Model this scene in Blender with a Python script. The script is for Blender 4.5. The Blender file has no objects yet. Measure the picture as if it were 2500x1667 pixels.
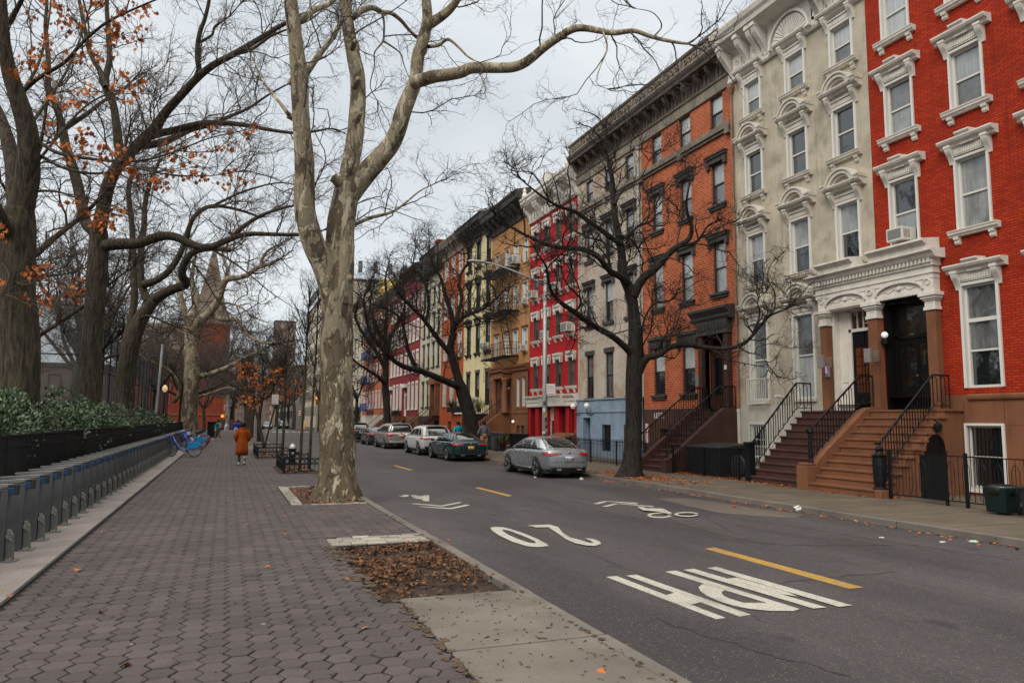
import bpy, bmesh, math, random
import numpy as np
from mathutils import Vector, Matrix, Euler
PI = math.pi
R = math.radians
S = bpy.context.scene
COL = S.collection
rnd = random.Random(7)

# ------------------------------------------------------------------ camera
CAM = Vector((0, 0, 1.8))
YAW, PITCH, ROLL = R(21.118), R(6.167), R(0.487)
FOC = 1790.0 / 2500.0
_F = Vector((math.sin(YAW) * math.cos(PITCH), math.cos(YAW) * math.cos(PITCH), math.sin(PITCH)))
_R0 = Vector((math.cos(YAW), -math.sin(YAW), 0))
_U0 = _R0.cross(_F)
_RT = _R0 * math.cos(ROLL) + _U0 * math.sin(ROLL)
_UP = -_R0 * math.sin(ROLL) + _U0 * math.cos(ROLL)
cd = bpy.data.cameras.new('camera')
cam = bpy.data.objects.new('camera', cd)
COL.objects.link(cam)
cd.sensor_width = 36
cd.lens = FOC * 36
cd.clip_end = 3000
m3 = Matrix((_RT, _UP, -_F)).transposed()
cam.matrix_world = Matrix.Translation(CAM) @ m3.to_4x4()
S.camera = cam

def ray(x, y):
    """direction through a point of the survey photograph measured on a 2352 px wide print"""
    u, v = x / 2352 - .5, (y - 784.2) / 2352
    return _F + _RT * (u / FOC) - _UP * (v / FOC)
def atY(x, y, Y):
    d = ray(x, y); return CAM + d * (Y / d.y)
def atX(x, y, X):
    d = ray(x, y); return CAM + d * (X / d.x)
def atZ(x, y, z=0.):
    d = ray(x, y); return CAM + d * ((z - CAM.z) / d.z)

# ------------------------------------------------------------------ scene graph helpers
def tag(o, label=None, cat=None, group=None, kind=None):
    if label: o['label'] = label
    if cat: o['category'] = cat
    if group: o['group'] = group
    if kind: o['kind'] = kind
    return o
def empty(name, loc=(0, 0, 0), rz=0, label=None, cat=None, group=None):
    o = bpy.data.objects.new(name, None)
    o.empty_display_size = .2
    COL.objects.link(o)
    o.location = loc
    o.rotation_euler = (0, 0, rz)
    return tag(o, label, cat, group)
def link(name, me, parent=None, loc=(0, 0, 0), rz=0):
    o = bpy.data.objects.new(name, me)
    COL.objects.link(o)
    o.location = loc
    o.rotation_euler = (0, 0, rz)
    if parent is not None: o.parent = parent
    return o
def copy_tree(o, parent=None):
    c = o.copy(); COL.objects.link(c)
    if parent is not None: c.parent = parent
    for ch in list(o.children): copy_tree(ch, c)
    return c

class MB:
    """collects faces; build() makes them one mesh"""
    def __init__(s): s.v = []; s.f = []; s.m = []; s.mi = 0; s.sm = []; s.smooth = False
    def add(s, vs, fs, mi=None):
        b = len(s.v); s.v += [tuple(p) for p in vs]
        for f in fs:
            s.f.append([b + i for i in f]); s.m.append(s.mi if mi is None else mi); s.sm.append(s.smooth)
        return s
    def box(s, x0, x1, y0, y1, z0, z1, mi=None):
        if x0 > x1: x0, x1 = x1, x0
        if y0 > y1: y0, y1 = y1, y0
        if z0 > z1: z0, z1 = z1, z0
        return s.add([(x0,y0,z0),(x1,y0,z0),(x1,y1,z0),(x0,y1,z0),(x0,y0,z1),(x1,y0,z1),(x1,y1,z1),(x0,y1,z1)],
              [(3,2,1,0),(4,5,6,7),(0,1,5,4),(1,2,6,5),(2,3,7,6),(3,0,4,7)], mi)
    def bar(s, a, b, w, h=None, mi=None, up=(0,0,1)):
        """box section bar from a to b"""
        a, b = Vector(a), Vector(b); d = (b - a)
        if d.length < 1e-6: return s
        d.normalize(); h = w if h is None else h
        u = Vector(up); sd = d.cross(u)
        if sd.length < 1e-3: u = Vector((0,1,0)); sd = d.cross(u)
        sd.normalize(); u = sd.cross(d)
        c = [(-w/2,-h/2),(w/2,-h/2),(w/2,h/2),(-w/2,h/2)]
        vs = [a + sd*p + u*q for p, q in c] + [b + sd*p + u*q for p, q in c]
        return s.add(vs, [(3,2,1,0),(4,5,6,7),(0,1,5,4),(1,2,6,5),(2,3,7,6),(3,0,4,7)], mi)
    def tube(s, pts, r, n=8, mi=None, cap=True):
        pts = [Vector(p) for p in pts]; k = len(pts)
        rs = r if isinstance(r, (list, tuple)) else [r] * k
        vs = []; prev = None
        for i, p in enumerate(pts):
            t = (pts[min(i+1, k-1)] - pts[max(i-1, 0)])
            if t.length < 1e-9: t = Vector((0,0,1))
            t.normalize()
            if prev is None:
                a = Vector((0,0,1)) if abs(t.z) < .9 else Vector((1,0,0))
                u = t.cross(a).normalized()
            else:
                u = (prev - t * prev.dot(t))
                u = u.normalized() if u.length > 1e-6 else t.orthogonal().normalized()
            prev = u; w = t.cross(u)
            for j in range(n):
                an = 2*PI*j/n; vs.append(p + (u*math.cos(an) + w*math.sin(an)) * rs[i])
        fs = [(i*n+j, i*n+(j+1)%n, (i+1)*n+(j+1)%n, (i+1)*n+j) for i in range(k-1) for j in range(n)]
        if cap: fs += [tuple(range(n))[::-1], tuple((k-1)*n+j for j in range(n))]
        return s.add(vs, fs, mi)
    def lathe(s, prof, n=16, c=(0,0,0), axis='z', mi=None):
        vs = []
        for r, h in prof:
            for j in range(n):
                a = 2*PI*j/n; p, q = r*math.cos(a), r*math.sin(a)
                vs.append((c[0]+p, c[1]+q, c[2]+h) if axis == 'z' else (c[0]+h, c[1]+p, c[2]+q) if axis == 'x' else (c[0]+q, c[1]+h, c[2]+p))
        k = len(prof)
        fs = [(i*n+j, i*n+(j+1)%n, (i+1)*n+(j+1)%n, (i+1)*n+j) for i in range(k-1) for j in range(n)]
        fs += [tuple(range(n))[::-1], tuple((k-1)*n+j for j in range(n))]
        return s.add(vs, fs, mi)
    def prism(s, poly, a, b, axis='x', mi=None):
        """poly of 2-D points extruded along axis from a to b. x: (y,z)  y: (x,z)  z: (x,y)"""
        n = len(poly)
        mk = {'x': lambda p, t: (t, p[0], p[1]), 'y': lambda p, t: (p[0], t, p[1]), 'z': lambda p, t: (p[0], p[1], t)}[axis]
        vs = [mk(p, a) for p in poly] + [mk(p, b) for p in poly]
        fs = [tuple(range(n))[::-1], tuple(range(n, 2*n))] + [(i, (i+1)%n, n+(i+1)%n, n+i) for i in range(n)]
        return s.add(vs, fs, mi)
    def mesh(s, name, mats, bevel=0):
        me = bpy.data.meshes.new(name)
        me.from_pydata(s.v, [], s.f)
        for m in (mats if isinstance(mats, (list, tuple)) else [mats]): me.materials.append(m)
        me.polygons.foreach_set('material_index', s.m)
        me.polygons.foreach_set('use_smooth', s.sm)
        bm = bmesh.new(); bm.from_mesh(me); bmesh.ops.recalc_face_normals(bm, faces=bm.faces)
        if bevel:
            es = [e for e in bm.edges if len(e.link_faces) == 2 and e.calc_face_angle(0) > .5]
            try: bmesh.ops.bevel(bm, geom=es, offset=bevel, segments=2, profile=.6, affect='EDGES', clamp_overlap=True)
            except Exception: pass
        bm.to_mesh(me); bm.free(); me.update()
        return me
    def build(s, name, mats, parent=None, loc=(0,0,0), rz=0, bevel=0, sub=0):
        o = link(name, s.mesh(name, mats, bevel), parent, loc, rz)
        if sub:
            md = o.modifiers.new('smooth', 'SUBSURF'); md.levels = md.render_levels = sub
        return o

def cr(pts, n):
    """Catmull-Rom through pts, n samples"""
    P = np.array(pts, float); P = np.vstack([2*P[0]-P[1], P, 2*P[-1]-P[-2]]); k = len(P)-3
    t = np.linspace(0, k-1e-6, n); i = t.astype(int); f = (t-i)[:, None]
    a, b, c, d = P[i], P[i+1], P[i+2], P[i+3]
    return .5*((2*b)+(c-a)*f+(2*a-5*b+4*c-d)*f**2+(3*b-a-3*c+d)*f**3)
_mc = {}
def cached(key, fn):
    if key not in _mc: _mc[key] = fn()
    return _mc[key]
# ------------------------------------------------------------------ materials
def newmat(name):
    m = bpy.data.materials.new(name); m.use_nodes = True
    nt = m.node_tree; nt.nodes.clear()
    out = nt.nodes.new('ShaderNodeOutputMaterial'); bs = nt.nodes.new('ShaderNodeBsdfPrincipled')
    nt.links.new(bs.outputs[0], out.inputs[0])
    return m, nt, bs
class NT:
    def __init__(s, nt): s.nt = nt
    def n(s, typ, **kw):
        nd = s.nt.nodes.new('ShaderNode' + typ)
        for k, v in kw.items():
            if k in nd.inputs.keys() if isinstance(k, str) else False: nd.inputs[k].default_value = v
            else: setattr(nd, k, v)
        return nd
    def l(s, a, b): s.nt.links.new(a, b); return s
    def obj(s, scale=(1,1,1), loc=(0,0,0)):
        tc = s.n('TexCoord'); mp = s.n('Mapping')
        mp.inputs['Scale'].default_value = scale; mp.inputs['Location'].default_value = loc
        s.l(tc.outputs['Object'], mp.inputs[0]); return mp.outputs[0]
    def noise(s, vec, scale, det=4, rough=.55, dist=0):
        nd = s.n('TexNoise'); nd.inputs['Scale'].default_value = scale; nd.inputs['Detail'].default_value = det
        nd.inputs['Roughness'].default_value = rough; nd.inputs['Distortion'].default_value = dist
        s.l(vec, nd.inputs['Vector']); return nd.outputs['Fac']
    def ramp(s, fac, stops, interp='LINEAR'):
        nd = s.n('ValToRGB'); cr = nd.color_ramp; cr.interpolation = interp
        while len(cr.elements) < len(stops): cr.elements.new(.5)
        for e, (p, c) in zip(cr.elements, stops):
            e.position = p; e.color = tuple(c) + (1,) if hasattr(c, '__len__') else (c, c, c, 1)
        s.l(fac, nd.inputs[0]); return nd.outputs[0]
    def mix(s, fac, a, b, mode='MIX'):
        nd = s.n('Mix', data_type='RGBA', blend_type=mode)
        for i, v in ((0, fac), (6, a), (7, b)):
            if hasattr(v, 'is_linked') or hasattr(v, 'links'): s.l(v, nd.inputs[i])
            else: nd.inputs[i].default_value = v if i == 0 else tuple(v) + (1,) if len(v) == 3 else v
        return nd.outputs[2]
    def math(s, op, a, b=0.):
        nd = s.n('Math', operation=op)
        for i, v in ((0, a), (1, b)):
            if hasattr(v, 'links'): s.l(v, nd.inputs[i])
            else: nd.inputs[i].default_value = v
        return nd.outputs[0]
    def bump(s, h, strength, dist, bs):
        b = s.n('Bump'); b.inputs['Strength'].default_value = strength; b.inputs['Distance'].default_value = dist
        s.l(h, b.inputs['Height']); s.l(b.outputs[0], bs.inputs['Normal'])
def shade(c, k): return tuple(max(0, min(1, x*k)) for x in c)
def surf(name, c, rough=.8, var=.22, vs=2.5, bump=.15, bs=60, metal=0, spec=.35, c2=None, c2s=1.2, c2t=(.5,.7), streak=0, coat=0):
    """painted / stone / metal surface: base colour, mottling, optional second colour in patches, streaks down z"""
    m, nt, b = newmat(name); N = NT(nt); v = N.obj()
    col = N.mix(N.ramp(N.noise(v, vs, 5), [(.3, 0), (.7, 1)]), shade(c, 1-var), shade(c, 1+var))
    if c2: col = N.mix(N.ramp(N.noise(v, c2s, 6, .65), [(c2t[0], 0), (c2t[1], 1)]), col, c2)
    if streak:
        f = N.ramp(N.noise(N.obj((4, 4, .35)), 1.6, 5, .6), [(.52, 0), (.75, streak)])
        col = N.mix(f, col, shade(c, .45))
    N.l(col, b.inputs['Base Color'])
    b.inputs['Roughness'].default_value = rough; b.inputs['Metallic'].default_value = metal
    b.inputs['Specular IOR Level'].default_value = spec
    b.inputs['Coat Weight'].default_value = coat; b.inputs['Coat Roughness'].default_value = .04
    if bump: N.bump(N.noise(v, bs, 4), bump, .01, b)
    return m
def plain(name, c, rough=.6, metal=0, spec=.5, emit=None, es=1, coat=0):
    m, nt, b = newmat(name)
    b.inputs['Base Color'].default_value = tuple(c) + (1,); b.inputs['Roughness'].default_value = rough
    b.inputs['Metallic'].default_value = metal; b.inputs['Specular IOR Level'].default_value = spec
    b.inputs['Coat Weight'].default_value = coat; b.inputs['Coat Roughness'].default_value = .03
    if emit: b.inputs['Emission Color'].default_value = tuple(emit) + (1,); b.inputs['Emission Strength'].default_value = es
    return m
def brick(name, c1, c2, mortar, bw=.21, bh=.069, ms=.011, dirt=.3, rough=.85, patch=None):
    m, nt, b = newmat(name); N = NT(nt)
    tc = N.n('TexCoord'); sp = N.n('SeparateXYZ'); N.l(tc.outputs['Object'], sp.inputs[0])
    cb = N.n('CombineXYZ'); N.l(N.math('ADD', sp.outputs[1], sp.outputs[0]), cb.inputs[0]); N.l(sp.outputs[2], cb.inputs[1])
    br = N.n('TexBrick'); N.l(cb.outputs[0], br.inputs['Vector'])
    br.inputs['Color1'].default_value = tuple(c1)+(1,); br.inputs['Color2'].default_value = tuple(c2)+(1,); br.inputs['Mortar'].default_value = tuple(mortar)+(1,)
    br.inputs['Scale'].default_value = 1; br.inputs['Mortar Size'].default_value = ms; br.inputs['Mortar Smooth'].default_value = .3
    br.inputs['Brick Width'].default_value = bw; br.inputs['Row Height'].default_value = bh; br.inputs['Bias'].default_value = -.1
    col = N.mix(N.ramp(N.noise(N.obj(), .9, 6, .62), [(.42, 0), (.72, dirt)]), br.outputs['Color'], shade(c1, .35))
    if patch: col = N.mix(N.ramp(N.noise(N.obj(loc=(3,7,1)), .55, 7, .68), [(.53, 0), (.63, .85)]), col, patch)
    col = N.mix(N.ramp(N.noise(N.obj((3,3,.3), (2,1,4)), 1.5, 5), [(.55, 0), (.8, dirt)]), col, shade(c2, .4))
    N.l(col, b.inputs['Base Color']); b.inputs['Roughness'].default_value = rough; b.inputs['Specular IOR Level'].default_value = .2
    N.bump(N.math('SUBTRACT', 1., br.outputs['Fac']), .5, .008, b)
    return m
def glass(name, c, rough=.04, spec=1., var=None):
    m, nt, b = newmat(name); N = NT(nt)
    if var:
        v = N.obj((1, 1, 1)); col = N.mix(N.ramp(N.noise(v, 1.3, 3), [(.4, 0), (.62, 1)]), c, var)
        col = N.mix(N.ramp(N.noise(N.obj((1, 16, .5)), 1.4, 3), [(.4, .45), (.6, 0)]), col, shade(c, .45)); N.l(col, b.inputs['Base Color'])
    else: b.inputs['Base Color'].default_value = tuple(c)+(1,)
    b.inputs['Roughness'].default_value = rough; b.inputs['Specular IOR Level'].default_value = spec; b.inputs['IOR'].default_value = 1.75
    N.bump(N.noise(N.obj(), 1.7, 2), .09, .06, b)
    return m

# ------------------------------------------------------------------ sky and light
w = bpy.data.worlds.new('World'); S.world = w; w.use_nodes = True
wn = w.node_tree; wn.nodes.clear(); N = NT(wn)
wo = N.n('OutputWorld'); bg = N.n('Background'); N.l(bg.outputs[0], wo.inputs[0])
sky = N.n('TexSky', sky_type='NISHITA', sun_disc=False)
SUND = Vector((.62, .42, -.66)).normalized()
sky.sun_elevation = math.asin(-SUND.z); sky.sun_rotation = math.atan2(-SUND.x, -SUND.y)
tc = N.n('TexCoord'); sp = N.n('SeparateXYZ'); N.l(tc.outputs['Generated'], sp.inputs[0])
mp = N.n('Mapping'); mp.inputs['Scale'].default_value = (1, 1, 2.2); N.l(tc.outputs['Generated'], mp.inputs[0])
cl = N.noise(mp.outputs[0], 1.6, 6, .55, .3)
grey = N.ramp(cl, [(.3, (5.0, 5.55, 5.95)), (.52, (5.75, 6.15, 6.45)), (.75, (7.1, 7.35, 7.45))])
el = N.ramp(sp.outputs[2], [(0., (1,.99,.98)), (.16, 1.), (.34, .93), (.5, 1.), (.68, (1.9, 1.78, 1.62)), (1., (3.1, 2.8, 2.45))])  # unseen sky towards the zenith brightened and warmed to light the scene
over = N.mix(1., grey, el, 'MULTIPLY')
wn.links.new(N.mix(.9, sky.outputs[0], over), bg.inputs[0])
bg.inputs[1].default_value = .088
sl = bpy.data.lights.new('sun', 'SUN'); sl.energy = 1.5; sl.angle = R(35); sl.color = (1, .93, .83)
so = bpy.data.objects.new('sun', sl); COL.objects.link(so); so.location = (-20, -20, 40)
so.rotation_euler = SUND.to_track_quat('-Z', 'Y').to_euler()
S.view_settings.view_transform = 'Standard'; S.view_settings.look = 'None'; S.view_settings.exposure = .60; S.view_settings.gamma = 1
S.cycles.max_bounces = 5; S.cycles.diffuse_bounces = 3; S.cycles.glossy_bounces = 3; S.cycles.transparent_max_bounces = 4
S.cycles.use_denoising = True; S.cycles.caustics_reflective = False; S.cycles.caustics_refractive = False
try: S.cycles.use_adaptive_sampling = True; S.cycles.adaptive_threshold = .02
except Exception: pass
# ------------------------------------------------------------------ ground, road, pavements
KL, KR, XF = 3.12, 11.95, 18.2          # kerb lines and facade line
ZR, ZP = -.15, -.03                     # road and far pavement heights
def structure(o): o['kind'] = 'structure'; return o
def asphalt(name, base, speck=1.):
    m, nt, b = newmat(name); N = NT(nt); v = N.obj()
    big = N.noise(N.obj((.55, .10, 1)), 1.1, 6, .62); fine = N.noise(v, 70, 4, .8); mid = N.noise(v, 6, 6, .75)
    col = N.mix(N.ramp(big, [(.34, 0), (.66, 1)]), shade(base, .70), shade(base, 1.28))
    col = N.mix(N.ramp(mid, [(.35, .35), (.52, 0)]), col, shade(base, .6))
    col = N.mix(N.ramp(N.noise(N.obj((1,.35,1),(3,2,0)), .33, 6, .65), [(.5, 0), (.6, .6)]), col, shade(base, .55))
    col = N.mix(N.ramp(N.noise(N.obj((1,.2,1),(7,5,0)), .55, 6, .65), [(.56, 0), (.68, .5)]), col, shade(base, 1.55))
    col = N.mix(N.ramp(fine, [(.36, .8*speck), (.5, 0)]), col, shade(base, .3))
    col = N.mix(N.ramp(fine, [(.56, 0), (.68, .6*speck)]), col, shade(base, 2.3))
    vo = N.n('TexVoronoi'); vo.inputs['Scale'].default_value = 42; N.l(v, vo.inputs['Vector'])
    hit = N.math('LESS_THAN', vo.outputs['Distance'], .24)
    sel = N.math('GREATER_THAN', N.ramp(vo.outputs['Color'], [(0, 0), (1, 1)]), .70)
    col = N.mix(N.math('MULTIPLY', N.math('MULTIPLY', hit, sel), .7*speck), col, (.30, .27, .25))
    vd = N.n('TexVoronoi'); vd.inputs['Scale'].default_value = .9; N.l(N.obj((1, .6, 1)), vd.inputs['Vector'])
    drip = N.math('MULTIPLY', N.ramp(vd.outputs['Distance'], [(.05, .6), (.13, 0)]), N.math('GREATER_THAN', N.ramp(vd.outputs['Color'], [(0, 0), (1, 1)]), .62))
    col = N.mix(drip, col, shade(base, .35))
    N.l(col, b.inputs['Base Color'])
    N.l(N.ramp(big, [(.3, .62), (.7, .85)]), b.inputs['Roughness']); b.inputs['Specular IOR Level'].default_value = .25
    N.bump(fine, .8, .012, b)
    return m
ROADC = (.065, .056, .058)
M_road = asphalt('asphalt', ROADC)
def concrete(name, base, joint=None, dirt=(.06,.045,.03), stain=.6):
    m, nt, b = newmat(name); N = NT(nt); v = N.obj()
    col = N.mix(N.ramp(N.noise(v, 1.1, 6, .62), [(.35, 0), (.68, 1)]), shade(base, .78), shade(base, 1.18))
    col = N.mix(N.ramp(N.noise(v, 60, 3, .7), [(.36, .35), (.5, 0)]), col, shade(base, .5))
    col = N.mix(N.ramp(N.noise(N.obj(loc=(5,2,0)), .6, 7, .7), [(.53, 0), (.72, stain)]), col, dirt)
    N.l(col, b.inputs['Base Color']); b.inputs['Roughness'].default_value = .85; b.inputs['Specular IOR Level'].default_value = .3
    N.bump(N.noise(v, 80, 4), .25, .006, b)
    return m
M_conc = concrete('concrete', (.15, .128, .108))
M_conc2 = concrete('old_concrete', (.115, .09, .067), stain=.75)
M_kerb = concrete('granite', (.15, .132, .115), stain=.7)
M_soil = surf('soil', (.035, .022, .015), .95, .5, 9, .8, 45)
def island(name, base, var=.22, warm=(.9, 1.05, 1.1)):
    m, nt, b = newmat(name); N = NT(nt); v = N.obj(); g = N.n('NewGeometry')
    col = N.mix(g.outputs['Random Per Island'], shade(base, 1-var), shade(base, 1+var))
    col = N.mix(N.ramp(N.noise(N.obj(loc=(1,4,0)), .5, 6, .65), [(.42, 0), (.7, .55)]), col, shade(base, .55))
    col = N.mix(N.ramp(N.noise(v, 120, 3, .7), [(.38, .6), (.52, 0)]), col, shade(base, .5))
    col = N.mix(N.ramp(N.noise(v, 90, 3, .6), [(.6, 0), (.68, .6)]), col, shade(base, 2.2))
    col = N.mix(N.ramp(N.noise(N.obj(loc=(6,1,0)), 1.7, 6, .7), [(.57, 0), (.66, .55)]), col, shade(base, .45))
    vg = N.n('TexVoronoi'); vg.inputs['Scale'].default_value = 2.2; N.l(v, vg.inputs['Vector'])
    col = N.mix(N.math('MULTIPLY', N.math('LESS_THAN', vg.outputs['Distance'], .05), N.math('GREATER_THAN', N.ramp(vg.outputs['Color'], [(0,0),(1,1)]), .55)), col, shade(base, 2.6))
    N.l(col, b.inputs['Base Color']); b.inputs['Roughness'].default_value = .8; b.inputs['Specular IOR Level'].default_value = .2
    N.bump(N.noise(v, 110, 3, .7), .5, .004, b)
    return m
M_paver = island('asphalt_paver', (.087, .071, .070), .2)
M_cobble = island('cobble', (.3, .265, .225), .35)
M_joint = surf('joint_dirt', (.010, .008, .007), .95, .5, 5, .5, 80)

def sheet(name, x0, x1, y0, y1, z, m, n=1):
    b = MB(); b.add([(x0,y0,z),(x1,y0,z),(x1,y1,z),(x0,y1,z)], [(0,1,2,3)])
    return structure(b.build(name, m))
sheet('ground', -600, 600, -60, 1500, -.2, surf('ground_earth', (.07, .06, .05), .95, .3, .3, 0))
AV0, AV1 = 117., 137.                    # the avenue that crosses
sheet('road', KL, KR, -30, AV0, ZR, M_road)
sheet('avenue', -300, 300, AV0, AV1, ZR, M_road)
sheet('far_road', 1.5, 11.5, AV1, 700, ZR, M_road)
# sidewalk base, pits left open
PITS = [(1.52, KL-.02, 7.55, 10.95), (1.55, KL-.02, 16.4, 20.6)]
b = MB()
zb = -.014
def strip_holes(b, x0, x1, y0, y1, holes, z):
    ys = sorted({y0, y1, *[h[2] for h in holes], *[h[3] for h in holes]}); xs = sorted({x0, x1, *[h[0] for h in holes], *[h[1] for h in holes]})
    for i in range(len(xs)-1):
        for j in range(len(ys)-1):
            cx, cy = (xs[i]+xs[i+1])/2, (ys[j]+ys[j+1])/2
            if any(h[0] < cx < h[1] and h[2] < cy < h[3] for h in holes): continue
            b.add([(xs[i],ys[j],z),(xs[i+1],ys[j],z),(xs[i+1],ys[j+1],z),(xs[i],ys[j+1],z)], [(0,1,2,3)])
strip_holes(b, -1.93, KL-.14, -8, AV0-1, PITS, zb)
structure(b.build('sidewalk_bed', M_joint))
for x0, x1, y0, y1 in PITS:
    pass
sheet('tree_pit_soil', 1.4, KL-.1, 7.4, 11.1, -.075, M_soil)
sheet('tree_pit_earth', 1.4, KL-.1, 16.2, 20.8, -.03, surf('leafy_soil', (.06, .03, .018), .95, .5, 14, .8, 50))
# hexagonal asphalt pavers, each its own little block
b = MB(); rg = random.Random(3)
HX, HY = .178, .206
def blocked(x, y):
    if x > 1.66 and y < 7.75: return True
    if x > 1.46 and 7.4 < y < 11.72: return True
    if x > 1.38 and 16.3 < y < 20.75: return True
    return not (-1.88 < x < KL-.2)
PAVE_END = 58.
for i in range(-11, 19):
    x = i*HX*1.0
    for j in range(6, int(PAVE_END/HY)):
        y = j*HY + (HY/2 if i % 2 else 0)
        if blocked(x, y): continue
        r = .1175; g = .0125 if x < 1.4 else .008
        dz = rg.gauss(0, .0016); tx, ty = rg.gauss(0, .006), rg.gauss(0, .006)
        dx, dy, da = rg.gauss(0, .0016), rg.gauss(0, .0016), rg.gauss(0, .008)
        o = []
        for k in range(6):
            a = k*PI/3 + da
            o.append((math.cos(a), math.sin(a)))
        z0 = dz
        lo = [(x+dx+c*(r-g*.6), y+dy+s*(r-g*.6), -.02) for c, s in o]
        md = [(x+dx+c*(r-g*.6), y+dy+s*(r-g*.6), z0-.006+(c*tx+s*ty)*r) for c, s in o]
        hi = [(x+dx+c*(r-g*.6-.007), y+dy+s*(r-g*.6-.007), z0+(c*tx+s*ty)*r) for c, s in o]
        fs = [tuple(range(12, 18))] + [(k, (k+1)%6, 6+(k+1)%6, 6+k) for k in range(6)] + [(6+k, 6+(k+1)%6, 12+(k+1)%6, 12+k) for k in range(6)]
        b.add(lo+md+hi, fs)
structure(b.build('sidewalk', M_paver))
sheet('sidewalk_far', -1.93, KL-.14, PAVE_END-.1, AV0-1, -.004, M_paver)
sheet('corner_pavement', -40, KL-.14, AV0-1, AV0, -.008, M_conc)
# concrete slabs by the near pit
for k, (y0, y1) in enumerate([(.4, 2.35), (2.37, 4.02), (4.04, 5.72), (5.74, 7.53)]):
    b = MB(); b.box(1.72, KL-.16, y0, y1, -.1, .004 + .002*(k % 2)); structure(b.build('concrete_slab', M_conc, bevel=.008))
# granite kerbs
def kerb(name, x0, x1, y0, y1, zt, m, seg=1.9, jit=.006):
    b = MB(); y = y0
    while y < y1:
        l = seg*rg.uniform(.8, 1.2); j = rg.gauss(0, jit); z = zt + rg.gauss(0, jit*.6)
        b.box(x0+j, x1+j, y+.004, min(y+l, y1)-.004, -.3, z); y += l
    return structure(b.build(name, m, bevel=.012))
kerb('kerb', KL-.15, KL+.0, .2, AV0-1, .0, M_kerb)
kerb('kerb', KR, KR+.16, 1, AV0-1, ZP+.002, M_kerb)
sheet('far_pavement', KR+.16, XF+.02, 1, AV0-1, ZP, M_conc2)
b = MB()                                  # control joints, shallow dark gaps
for y in np.arange(5, 60, 1.55): b.box(KR+.2, XF-2.9, y, y+.012, ZP-.01, ZP+.0015)
structure(b.build('pavement_joints', M_joint))
for x0, x1 in ((-60, 1.2), (11.8, 200)): sheet('corner_block', x0, x1, AV1, 400, -.02, M_conc2)
# bicycle dock strip, with panels
M_strip = concrete('strip_concrete', (.235,.205,.19), stain=.35)
b = MB(); y = 3.
while y < 66:
    b.box(-2.98, -1.955, y, y+1.9, -.05, .012+rg.gauss(0,.001)); y += 1.905
structure(b.build('dock_strip', M_strip, bevel=.004))
b = MB(); b.box(-1.955, -1.925, 3, 66, -.05, .006)
structure(b.build('strip_edging', surf('steel_edge', (.03,.03,.03), .5)))
# cobble bands
b = MB()
def cob(x0, x1, y0, y1, cw=.115, cl=.16, rows_y=True):
    y = y0; r = 0
    while y < y1-.03:
        h = cw*rg.uniform(.85, 1.15); x = x0 - (cl*.5 if r % 2 else 0)
        while x < x1:
            l = cl*rg.uniform(.75, 1.3)
            xa, xb = max(x, x0), min(x+l, x1)
            if xb - xa > .04: b.box(xa+.007, xb-.007, y+.007, min(y+h, y1)-.007, -.06, .006+rg.gauss(0, .006))
            x += l
        y += h; r += 1
cob(1.48, KL-.16, 10.98, 11.66, .17, .24)
cob(1.36, 1.6, 16.35, 20.7); cob(1.6, KL-.16, 16.2, 16.36); cob(1.6, 2.2, 20.55, 20.72)
structure(b.build('cobble_edging', M_cobble, bevel=.012))
# park soil left of the strip
sheet('park_ground', -200, -2.98, -10, AV0-1, -.01, surf('park_earth', (.075, .06, .05), .95, .4, 3, .5, 40))

# ------------------------------------------------------------------ painted markings, set out from the survey prints
def paintmat(name, c):
    m, nt, b = newmat(name); N = NT(nt); v = N.obj()
    col = N.mix(N.ramp(N.noise(v, 7, 6, .7), [(.35, .0), (.7, 1)]), shade(c, .78), c)
    col = N.mix(N.ramp(N.noise(v, 42, 5, .75), [(.52, 0), (.62, .85)]), col, ROADC)
    col = N.mix(N.ramp(N.noise(N.obj((1,.4,1)), 2.3, 6, .7), [(.52, 0), (.7, .6)]), col, shade(ROADC, 1.6))
    N.l(col, b.inputs['Base Color']); b.inputs['Roughness'].default_value = .6
    N.bump(N.noise(v, 95, 3), .3, .004, b)
    return m
M_white = paintmat('road_white', (.52, .49, .42)); M_yellow = paintmat('road_yellow', (.47, .26, .035))
def g8(x, y): return atZ((1400+x/2.765)*.9408, (1100+y/2.765)*.9408, ZR)
def g7(x, y): return atZ((600+x/2.765)*.9408, (1100+y/2.765)*.9408, ZR)
def g6(x, y): return atZ((800+x/4.48)*.9408, (950+y/4.48)*.9408, ZR)
def gd(x, y): return atZ(x, y, ZR)
def paint(name, polys, fn, m, lift=.004):
    b = MB()
    for i, p in enumerate(polys):
        vs = [fn(*q) for q in p]; z = ZR + lift + .0008*i
        b.add([(v.x, v.y, z) for v in vs], [tuple(range(len(vs)))])
    return structure(b.build(name, m))
def arcpts(c, rx, ry, a0, a1, n=14): return [(c[0]+rx*math.cos(R(a0+(a1-a0)*i/n)), c[1]+ry*math.sin(R(a0+(a1-a0)*i/n))) for i in range(n+1)]
H = [[(220,852),(292,846),(1028,1128),(965,1138)], [(355,843),(425,837),(1200,1108),(1122,1120)], [(598,984),(700,955),(880,1018),(770,1046)]]
Pp = [[(618,818),(690,810),(1528,1070),(1485,1085)],
      [(900,898),(865,905),(845,925),(858,950),(1005,972),(1000,955),(1022,944),(950,920)],
      [(858,950),(900,982),(985,1020),(1060,1003),(1018,985),(1005,972)], [(985,1020),(1080,1050),(1200,1073),(1262,1030),(1150,1030),(1060,1003)], [(1200,1073),(1330,1085),(1485,1086),(1420,1040),(1262,1030)]]
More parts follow.
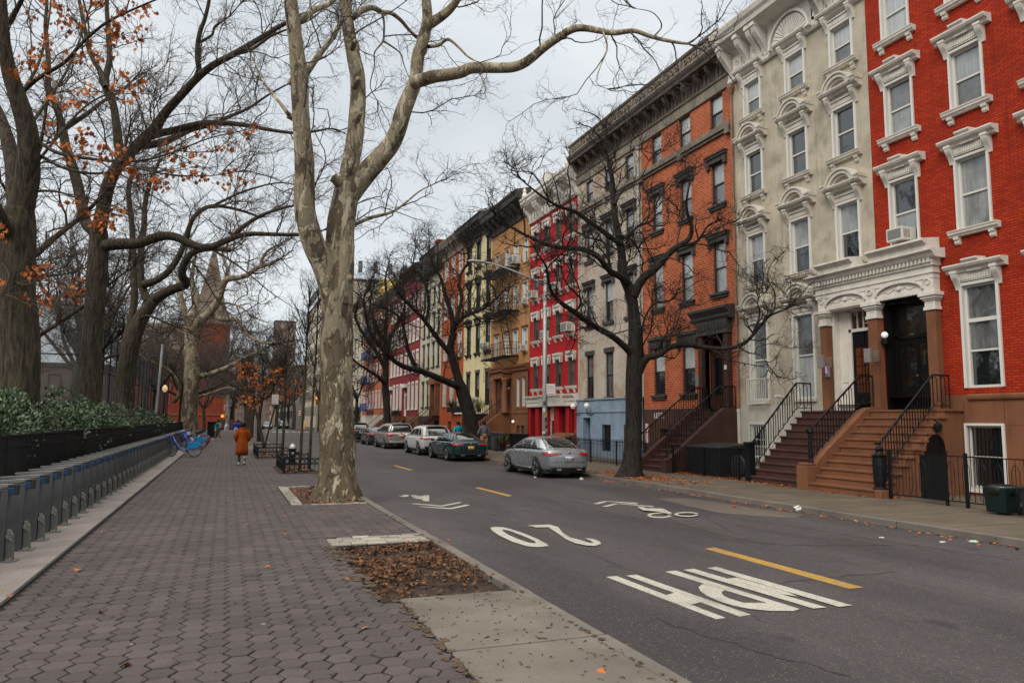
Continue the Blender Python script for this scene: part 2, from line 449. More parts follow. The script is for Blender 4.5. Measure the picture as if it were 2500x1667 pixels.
Mm = [[(740,808),(810,800),(1710,1062),(1620,1070)], [(900,795),(965,788),(1885,1050),(1790,1058)], [(1036,868),(1108,860),(1440,957),(1520,990),(1400,972)]]
paint('road_letters', H + Pp + Mm, g8, M_white)
ring_o = [(1650,522),(1672,514),(1730,516),(1790,530),(1880,560),(1965,596),(2030,630),(2045,645),(1980,653),(1900,648),(1800,618),(1710,575),(1665,545)]
ring_i = [(1728,535),(1735,533),(1760,536),(1795,546),(1850,567),(1910,592),(1950,612),(1960,624),(1945,628),(1905,622),(1840,600),(1775,572),(1740,550)]
paint('road_number', [[ring_o[i], ring_o[(i+1)%13], ring_i[(i+1)%13], ring_i[i]] for i in range(13)] +
      [[(1897,508),(2050,502),(2075,518),(1965,522)], [(2050,502),(2110,520),(2140,560),(2085,548),(2040,520)], [(2085,548),(2140,560),(2190,590),(2260,608),(2225,630),(2160,602)],
       [(2260,608),(2225,630),(2300,645),(2360,648),(2400,634),(2385,616),(2340,600),(2290,596),(2330,614),(2350,625),(2320,628)]], g7, M_white)
# shared-lane bicycle marks with chevrons
def bikeray(cx, cy, s, ax, ay):
    pass
paint('lane_chevrons', [[(130,357),(205,341),(240,341),(165,361)], [(205,341),(240,341),(435,353),(430,361)], [(190,377),(280,357),(312,356),(228,379)], [(280,357),(312,356),(545,376),(535,381)]], g8, M_white)
paint('lane_bicycle', [[arcpts((580,438),82,17,0,360,20)[i], arcpts((580,438),82,17,0,360,20)[i+1], arcpts((580,438),58,9,0,360,20)[i+1], arcpts((580,438),58,9,0,360,20)[i]] for i in range(20)] +
      [[arcpts((762,437),82,15,0,360,20)[i], arcpts((762,437),82,15,0,360,20)[i+1], arcpts((762,437),58,8,0,360,20)[i+1], arcpts((762,437),58,8,0,360,20)[i]] for i in range(20)] +
      [[(430,388),(470,387),(490,398),(600,400),(625,410),(668,432),(640,436),(560,420),(470,412)]], g8, M_white)
paint('lane_chevrons', [[(912,1252),(950,1248),(1240,1272),(1250,1282)], [(1240,1272),(1430,1236),(1475,1240),(1250,1282)], [(990,1286),(1020,1282),(1340,1300),(1350,1312)], [(1340,1300),(1510,1263),(1565,1268),(1350,1312)]], g6, M_white)
paint('lane_bicycle', [[(775,1170),(800,1165),(850,1168),(840,1178)],[(815,1155),(880,1155),(892,1168),(845,1178)],[(905,1160),(960,1155),(1010,1170),(1000,1190),(930,1182)],[(920,1190),(1000,1188),(1110,1212),(1110,1226),(1040,1222),(1040,1208)],
      [(1010,1168),(1080,1170),(1110,1160),(1112,1195),(1100,1212),(1000,1190)],[(1040,1162),(1100,1158),(1108,1163),(1060,1170)]], g6, M_white)
for q in ([(1618,1260),(1640,1257),(1985,1349),(1950,1352)], [(1090,1120),(1100,1119),(1177,1138),(1167,1140)], [(902,1069.3),(910,1068.5),(949,1079),(941,1080)]): paint('centre_line', [q], gd, M_yellow)
b = MB()
for k in range(9): b.box(3.6+.92*k, 4.1+.92*k, 112.2, 115.4, ZR, ZR+.006)
structure(b.build('crosswalk', M_white))
b = MB()
for k in range(8): b.box(2.2+1.1*k, 2.75+1.1*k, 138.2, 141.4, ZR, ZR+.006)
structure(b.build('crosswalk', M_white))
# sealed seams, cracks and a manhole
TAR = surf('tar_seal', (.022,.019,.02), .5, .3, 6, .1)
def seam(pts, fn, w0, jit=.03):
    P = [fn(*p) for p in pts]; b = MB(); q = random.Random(len(pts)+int(P[0].x*10)); L = []
    for a, c in zip(P[:-1], P[1:]):
        n = max(2, int((c-a).length/.12)); L += [a.lerp(c, i/n)+Vector((q.gauss(0,jit), q.gauss(0,jit), 0)) for i in range(n)]
    for i in range(len(L)-1):
        a, c = L[i], L[i+1]; d = (c-a); d.z = 0; d.normalize(); s_ = Vector((-d.y, d.x, 0)); w1 = w0*(.4+.6*abs(math.sin(i*.7))*q.uniform(.5,1.3))
        b.add([(a.x-s_.x*w1,a.y-s_.y*w1,ZR+.0025),(a.x+s_.x*w1,a.y+s_.y*w1,ZR+.0025),(c.x+s_.x*w1,c.y+s_.y*w1,ZR+.0025),(c.x-s_.x*w1,c.y-s_.y*w1,ZR+.0025)], [(0,1,2,3)])
    return structure(b.build('road_seam', TAR))
seam([(860,1362),(1300,1360),(1480,1352),(1760,1345),(2230,1325)], g6, .012); seam([(490,460),(700,490),(880,540),(1120,600),(1290,632),(1560,640),(2212,640)], g8, .014)
seam([(1340,888),(1520,880),(1640,855),(1700,858),(2212,812)], g8, .012); seam([(1600,580),(1750,590),(1990,575)], g7, .009); seam([(640,430),(900,455),(1100,560)], g8, .008)
seam([(1700,1190),(2050,1245),(2352,1290)], gd, .010); seam([(1500,1420),(1760,1500),(1990,1568)], gd, .009); seam([(1880,1160),(2352,1262)], gd, .012); seam([(1130,1180),(1500,1330),(1800,1440)], gd, .005)
b = MB(); b.lathe([(.0,0),(.36,0),(.36,.004),(.0,.004)], 28, (5.6, 27.5, ZR+.001)); structure(b.build('manhole_cover', surf('cast_iron', (.05,.042,.04), .5, .4, 16, .5, 60)))
b = MB(); b.box(9.2, 10.9, 13.2, 15.6, ZR-.01, ZR+.0015); structure(b.build('road_patch', asphalt('new_asphalt', (.055,.05,.053), .8)))
# pale worn patch along the far gutter
paint('road_patch', [[(560,322),(760,318),(1000,350),(1300,398),(1560,430),(1500,452),(1250,440),(1000,420),(760,370)]], g8, asphalt('worn_asphalt', (.125,.105,.086), .7), .002)
# ------------------------------------------------------------------ vehicles
def apply_mods(o):
    dg = bpy.context.evaluated_depsgraph_get(); dg.update()
    me = bpy.data.meshes.new_from_object(o.evaluated_get(dg)); o.modifiers.clear(); o.data = me
def carpaint(name, c, metal=.5, rough=.22):
    m, nt, b = newmat(name); N = NT(nt); v = N.obj()
    col = N.mix(N.ramp(N.noise(v, 2.2, 5), [(.4, 0), (.75, .35)]), c, shade(c, .6)); N.l(col, b.inputs['Base Color'])
    b.inputs['Metallic'].default_value = metal; b.inputs['Coat Weight'].default_value = .8; b.inputs['Coat Roughness'].default_value = .06
    N.l(N.ramp(N.noise(v, 5, 4), [(.4, rough), (.8, rough+.15)]), b.inputs['Roughness']); return m
C_GLASS = glass('car_glass', (.012,.015,.015), .03, 1.); TYRE = surf('tyre_rubber', (.012,.012,.012), .8, .3, 8, .2); RIM = plain('alloy', (.62,.62,.62), .4, .6); RIMD = plain('dark_alloy', (.02,.02,.02), .4, .5)
BLKP = plain('black_plastic', (.014,.014,.015), .55); LAMPR = plain('tail_lamp_red', (.38,.008,.008), .12, 0, .8, coat=1); CHR = plain('chrome', (.7,.7,.7), .15, 1.)
PLATE_Y = plain('amber_plate', (.62,.30,.03), .4); PLATE_W = plain('white_plate', (.6,.6,.58), .4); PLATE_T = plain('plate_ink', (.03,.035,.12), .5)
def patch(name, mat, parent, target, grid, off=.006, thick=.004):
    """thin sheet of quads wrapped onto the surface of target; grid rows of points"""
    n, k = len(grid), len(grid[0]); b = MB(); b.smooth = True
    b.add([p for r in grid for p in r], [(i*k+j, i*k+j+1, (i+1)*k+j+1, (i+1)*k+j) for i in range(n-1) for j in range(k-1)])
    o = b.build(name, mat, parent); md = o.modifiers.new('wrap', 'SHRINKWRAP'); md.target = target; md.offset = off; md.wrap_mode = 'ABOVE_SURFACE'
    so = o.modifiers.new('sheet', 'SOLIDIFY'); so.thickness = thick; so.offset = 0
    apply_mods(o); return o
def poly_grid(quad, n=7, k=7):
    a, b_, c, d = [Vector(q) for q in quad]
    return [[tuple((a.lerp(b_, j/(k-1))).lerp(d.lerp(c, j/(k-1)), i/(n-1))) for j in range(k)] for i in range(n)]
def section(w, zb, zs, zt, wt, wbm=.94):
    zm = zb+(zs-zb)*.55
    h = [(0, zb), (w*.8, zb), (w*wbm, zb+.07), (w, zm), (w*.985, zs-.06), (w*.95, zs), (wt, zt), (0, zt+.012)]
    return h+[(-x, z) for x, z in h[-2:0:-1]]
def loft(st, name, mat, parent, sub=2):
    b = MB(); b.smooth = True; k = len(st[0][1]); vs = [(x, y, z) for y, sec in st for x, z in sec]
    fs = [(i*k+j, i*k+(j+1) % k, (i+1)*k+(j+1) % k, (i+1)*k+j) for i in range(len(st)-1) for j in range(k)]
    b.add(vs, fs+[tuple(range(k))[::-1], tuple((len(st)-1)*k+j for j in range(k))])
    return b.build(name, mat, parent, sub=sub)
def wheel_meshes(r, wd, spokes):
    def mk():
        b = MB(); b.smooth = True
        b.lathe([(r*.66,-wd/2+.01),(r*.9,-wd/2),(r*.98,-wd/2+.03),(r,-wd*.2),(r,wd*.2),(r*.98,wd/2-.03),(r*.9,wd/2),(r*.66,wd/2-.01)], 36, axis='x'); return b.mesh('tyre', TYRE)
    def mk2():
        b = MB(); b.lathe([(r*.67,-wd/2+.02),(r*.7,-wd/2+.012),(r*.64,-wd/2+.03),(r*.6,wd*.3)], 32, axis='x', mi=1); b.lathe([(.0,-wd*.36),(r*.16,-wd*.38),(r*.2,-wd*.3)], 16, axis='x')
        for i in range(spokes):
            for s in ((-.1, .1) if spokes < 8 else (0,)):
                a = 2*PI*i/spokes+s; b.bar((-wd*.34, r*.12*math.cos(a), r*.12*math.sin(a)), (-wd*.42, r*.67*math.cos(a+s*.9), r*.67*math.sin(a+s*.9)), r*.085, .03)
        b.lathe([(r*.68,-wd/2+.014),(r*.63,-wd/2+.014),(r*.63,-wd/2+.04),(r*.68,-wd/2+.04)], 32, axis='x'); return b.mesh('rim', [RIM, RIMD])
    return cached(('ty', r, wd), mk), cached(('rim', r, wd, spokes), mk2)
def text_obj(name, s, size, mat, parent, loc, rot, ext=.001, align='CENTER'):
    tx = bpy.data.curves.new(name, 'FONT'); tx.body = s; tx.size = size; tx.extrude = ext; tx.align_x = align; tx.resolution_u = 2; tx.materials.append(mat)
    t = bpy.data.objects.new(name, tx); COL.objects.link(t)
    dg = bpy.context.evaluated_depsgraph_get(); me = bpy.data.meshes.new_from_object(t.evaluated_get(dg)); bpy.data.objects.remove(t)
    o = link(name, me, parent, loc); o.rotation_euler = rot; return o
def make_car(label, x, y_axle, paint, kind='sedan', L=4.67, W=1.8, Ht=1.41, wb=2.73, rear=.95, r=.325, spokes=5, plate=PLATE_W, plate_text='', lamps='wide', rz=0, cat='car', group='cars parked along the far kerb', z=ZR, lower=None):
    """origin under the middle of the rear axle; +y is forward"""
    o = empty('parked_car', (x, y_axle, z), rz, label, cat, group); w = W/2; f = L-rear
    y0, y1 = -rear, f
    if kind == 'sedan':
        zs, zd = Ht*.665, Ht*.705; hood = Ht*.6
        st = [(y0, .74, .36, zd-.22, zd-.17), (y0+.07, .84, .27, zd-.09, zd-.03), (y0+.22, .92, .24, zs-.01, zd), (y0+.6, .985, .21, zs, zd-.01), (.25, 1., .2, zs, zd-.02), (wb*.5, 1., .19, zs-.015, zs+.03), (wb*.8, .99, .19, zs-.03, zs+.0), (wb+.05, .985, .2, zs-.07, hood+.06), (f-.45, .95, .2, zs-.16, hood-.06), (f-.15, .84, .22, zs-.26, hood-.2), (f, .62, .3, .5, .56)]
        cab = [(y0+.52, zd-.06, zd-.03, .70), (y0+1.0, zd-.05, Ht-.16, .66), (y0+1.42, zd-.05, Ht-.03, .62), (y0+2.1, zd-.05, Ht, .62), (y0+2.75, zd-.05, Ht-.05, .61), (y0+3.3, zs, Ht-.25, .64), (y0+3.78, zs-.05, zs+.0, .72)]
    else:
        zs, zd = Ht*.62, Ht*.64; hood = Ht*.62
        st = [(y0, .82, .42, zs-.22, zs-.12), (y0+.06, .9, .33, zs-.06, zs), (y0+.2, .96, .3, zs, zd), (y0+.6, .99, .28, zs, zd), (.25, 1., .26, zs, zd), (wb*.5, 1., .25, zs, zd), (wb*.8, .99, .25, zs-.02, zd), (wb+.05, .985, .26, zs-.05, hood+.03), (f-.4, .95, .28, zs-.12, hood-.04), (f-.12, .85, .3, zs-.24, hood-.2), (f, .64, .38, .6, .66)]
        e = .12 if kind == 'van' else .42
        cab = [(y0+.1, zs-.05, zs+.02, .8), (y0+.14+e*.5, zs-.05, (zs+Ht)/2+.1, .76), (y0+.2+e, zs-.05, Ht-.05, .70), (y0+.9+e*.5, zs-.05, Ht, .70), (y0+2.3, zs-.05, Ht, .69), (y0+2.95, zs-.05, Ht-.06, .68), (y0+3.5, zs-.02, Ht-.32, .7), (y0+3.95, zs-.05, zs+.02, .76)]
    body = loft([(yy, section(w*k, zb, s_, t_, w*k*.86)) for yy, k, zb, s_, t_ in st], 'body', paint, o)
    def csec(zb, zr, k):
        h = max(zr-zb, .02)
        p = [(0, zb), (w*.9, zb), (w*(k+(.9-k)*.55), zb+h*.5), (w*k*1.02, zb+h*.9), (w*k*.8, zb+h*1.0), (0, zb+h*1.02)]
        return p+[(-x_, z_) for x_, z_ in p[-2:0:-1]]
    cabin = loft([(yy, csec(zb, zr, k)) for yy, zb, zr, k in cab], 'cabin', paint, o)
    b = MB(); cuts = []
    for yy in (0, wb):
        for s in (-1, 1): b.lathe([(r+.055, -.14), (r+.055, .3)], 36, (s*w*.86 if s > 0 else -w*.86-.16, yy, r+.01), 'x')
    cut = b.build('arch_cutter', BLKP, o)
    md = body.modifiers.new('arch', 'BOOLEAN'); md.object = cut; md.operation = 'DIFFERENCE'; md.solver = 'EXACT'; apply_mods(body); bpy.data.objects.remove(cut)
    apply_mods(cabin)
    for m_ in (body.data,):
        m_.polygons.foreach_set('use_smooth', [True]*len(m_.polygons))
    b = MB()                                    # dark wheel wells and floor
    b.box(-w*.84, w*.84, y0+.25, f-.3, .17, .3)
    for yy in (0, wb):
        for s in (-1, 1): b.lathe([(r+.05, -.1), (r+.05, .1)], 24, (s*w*.72, yy, r+.02), 'x')
    b.build('underbody', BLKP, o)
    ty, ri = wheel_meshes(r, .215, spokes)
    for yy in (0, wb):
        for s in (-1, 1):
            wh = empty('wheel', (s*(w-.13), yy, r), 0 if s < 0 else PI); wh.parent = o; link('tyre', ty, wh); link('rim', ri, wh)
    # glazing
    if kind == 'sedan':
        zb = zs+.035
        for s in (-1, 1):
            X = s*w*.8
            for q in ([(y0+1.62,zb),(y0+2.42,zb),(y0+2.42,Ht-.10),(y0+1.66,Ht-.11)], [(y0+2.48,zb),(y0+3.5,zb),(y0+3.05,Ht-.2),(y0+2.48,Ht-.10)], [(y0+1.05,zb+.05),(y0+1.56,zb),(y0+1.58,Ht-.12),(y0+1.4,Ht-.15)]):
                patch('side_window', C_GLASS, o, cabin, poly_grid([(X,a,c) for a, c in q]))
            pr = [(X, a, c) for a, c in [(y0+1.0,zb+.04),(y0+1.4,Ht-.13),(y0+1.7,Ht-.09),(y0+2.45,Ht-.075),(y0+2.8,Ht-.1),(y0+3.1,Ht-.19),(y0+3.54,zb)]]
            g = cr(pr, 26); gg = [[tuple(p), tuple(p+np.array([0, .0, .022]))] for p in g]; patch('window_trim', CHR, o, cabin, gg, .008)
        patch('rear_window', C_GLASS, o, cabin, poly_grid([(-w*.66,y0+.62,zd+.03),(w*.66,y0+.62,zd+.03),(w*.54,y0+1.33,Ht-.06),(-w*.54,y0+1.33,Ht-.06)], 9, 9))
        patch('windscreen', C_GLASS, o, cabin, poly_grid([(-w*.68,y0+3.7,zs+.06),(w*.68,y0+3.7,zs+.06),(w*.55,y0+2.85,Ht-.07),(-w*.55,y0+2.85,Ht-.07)], 9, 9))
    else:
        zb = zs+.05; e = .12 if kind == 'van' else .42
        for s in (-1, 1):
            X = s*w*.82
            for q in ([(y0+.35+e*.4,zb+.02),(y0+1.25,zb),(y0+1.25,Ht-.15),(y0+.5+e,Ht-.17)], [(y0+1.33,zb),(y0+2.2,zb),(y0+2.2,Ht-.14),(y0+1.33,Ht-.14)], [(y0+2.27,zb),(y0+3.5,zb),(y0+3.0,Ht-.24),(y0+2.27,Ht-.14)]):
                patch('side_window', C_GLASS, o, cabin, poly_grid([(X,a,c) for a, c in q]))
        patch('rear_window', C_GLASS, o, cabin, poly_grid([(-w*.70,y0+.1,zb+.04),(w*.70,y0+.1,zb+.04),(w*.60,y0+.16+e*.9,Ht-.13),(-w*.60,y0+.16+e*.9,Ht-.13)], 9, 9))
        patch('windscreen', C_GLASS, o, cabin, poly_grid([(-w*.7,y0+3.85,zs+.1),(w*.7,y0+3.85,zs+.1),(w*.58,y0+3.0,Ht-.1),(-w*.58,y0+3.0,Ht-.1)], 9, 9))
        b = MB(); b.box(-w*.6, w*.6, y0+.05+e*.85, y0+.3+e, Ht-.05, Ht-.015); b.build('roof_spoiler', paint, o, bevel=.012)
    # lamps
    zl = zd-.13 if kind == 'sedan' else zs-.06
    hgt = .11 if kind == 'sedan' else (.2 if kind == 'van' else .1)
    for s in (-1, 1):
        patch('tail_lamp', LAMPR, o, body, poly_grid([(s*w*.34,y0-.02,zl-hgt*.35),(s*w*.80,y0,zl-hgt),(s*w*.80,y0,zl+.02),(s*w*.34,y0-.02,zl+.01)], 6, 8), .012, .012)
        patch('tail_lamp', LAMPR, o, body, poly_grid([(s*w*.80,y0+.0,zl-hgt),(s*(w*.99),y0+.42,zl-.02),(s*(w*.99),y0+.40,zl+.05),(s*w*.80,y0,zl+.02)], 6, 8), .012, .012)
        patch('head_lamp', plain('head_lamp_glass', (.5,.5,.5), .1, .2, 1) if 'hl' not in _mc else _mc['hl'], o, body, poly_grid([(s*w*.45,f-.1,.62),(s*w*.86,f-.35,.64),(s*w*.86,f-.35,.74),(s*w*.45,f-.12,.7)], 5, 6), .01)
        patch('door_handle', paint, o, body, poly_grid([(s*w,y0+1.75,zs-.1),(s*w,y0+1.95,zs-.1),(s*w,y0+1.95,zs-.065),(s*w,y0+1.75,zs-.065)], 3, 4), .02, .03)
        patch('door_handle', paint, o, body, poly_grid([(s*w,y0+2.65,zs-.11),(s*w,y0+2.85,zs-.11),(s*w,y0+2.85,zs-.075),(s*w,y0+2.65,zs-.075)], 3, 4), .02, .03)
        for yy in (y0+1.55, y0+2.45, y0+3.4): patch('door_gap', BLKP, o, body, poly_grid([(s*w,yy,.32),(s*w,yy+.012,.32),(s*w,yy+.012,zs-.03),(s*w,yy,zs-.03)], 8, 2), .003, .002)
        patch('sill_trim', BLKP if kind != 'sedan' else paint, o, body, poly_grid([(s*w,.5,.22),(s*w,wb-.5,.22),(s*w,wb-.5,.3),(s*w,.5,.3)], 3, 8), .012, .02)
        b = MB(); b.smooth = True; b.lathe([(.0,-.09),(.05,-.08),(.066,0),(.055,.07),(0,.085)], 12, (s*(w+.04),y0+3.36,zs+.045), 'x'); b.bar((s*(w-.1),y0+3.4,zs-.0),(s*(w+.02),y0+3.37,zs+.03),.04); b.build('mirror', paint if kind != 'sedan' else BLKP, o)
    patch('bumper', BLKP, o, body, poly_grid([(-w*.72,y0,.27),(w*.72,y0,.27),(w*.78,y0,.38),(-w*.78,y0,.38)], 4, 12), .012, .02)
    if kind != 'sedan': patch('bumper', BLKP if lower is None else lower, o, body, poly_grid([(-w*.8,y0,.38),(w*.8,y0,.38),(w*.8,y0,.52),(-w*.8,y0,.52)], 4, 12), .014, .02)
    zp = zd-.32 if kind == 'sedan' else zs-.2
    patch('license_plate', plate, o, body, poly_grid([(-.155,y0-.03,zp-.08),(.155,y0-.03,zp-.08),(.155,y0-.03,zp+.08),(-.155,y0-.03,zp+.08)], 3, 5), .015, .01)
    if plate_text: text_obj('plate_lettering', plate_text, .1, PLATE_T, o, (0, y0-.035, zp-.035), (R(90), 0, 0))
    patch('boot_gap', BLKP, o, body, poly_grid([(-w*.62,y0,zp-.13),(w*.62,y0,zp-.13),(w*.62,y0,zp-.115),(-w*.62,y0,zp-.115)], 2, 12), .003, .003)
    if kind == 'sedan': patch('boot_gap', BLKP, o, body, poly_grid([(-w*.34,y0,zl-.02),(w*.34,y0,zl-.02),(w*.34,y0,zl-.008),(-w*.34,y0,zl-.008)], 2, 12), .004, .004)
    b = MB(); b.lathe([(.03,0),(.045,.004),(.03,.008)], 16, (0,y0-.0,zd-.12 if kind == 'sedan' else zs+.0), 'y'); e_ = b.build('badge', CHR, o)
    if kind == 'sedan':
        b = MB(); b.prism([(y0+1.5,Ht-.04),(y0+1.72,Ht-.03),(y0+1.5,Ht+.055)], -.02, .02, 'x'); b.build('antenna_fin', paint, o)
    for s in (-1, 1):
        b = MB(); b.box(s*w*.42-.09, s*w*.42+.09, y0-.01, y0+.06, .27, .33); b.build('exhaust', CHR, o, bevel=.012)
    return o
SILV = carpaint('silver_paint', (.42,.44,.47), .7); TEAL = carpaint('teal_paint', (.008,.045,.055), .5, .22); WHT = carpaint('white_car_paint', (.58,.58,.57), 0, .3); CHAMP = carpaint('champagne_paint', (.36,.335,.32), .6); DGRY = carpaint('dark_car_paint', (.035,.035,.04), .5); DSLV = carpaint('grey_car_paint', (.17,.175,.18), .6)
make_car('silver sedan parked alone nearest the bare black tree', 11.03, 23.95, SILV, plate=PLATE_W, plate_text='ZJL-5401')
make_car('dark teal coupe with an amber plate behind the silver sedan', 10.92, 34.6, TEAL, L=5.05, W=1.93, Ht=1.38, wb=2.95, rear=1.08, r=.345, plate=PLATE_Y, spokes=7)
make_car('white sport utility car parked ahead of the teal coupe', 10.97, 40.5, WHT, 'suv', L=4.73, W=1.94, Ht=1.66, wb=2.87, rear=.95, r=.37, plate=PLATE_Y)
make_car('pale champagne minivan with a wide dark rear window', 11.0, 50.0, CHAMP, 'van', L=5.15, W=2.0, Ht=1.74, wb=3.0, rear=1.1, r=.34, plate=PLATE_Y, lower=CHAMP)
make_car('small dark sedan parked ahead of the minivan', 11.05, 57.2, DGRY, L=4.5, W=1.76, Ht=1.42, wb=2.65, r=.32)
make_car('dark grey sport utility car farthest along the parked row', 11.0, 65.6, DGRY, 'suv', L=4.6, W=1.85, Ht=1.68, wb=2.7, rear=.9, r=.35)
make_car('dark car waiting in the middle lane beyond the avenue', 7.2, 148, DSLV, L=4.6, W=1.82, Ht=1.45, rz=PI, group='cars beyond the avenue')
make_car('pale car at the left kerb beyond the avenue', 3.6, 150, SILV, L=4.6, W=1.82, Ht=1.45, rz=PI, group='cars beyond the avenue')
make_car('dark sport utility car at the right kerb beyond the avenue', 10.4, 152, DGRY, 'suv', W=1.9, Ht=1.7, rz=PI, group='cars beyond the avenue')
make_car('white car glimpsed over the hedge on the avenue', -7.0, 127, WHT, L=4.6, W=1.82, Ht=1.45, rz=PI/2, group='cars on the avenue')
# ------------------------------------------------------------------ people
SKIN_L = surf('skin_light', (.42,.24,.17), .55, .1, 5, 0); SKIN_D = surf('skin_dark', (.12,.06,.035), .55, .1, 5, 0)
def cloth(name, c, var=.3): return surf(name, c, .85, var, 3.5, .35, 22, spec=.2)
SHOEW = cloth('white_shoe', (.6,.59,.57), .1); SOLE = plain('shoe_sole', (.05,.05,.05), .7)
def skin_body(name, joints, edges, mat, parent):
    """one continuous surface grown over a skeleton; joints: name -> (pos, radius)"""
    me = bpy.data.meshes.new(name); ks = list(joints); ix = {k: i for i, k in enumerate(ks)}
    me.from_pydata([joints[k][0] for k in ks], [(ix[a], ix[c]) for a, c in edges], []); me.materials.append(mat)
    o = link(name, me, parent); md = o.modifiers.new('skin', 'SKIN'); md.use_smooth_shade = True; md.branch_smoothing = .6
    for i, k in enumerate(ks):
        r = joints[k][1]; sv = me.skin_vertices[0].data[i]; sv.radius = r if isinstance(r, tuple) else (r, r); sv.use_root = (k == 'pelvis')
    s = o.modifiers.new('sub', 'SUBSURF'); s.levels = s.render_levels = 1
    apply_mods(o); o.data.polygons.foreach_set('use_smooth', [True]*len(o.data.polygons)); return o
def rings(name, rs, mat, parent, n=22, fold=.0, seed=0, extra=None):
    """garment lofted through elliptical rings (x, y, z, rx, ry)"""
    b = MB(); b.smooth = True; q = random.Random(seed); ph = [q.uniform(0, 6.28) for _ in range(4)]; vs = []; k = len(rs)
    for i, (x, y, z, rx, ry) in enumerate(rs):
        w_ = fold*(i/(k-1))
        for j in range(n):
            a = 2*PI*j/n; m = 1+w_*(math.sin(5*a+ph[0]+i*.5)+.7*math.sin(8*a+ph[1]-i*.3)); vs.append((x+rx*m*math.cos(a), y+ry*m*math.sin(a), z))
    b.add(vs, [(i*n+j, i*n+(j+1) % n, (i+1)*n+(j+1) % n, (i+1)*n+j) for i in range(k-1) for j in range(n)]+[tuple(range(n)), tuple((k-1)*n+j for j in range(n))[::-1]])
    if extra: extra(b)
    return b.build(name, mat, parent)
def person(label, x, y, z, rz, h, skin, hair, top, trousers, shoes=SHOEW, coat=None, step=.28, arms=((.25,-.1),(.25,.1)), hairlen=0, shorts=False, bag=None, socks=None, name='person', elbow=0.0, tw=1., hs=1.):
    o = empty(name, (x, y, z), rz, label, 'person', 'people on the pavements'); s = h/1.75
    V = lambda *p: tuple(s*q for q in p)
    hip, knee, an = .92, .50, .085
    J = {'pelvis': (V(0,0,.97), V(.155,.11)), 'waist': (V(0,-.01,1.12), V(.13,.095)), 'chest': (V(0,.0,1.32), V(.17,.115)), 'collar': (V(0,.0,1.44), V(.1,.075)), 'neck': (V(0,.01,1.51), .055*s), 'jaw': (V(0,.035,1.585), V(.06,.07)), 'skull': (V(0,.015,1.67), V(.078,.098)), 'crown_top': (V(0,.005,1.72), V(.06,.075)), 'nose': (V(0,.125,1.625), .014*s)}
    E = [('pelvis','waist'),('waist','chest'),('chest','collar'),('collar','neck'),('neck','jaw'),('jaw','skull'),('skull','crown_top'),('skull','nose')]
    legs = {}
    for sd, nm, fw in ((-1,'l',step/2),(1,'r',-step/2)):
        lift = max(0, -fw)*.35
        kn = V(sd*.095, fw*.55+.03+max(0,-fw)*.25, knee); ak = V(sd*.09, fw-(.05 if fw < 0 else 0), an+lift); toe = V(sd*.105, fw+.16-(.06 if fw < 0 else 0), .035+lift*.25); heel = V(sd*.09, fw-.05, .04+lift*1.1)
        J[nm+'hip'] = (V(sd*.095,0,hip-.02), .088*s); J[nm+'kn'] = (kn, .055*s); J[nm+'ak'] = (ak, .038*s); J[nm+'toe'] = (toe, V(.042,.022))
        E += [('pelvis',nm+'hip'),(nm+'hip',nm+'kn'),(nm+'kn',nm+'ak'),(nm+'ak',nm+'toe')]; legs[nm] = (J[nm+'hip'][0], kn, ak, toe, heel)
    sl = {}
    for sd, nm, (out, fw) in ((-1,'la',arms[0]),(1,'ra',arms[1])):
        sh = V(sd*.185,0,1.40); el = V(sd*(.21+out*.35), fw*.55-.03, 1.12); wr = V(sd*(.2+out*.15-elbow*.12), fw+elbow*.22, .88+elbow*.17); pm = tuple(a+(a-c)*.28 for a, c in zip(wr, el))
        J[nm+'sh'] = (sh, .062*s); J[nm+'el'] = (el, .043*s); J[nm+'wr'] = (wr, .027*s); J[nm+'pm'] = (pm, V(.04,.018)); E += [('collar',nm+'sh'),(nm+'sh',nm+'el'),(nm+'el',nm+'wr'),(nm+'wr',nm+'pm')]
        d = Vector(pm)-Vector(wr); d.normalize(); side = Vector((0,1,0))
        for i, (off, ln) in enumerate(((-.03,.065),(-.01,.08),(.01,.075),(.028,.058))):
            a = Vector(pm)+side*off*s+d*.035*s; c = a+d*ln*.55*s+Vector((-sd*.008*s,0,0)); e = c+d*ln*.5*s+Vector((-sd*.02*s,0,0))
            J[f'{nm}f{i}a'] = (tuple(a), .0095*s); J[f'{nm}f{i}b'] = (tuple(c), .0085*s); J[f'{nm}f{i}c'] = (tuple(e), .007*s); E += [(nm+'pm',f'{nm}f{i}a'),(f'{nm}f{i}a',f'{nm}f{i}b'),(f'{nm}f{i}b',f'{nm}f{i}c')]
        a = Vector(wr).lerp(Vector(pm), .5)+side*.035*s; J[nm+'t'] = (tuple(a+d*.03*s+side*.015*s), .010*s); J[nm+'t2'] = (tuple(a+d*.06*s+side*.012*s), .008*s); E += [(nm+'pm',nm+'t'),(nm+'t',nm+'t2')]
        sl[nm] = (sh, el, wr)
    skin_body('body', J, E, skin, o)
    # clothing follows the limbs
    b = MB(); b.smooth = True
    for nm, (hp, kn, ak, toe, heel) in legs.items():
        q = Vector(kn).lerp(Vector(hp), .2) if not shorts else None
        pts = [Vector(hp)+Vector((0,0,.07*s)), Vector(hp).lerp(Vector(kn), .5), Vector(kn)]; rs = [.115*s, .10*s, .078*s]
        if not shorts: pts += [Vector(kn).lerp(Vector(ak), .5), Vector(ak)+Vector((0,0,.01))]; rs += [.07*s*tw, .058*s*tw]
        b.tube(pts, rs, 12)
    b.lathe([(.12*s,hip*s-.03),(.165*s,.96*s),(.15*s,1.06*s),(.14*s,1.1*s)], 16); b.build('trousers', trousers, o)
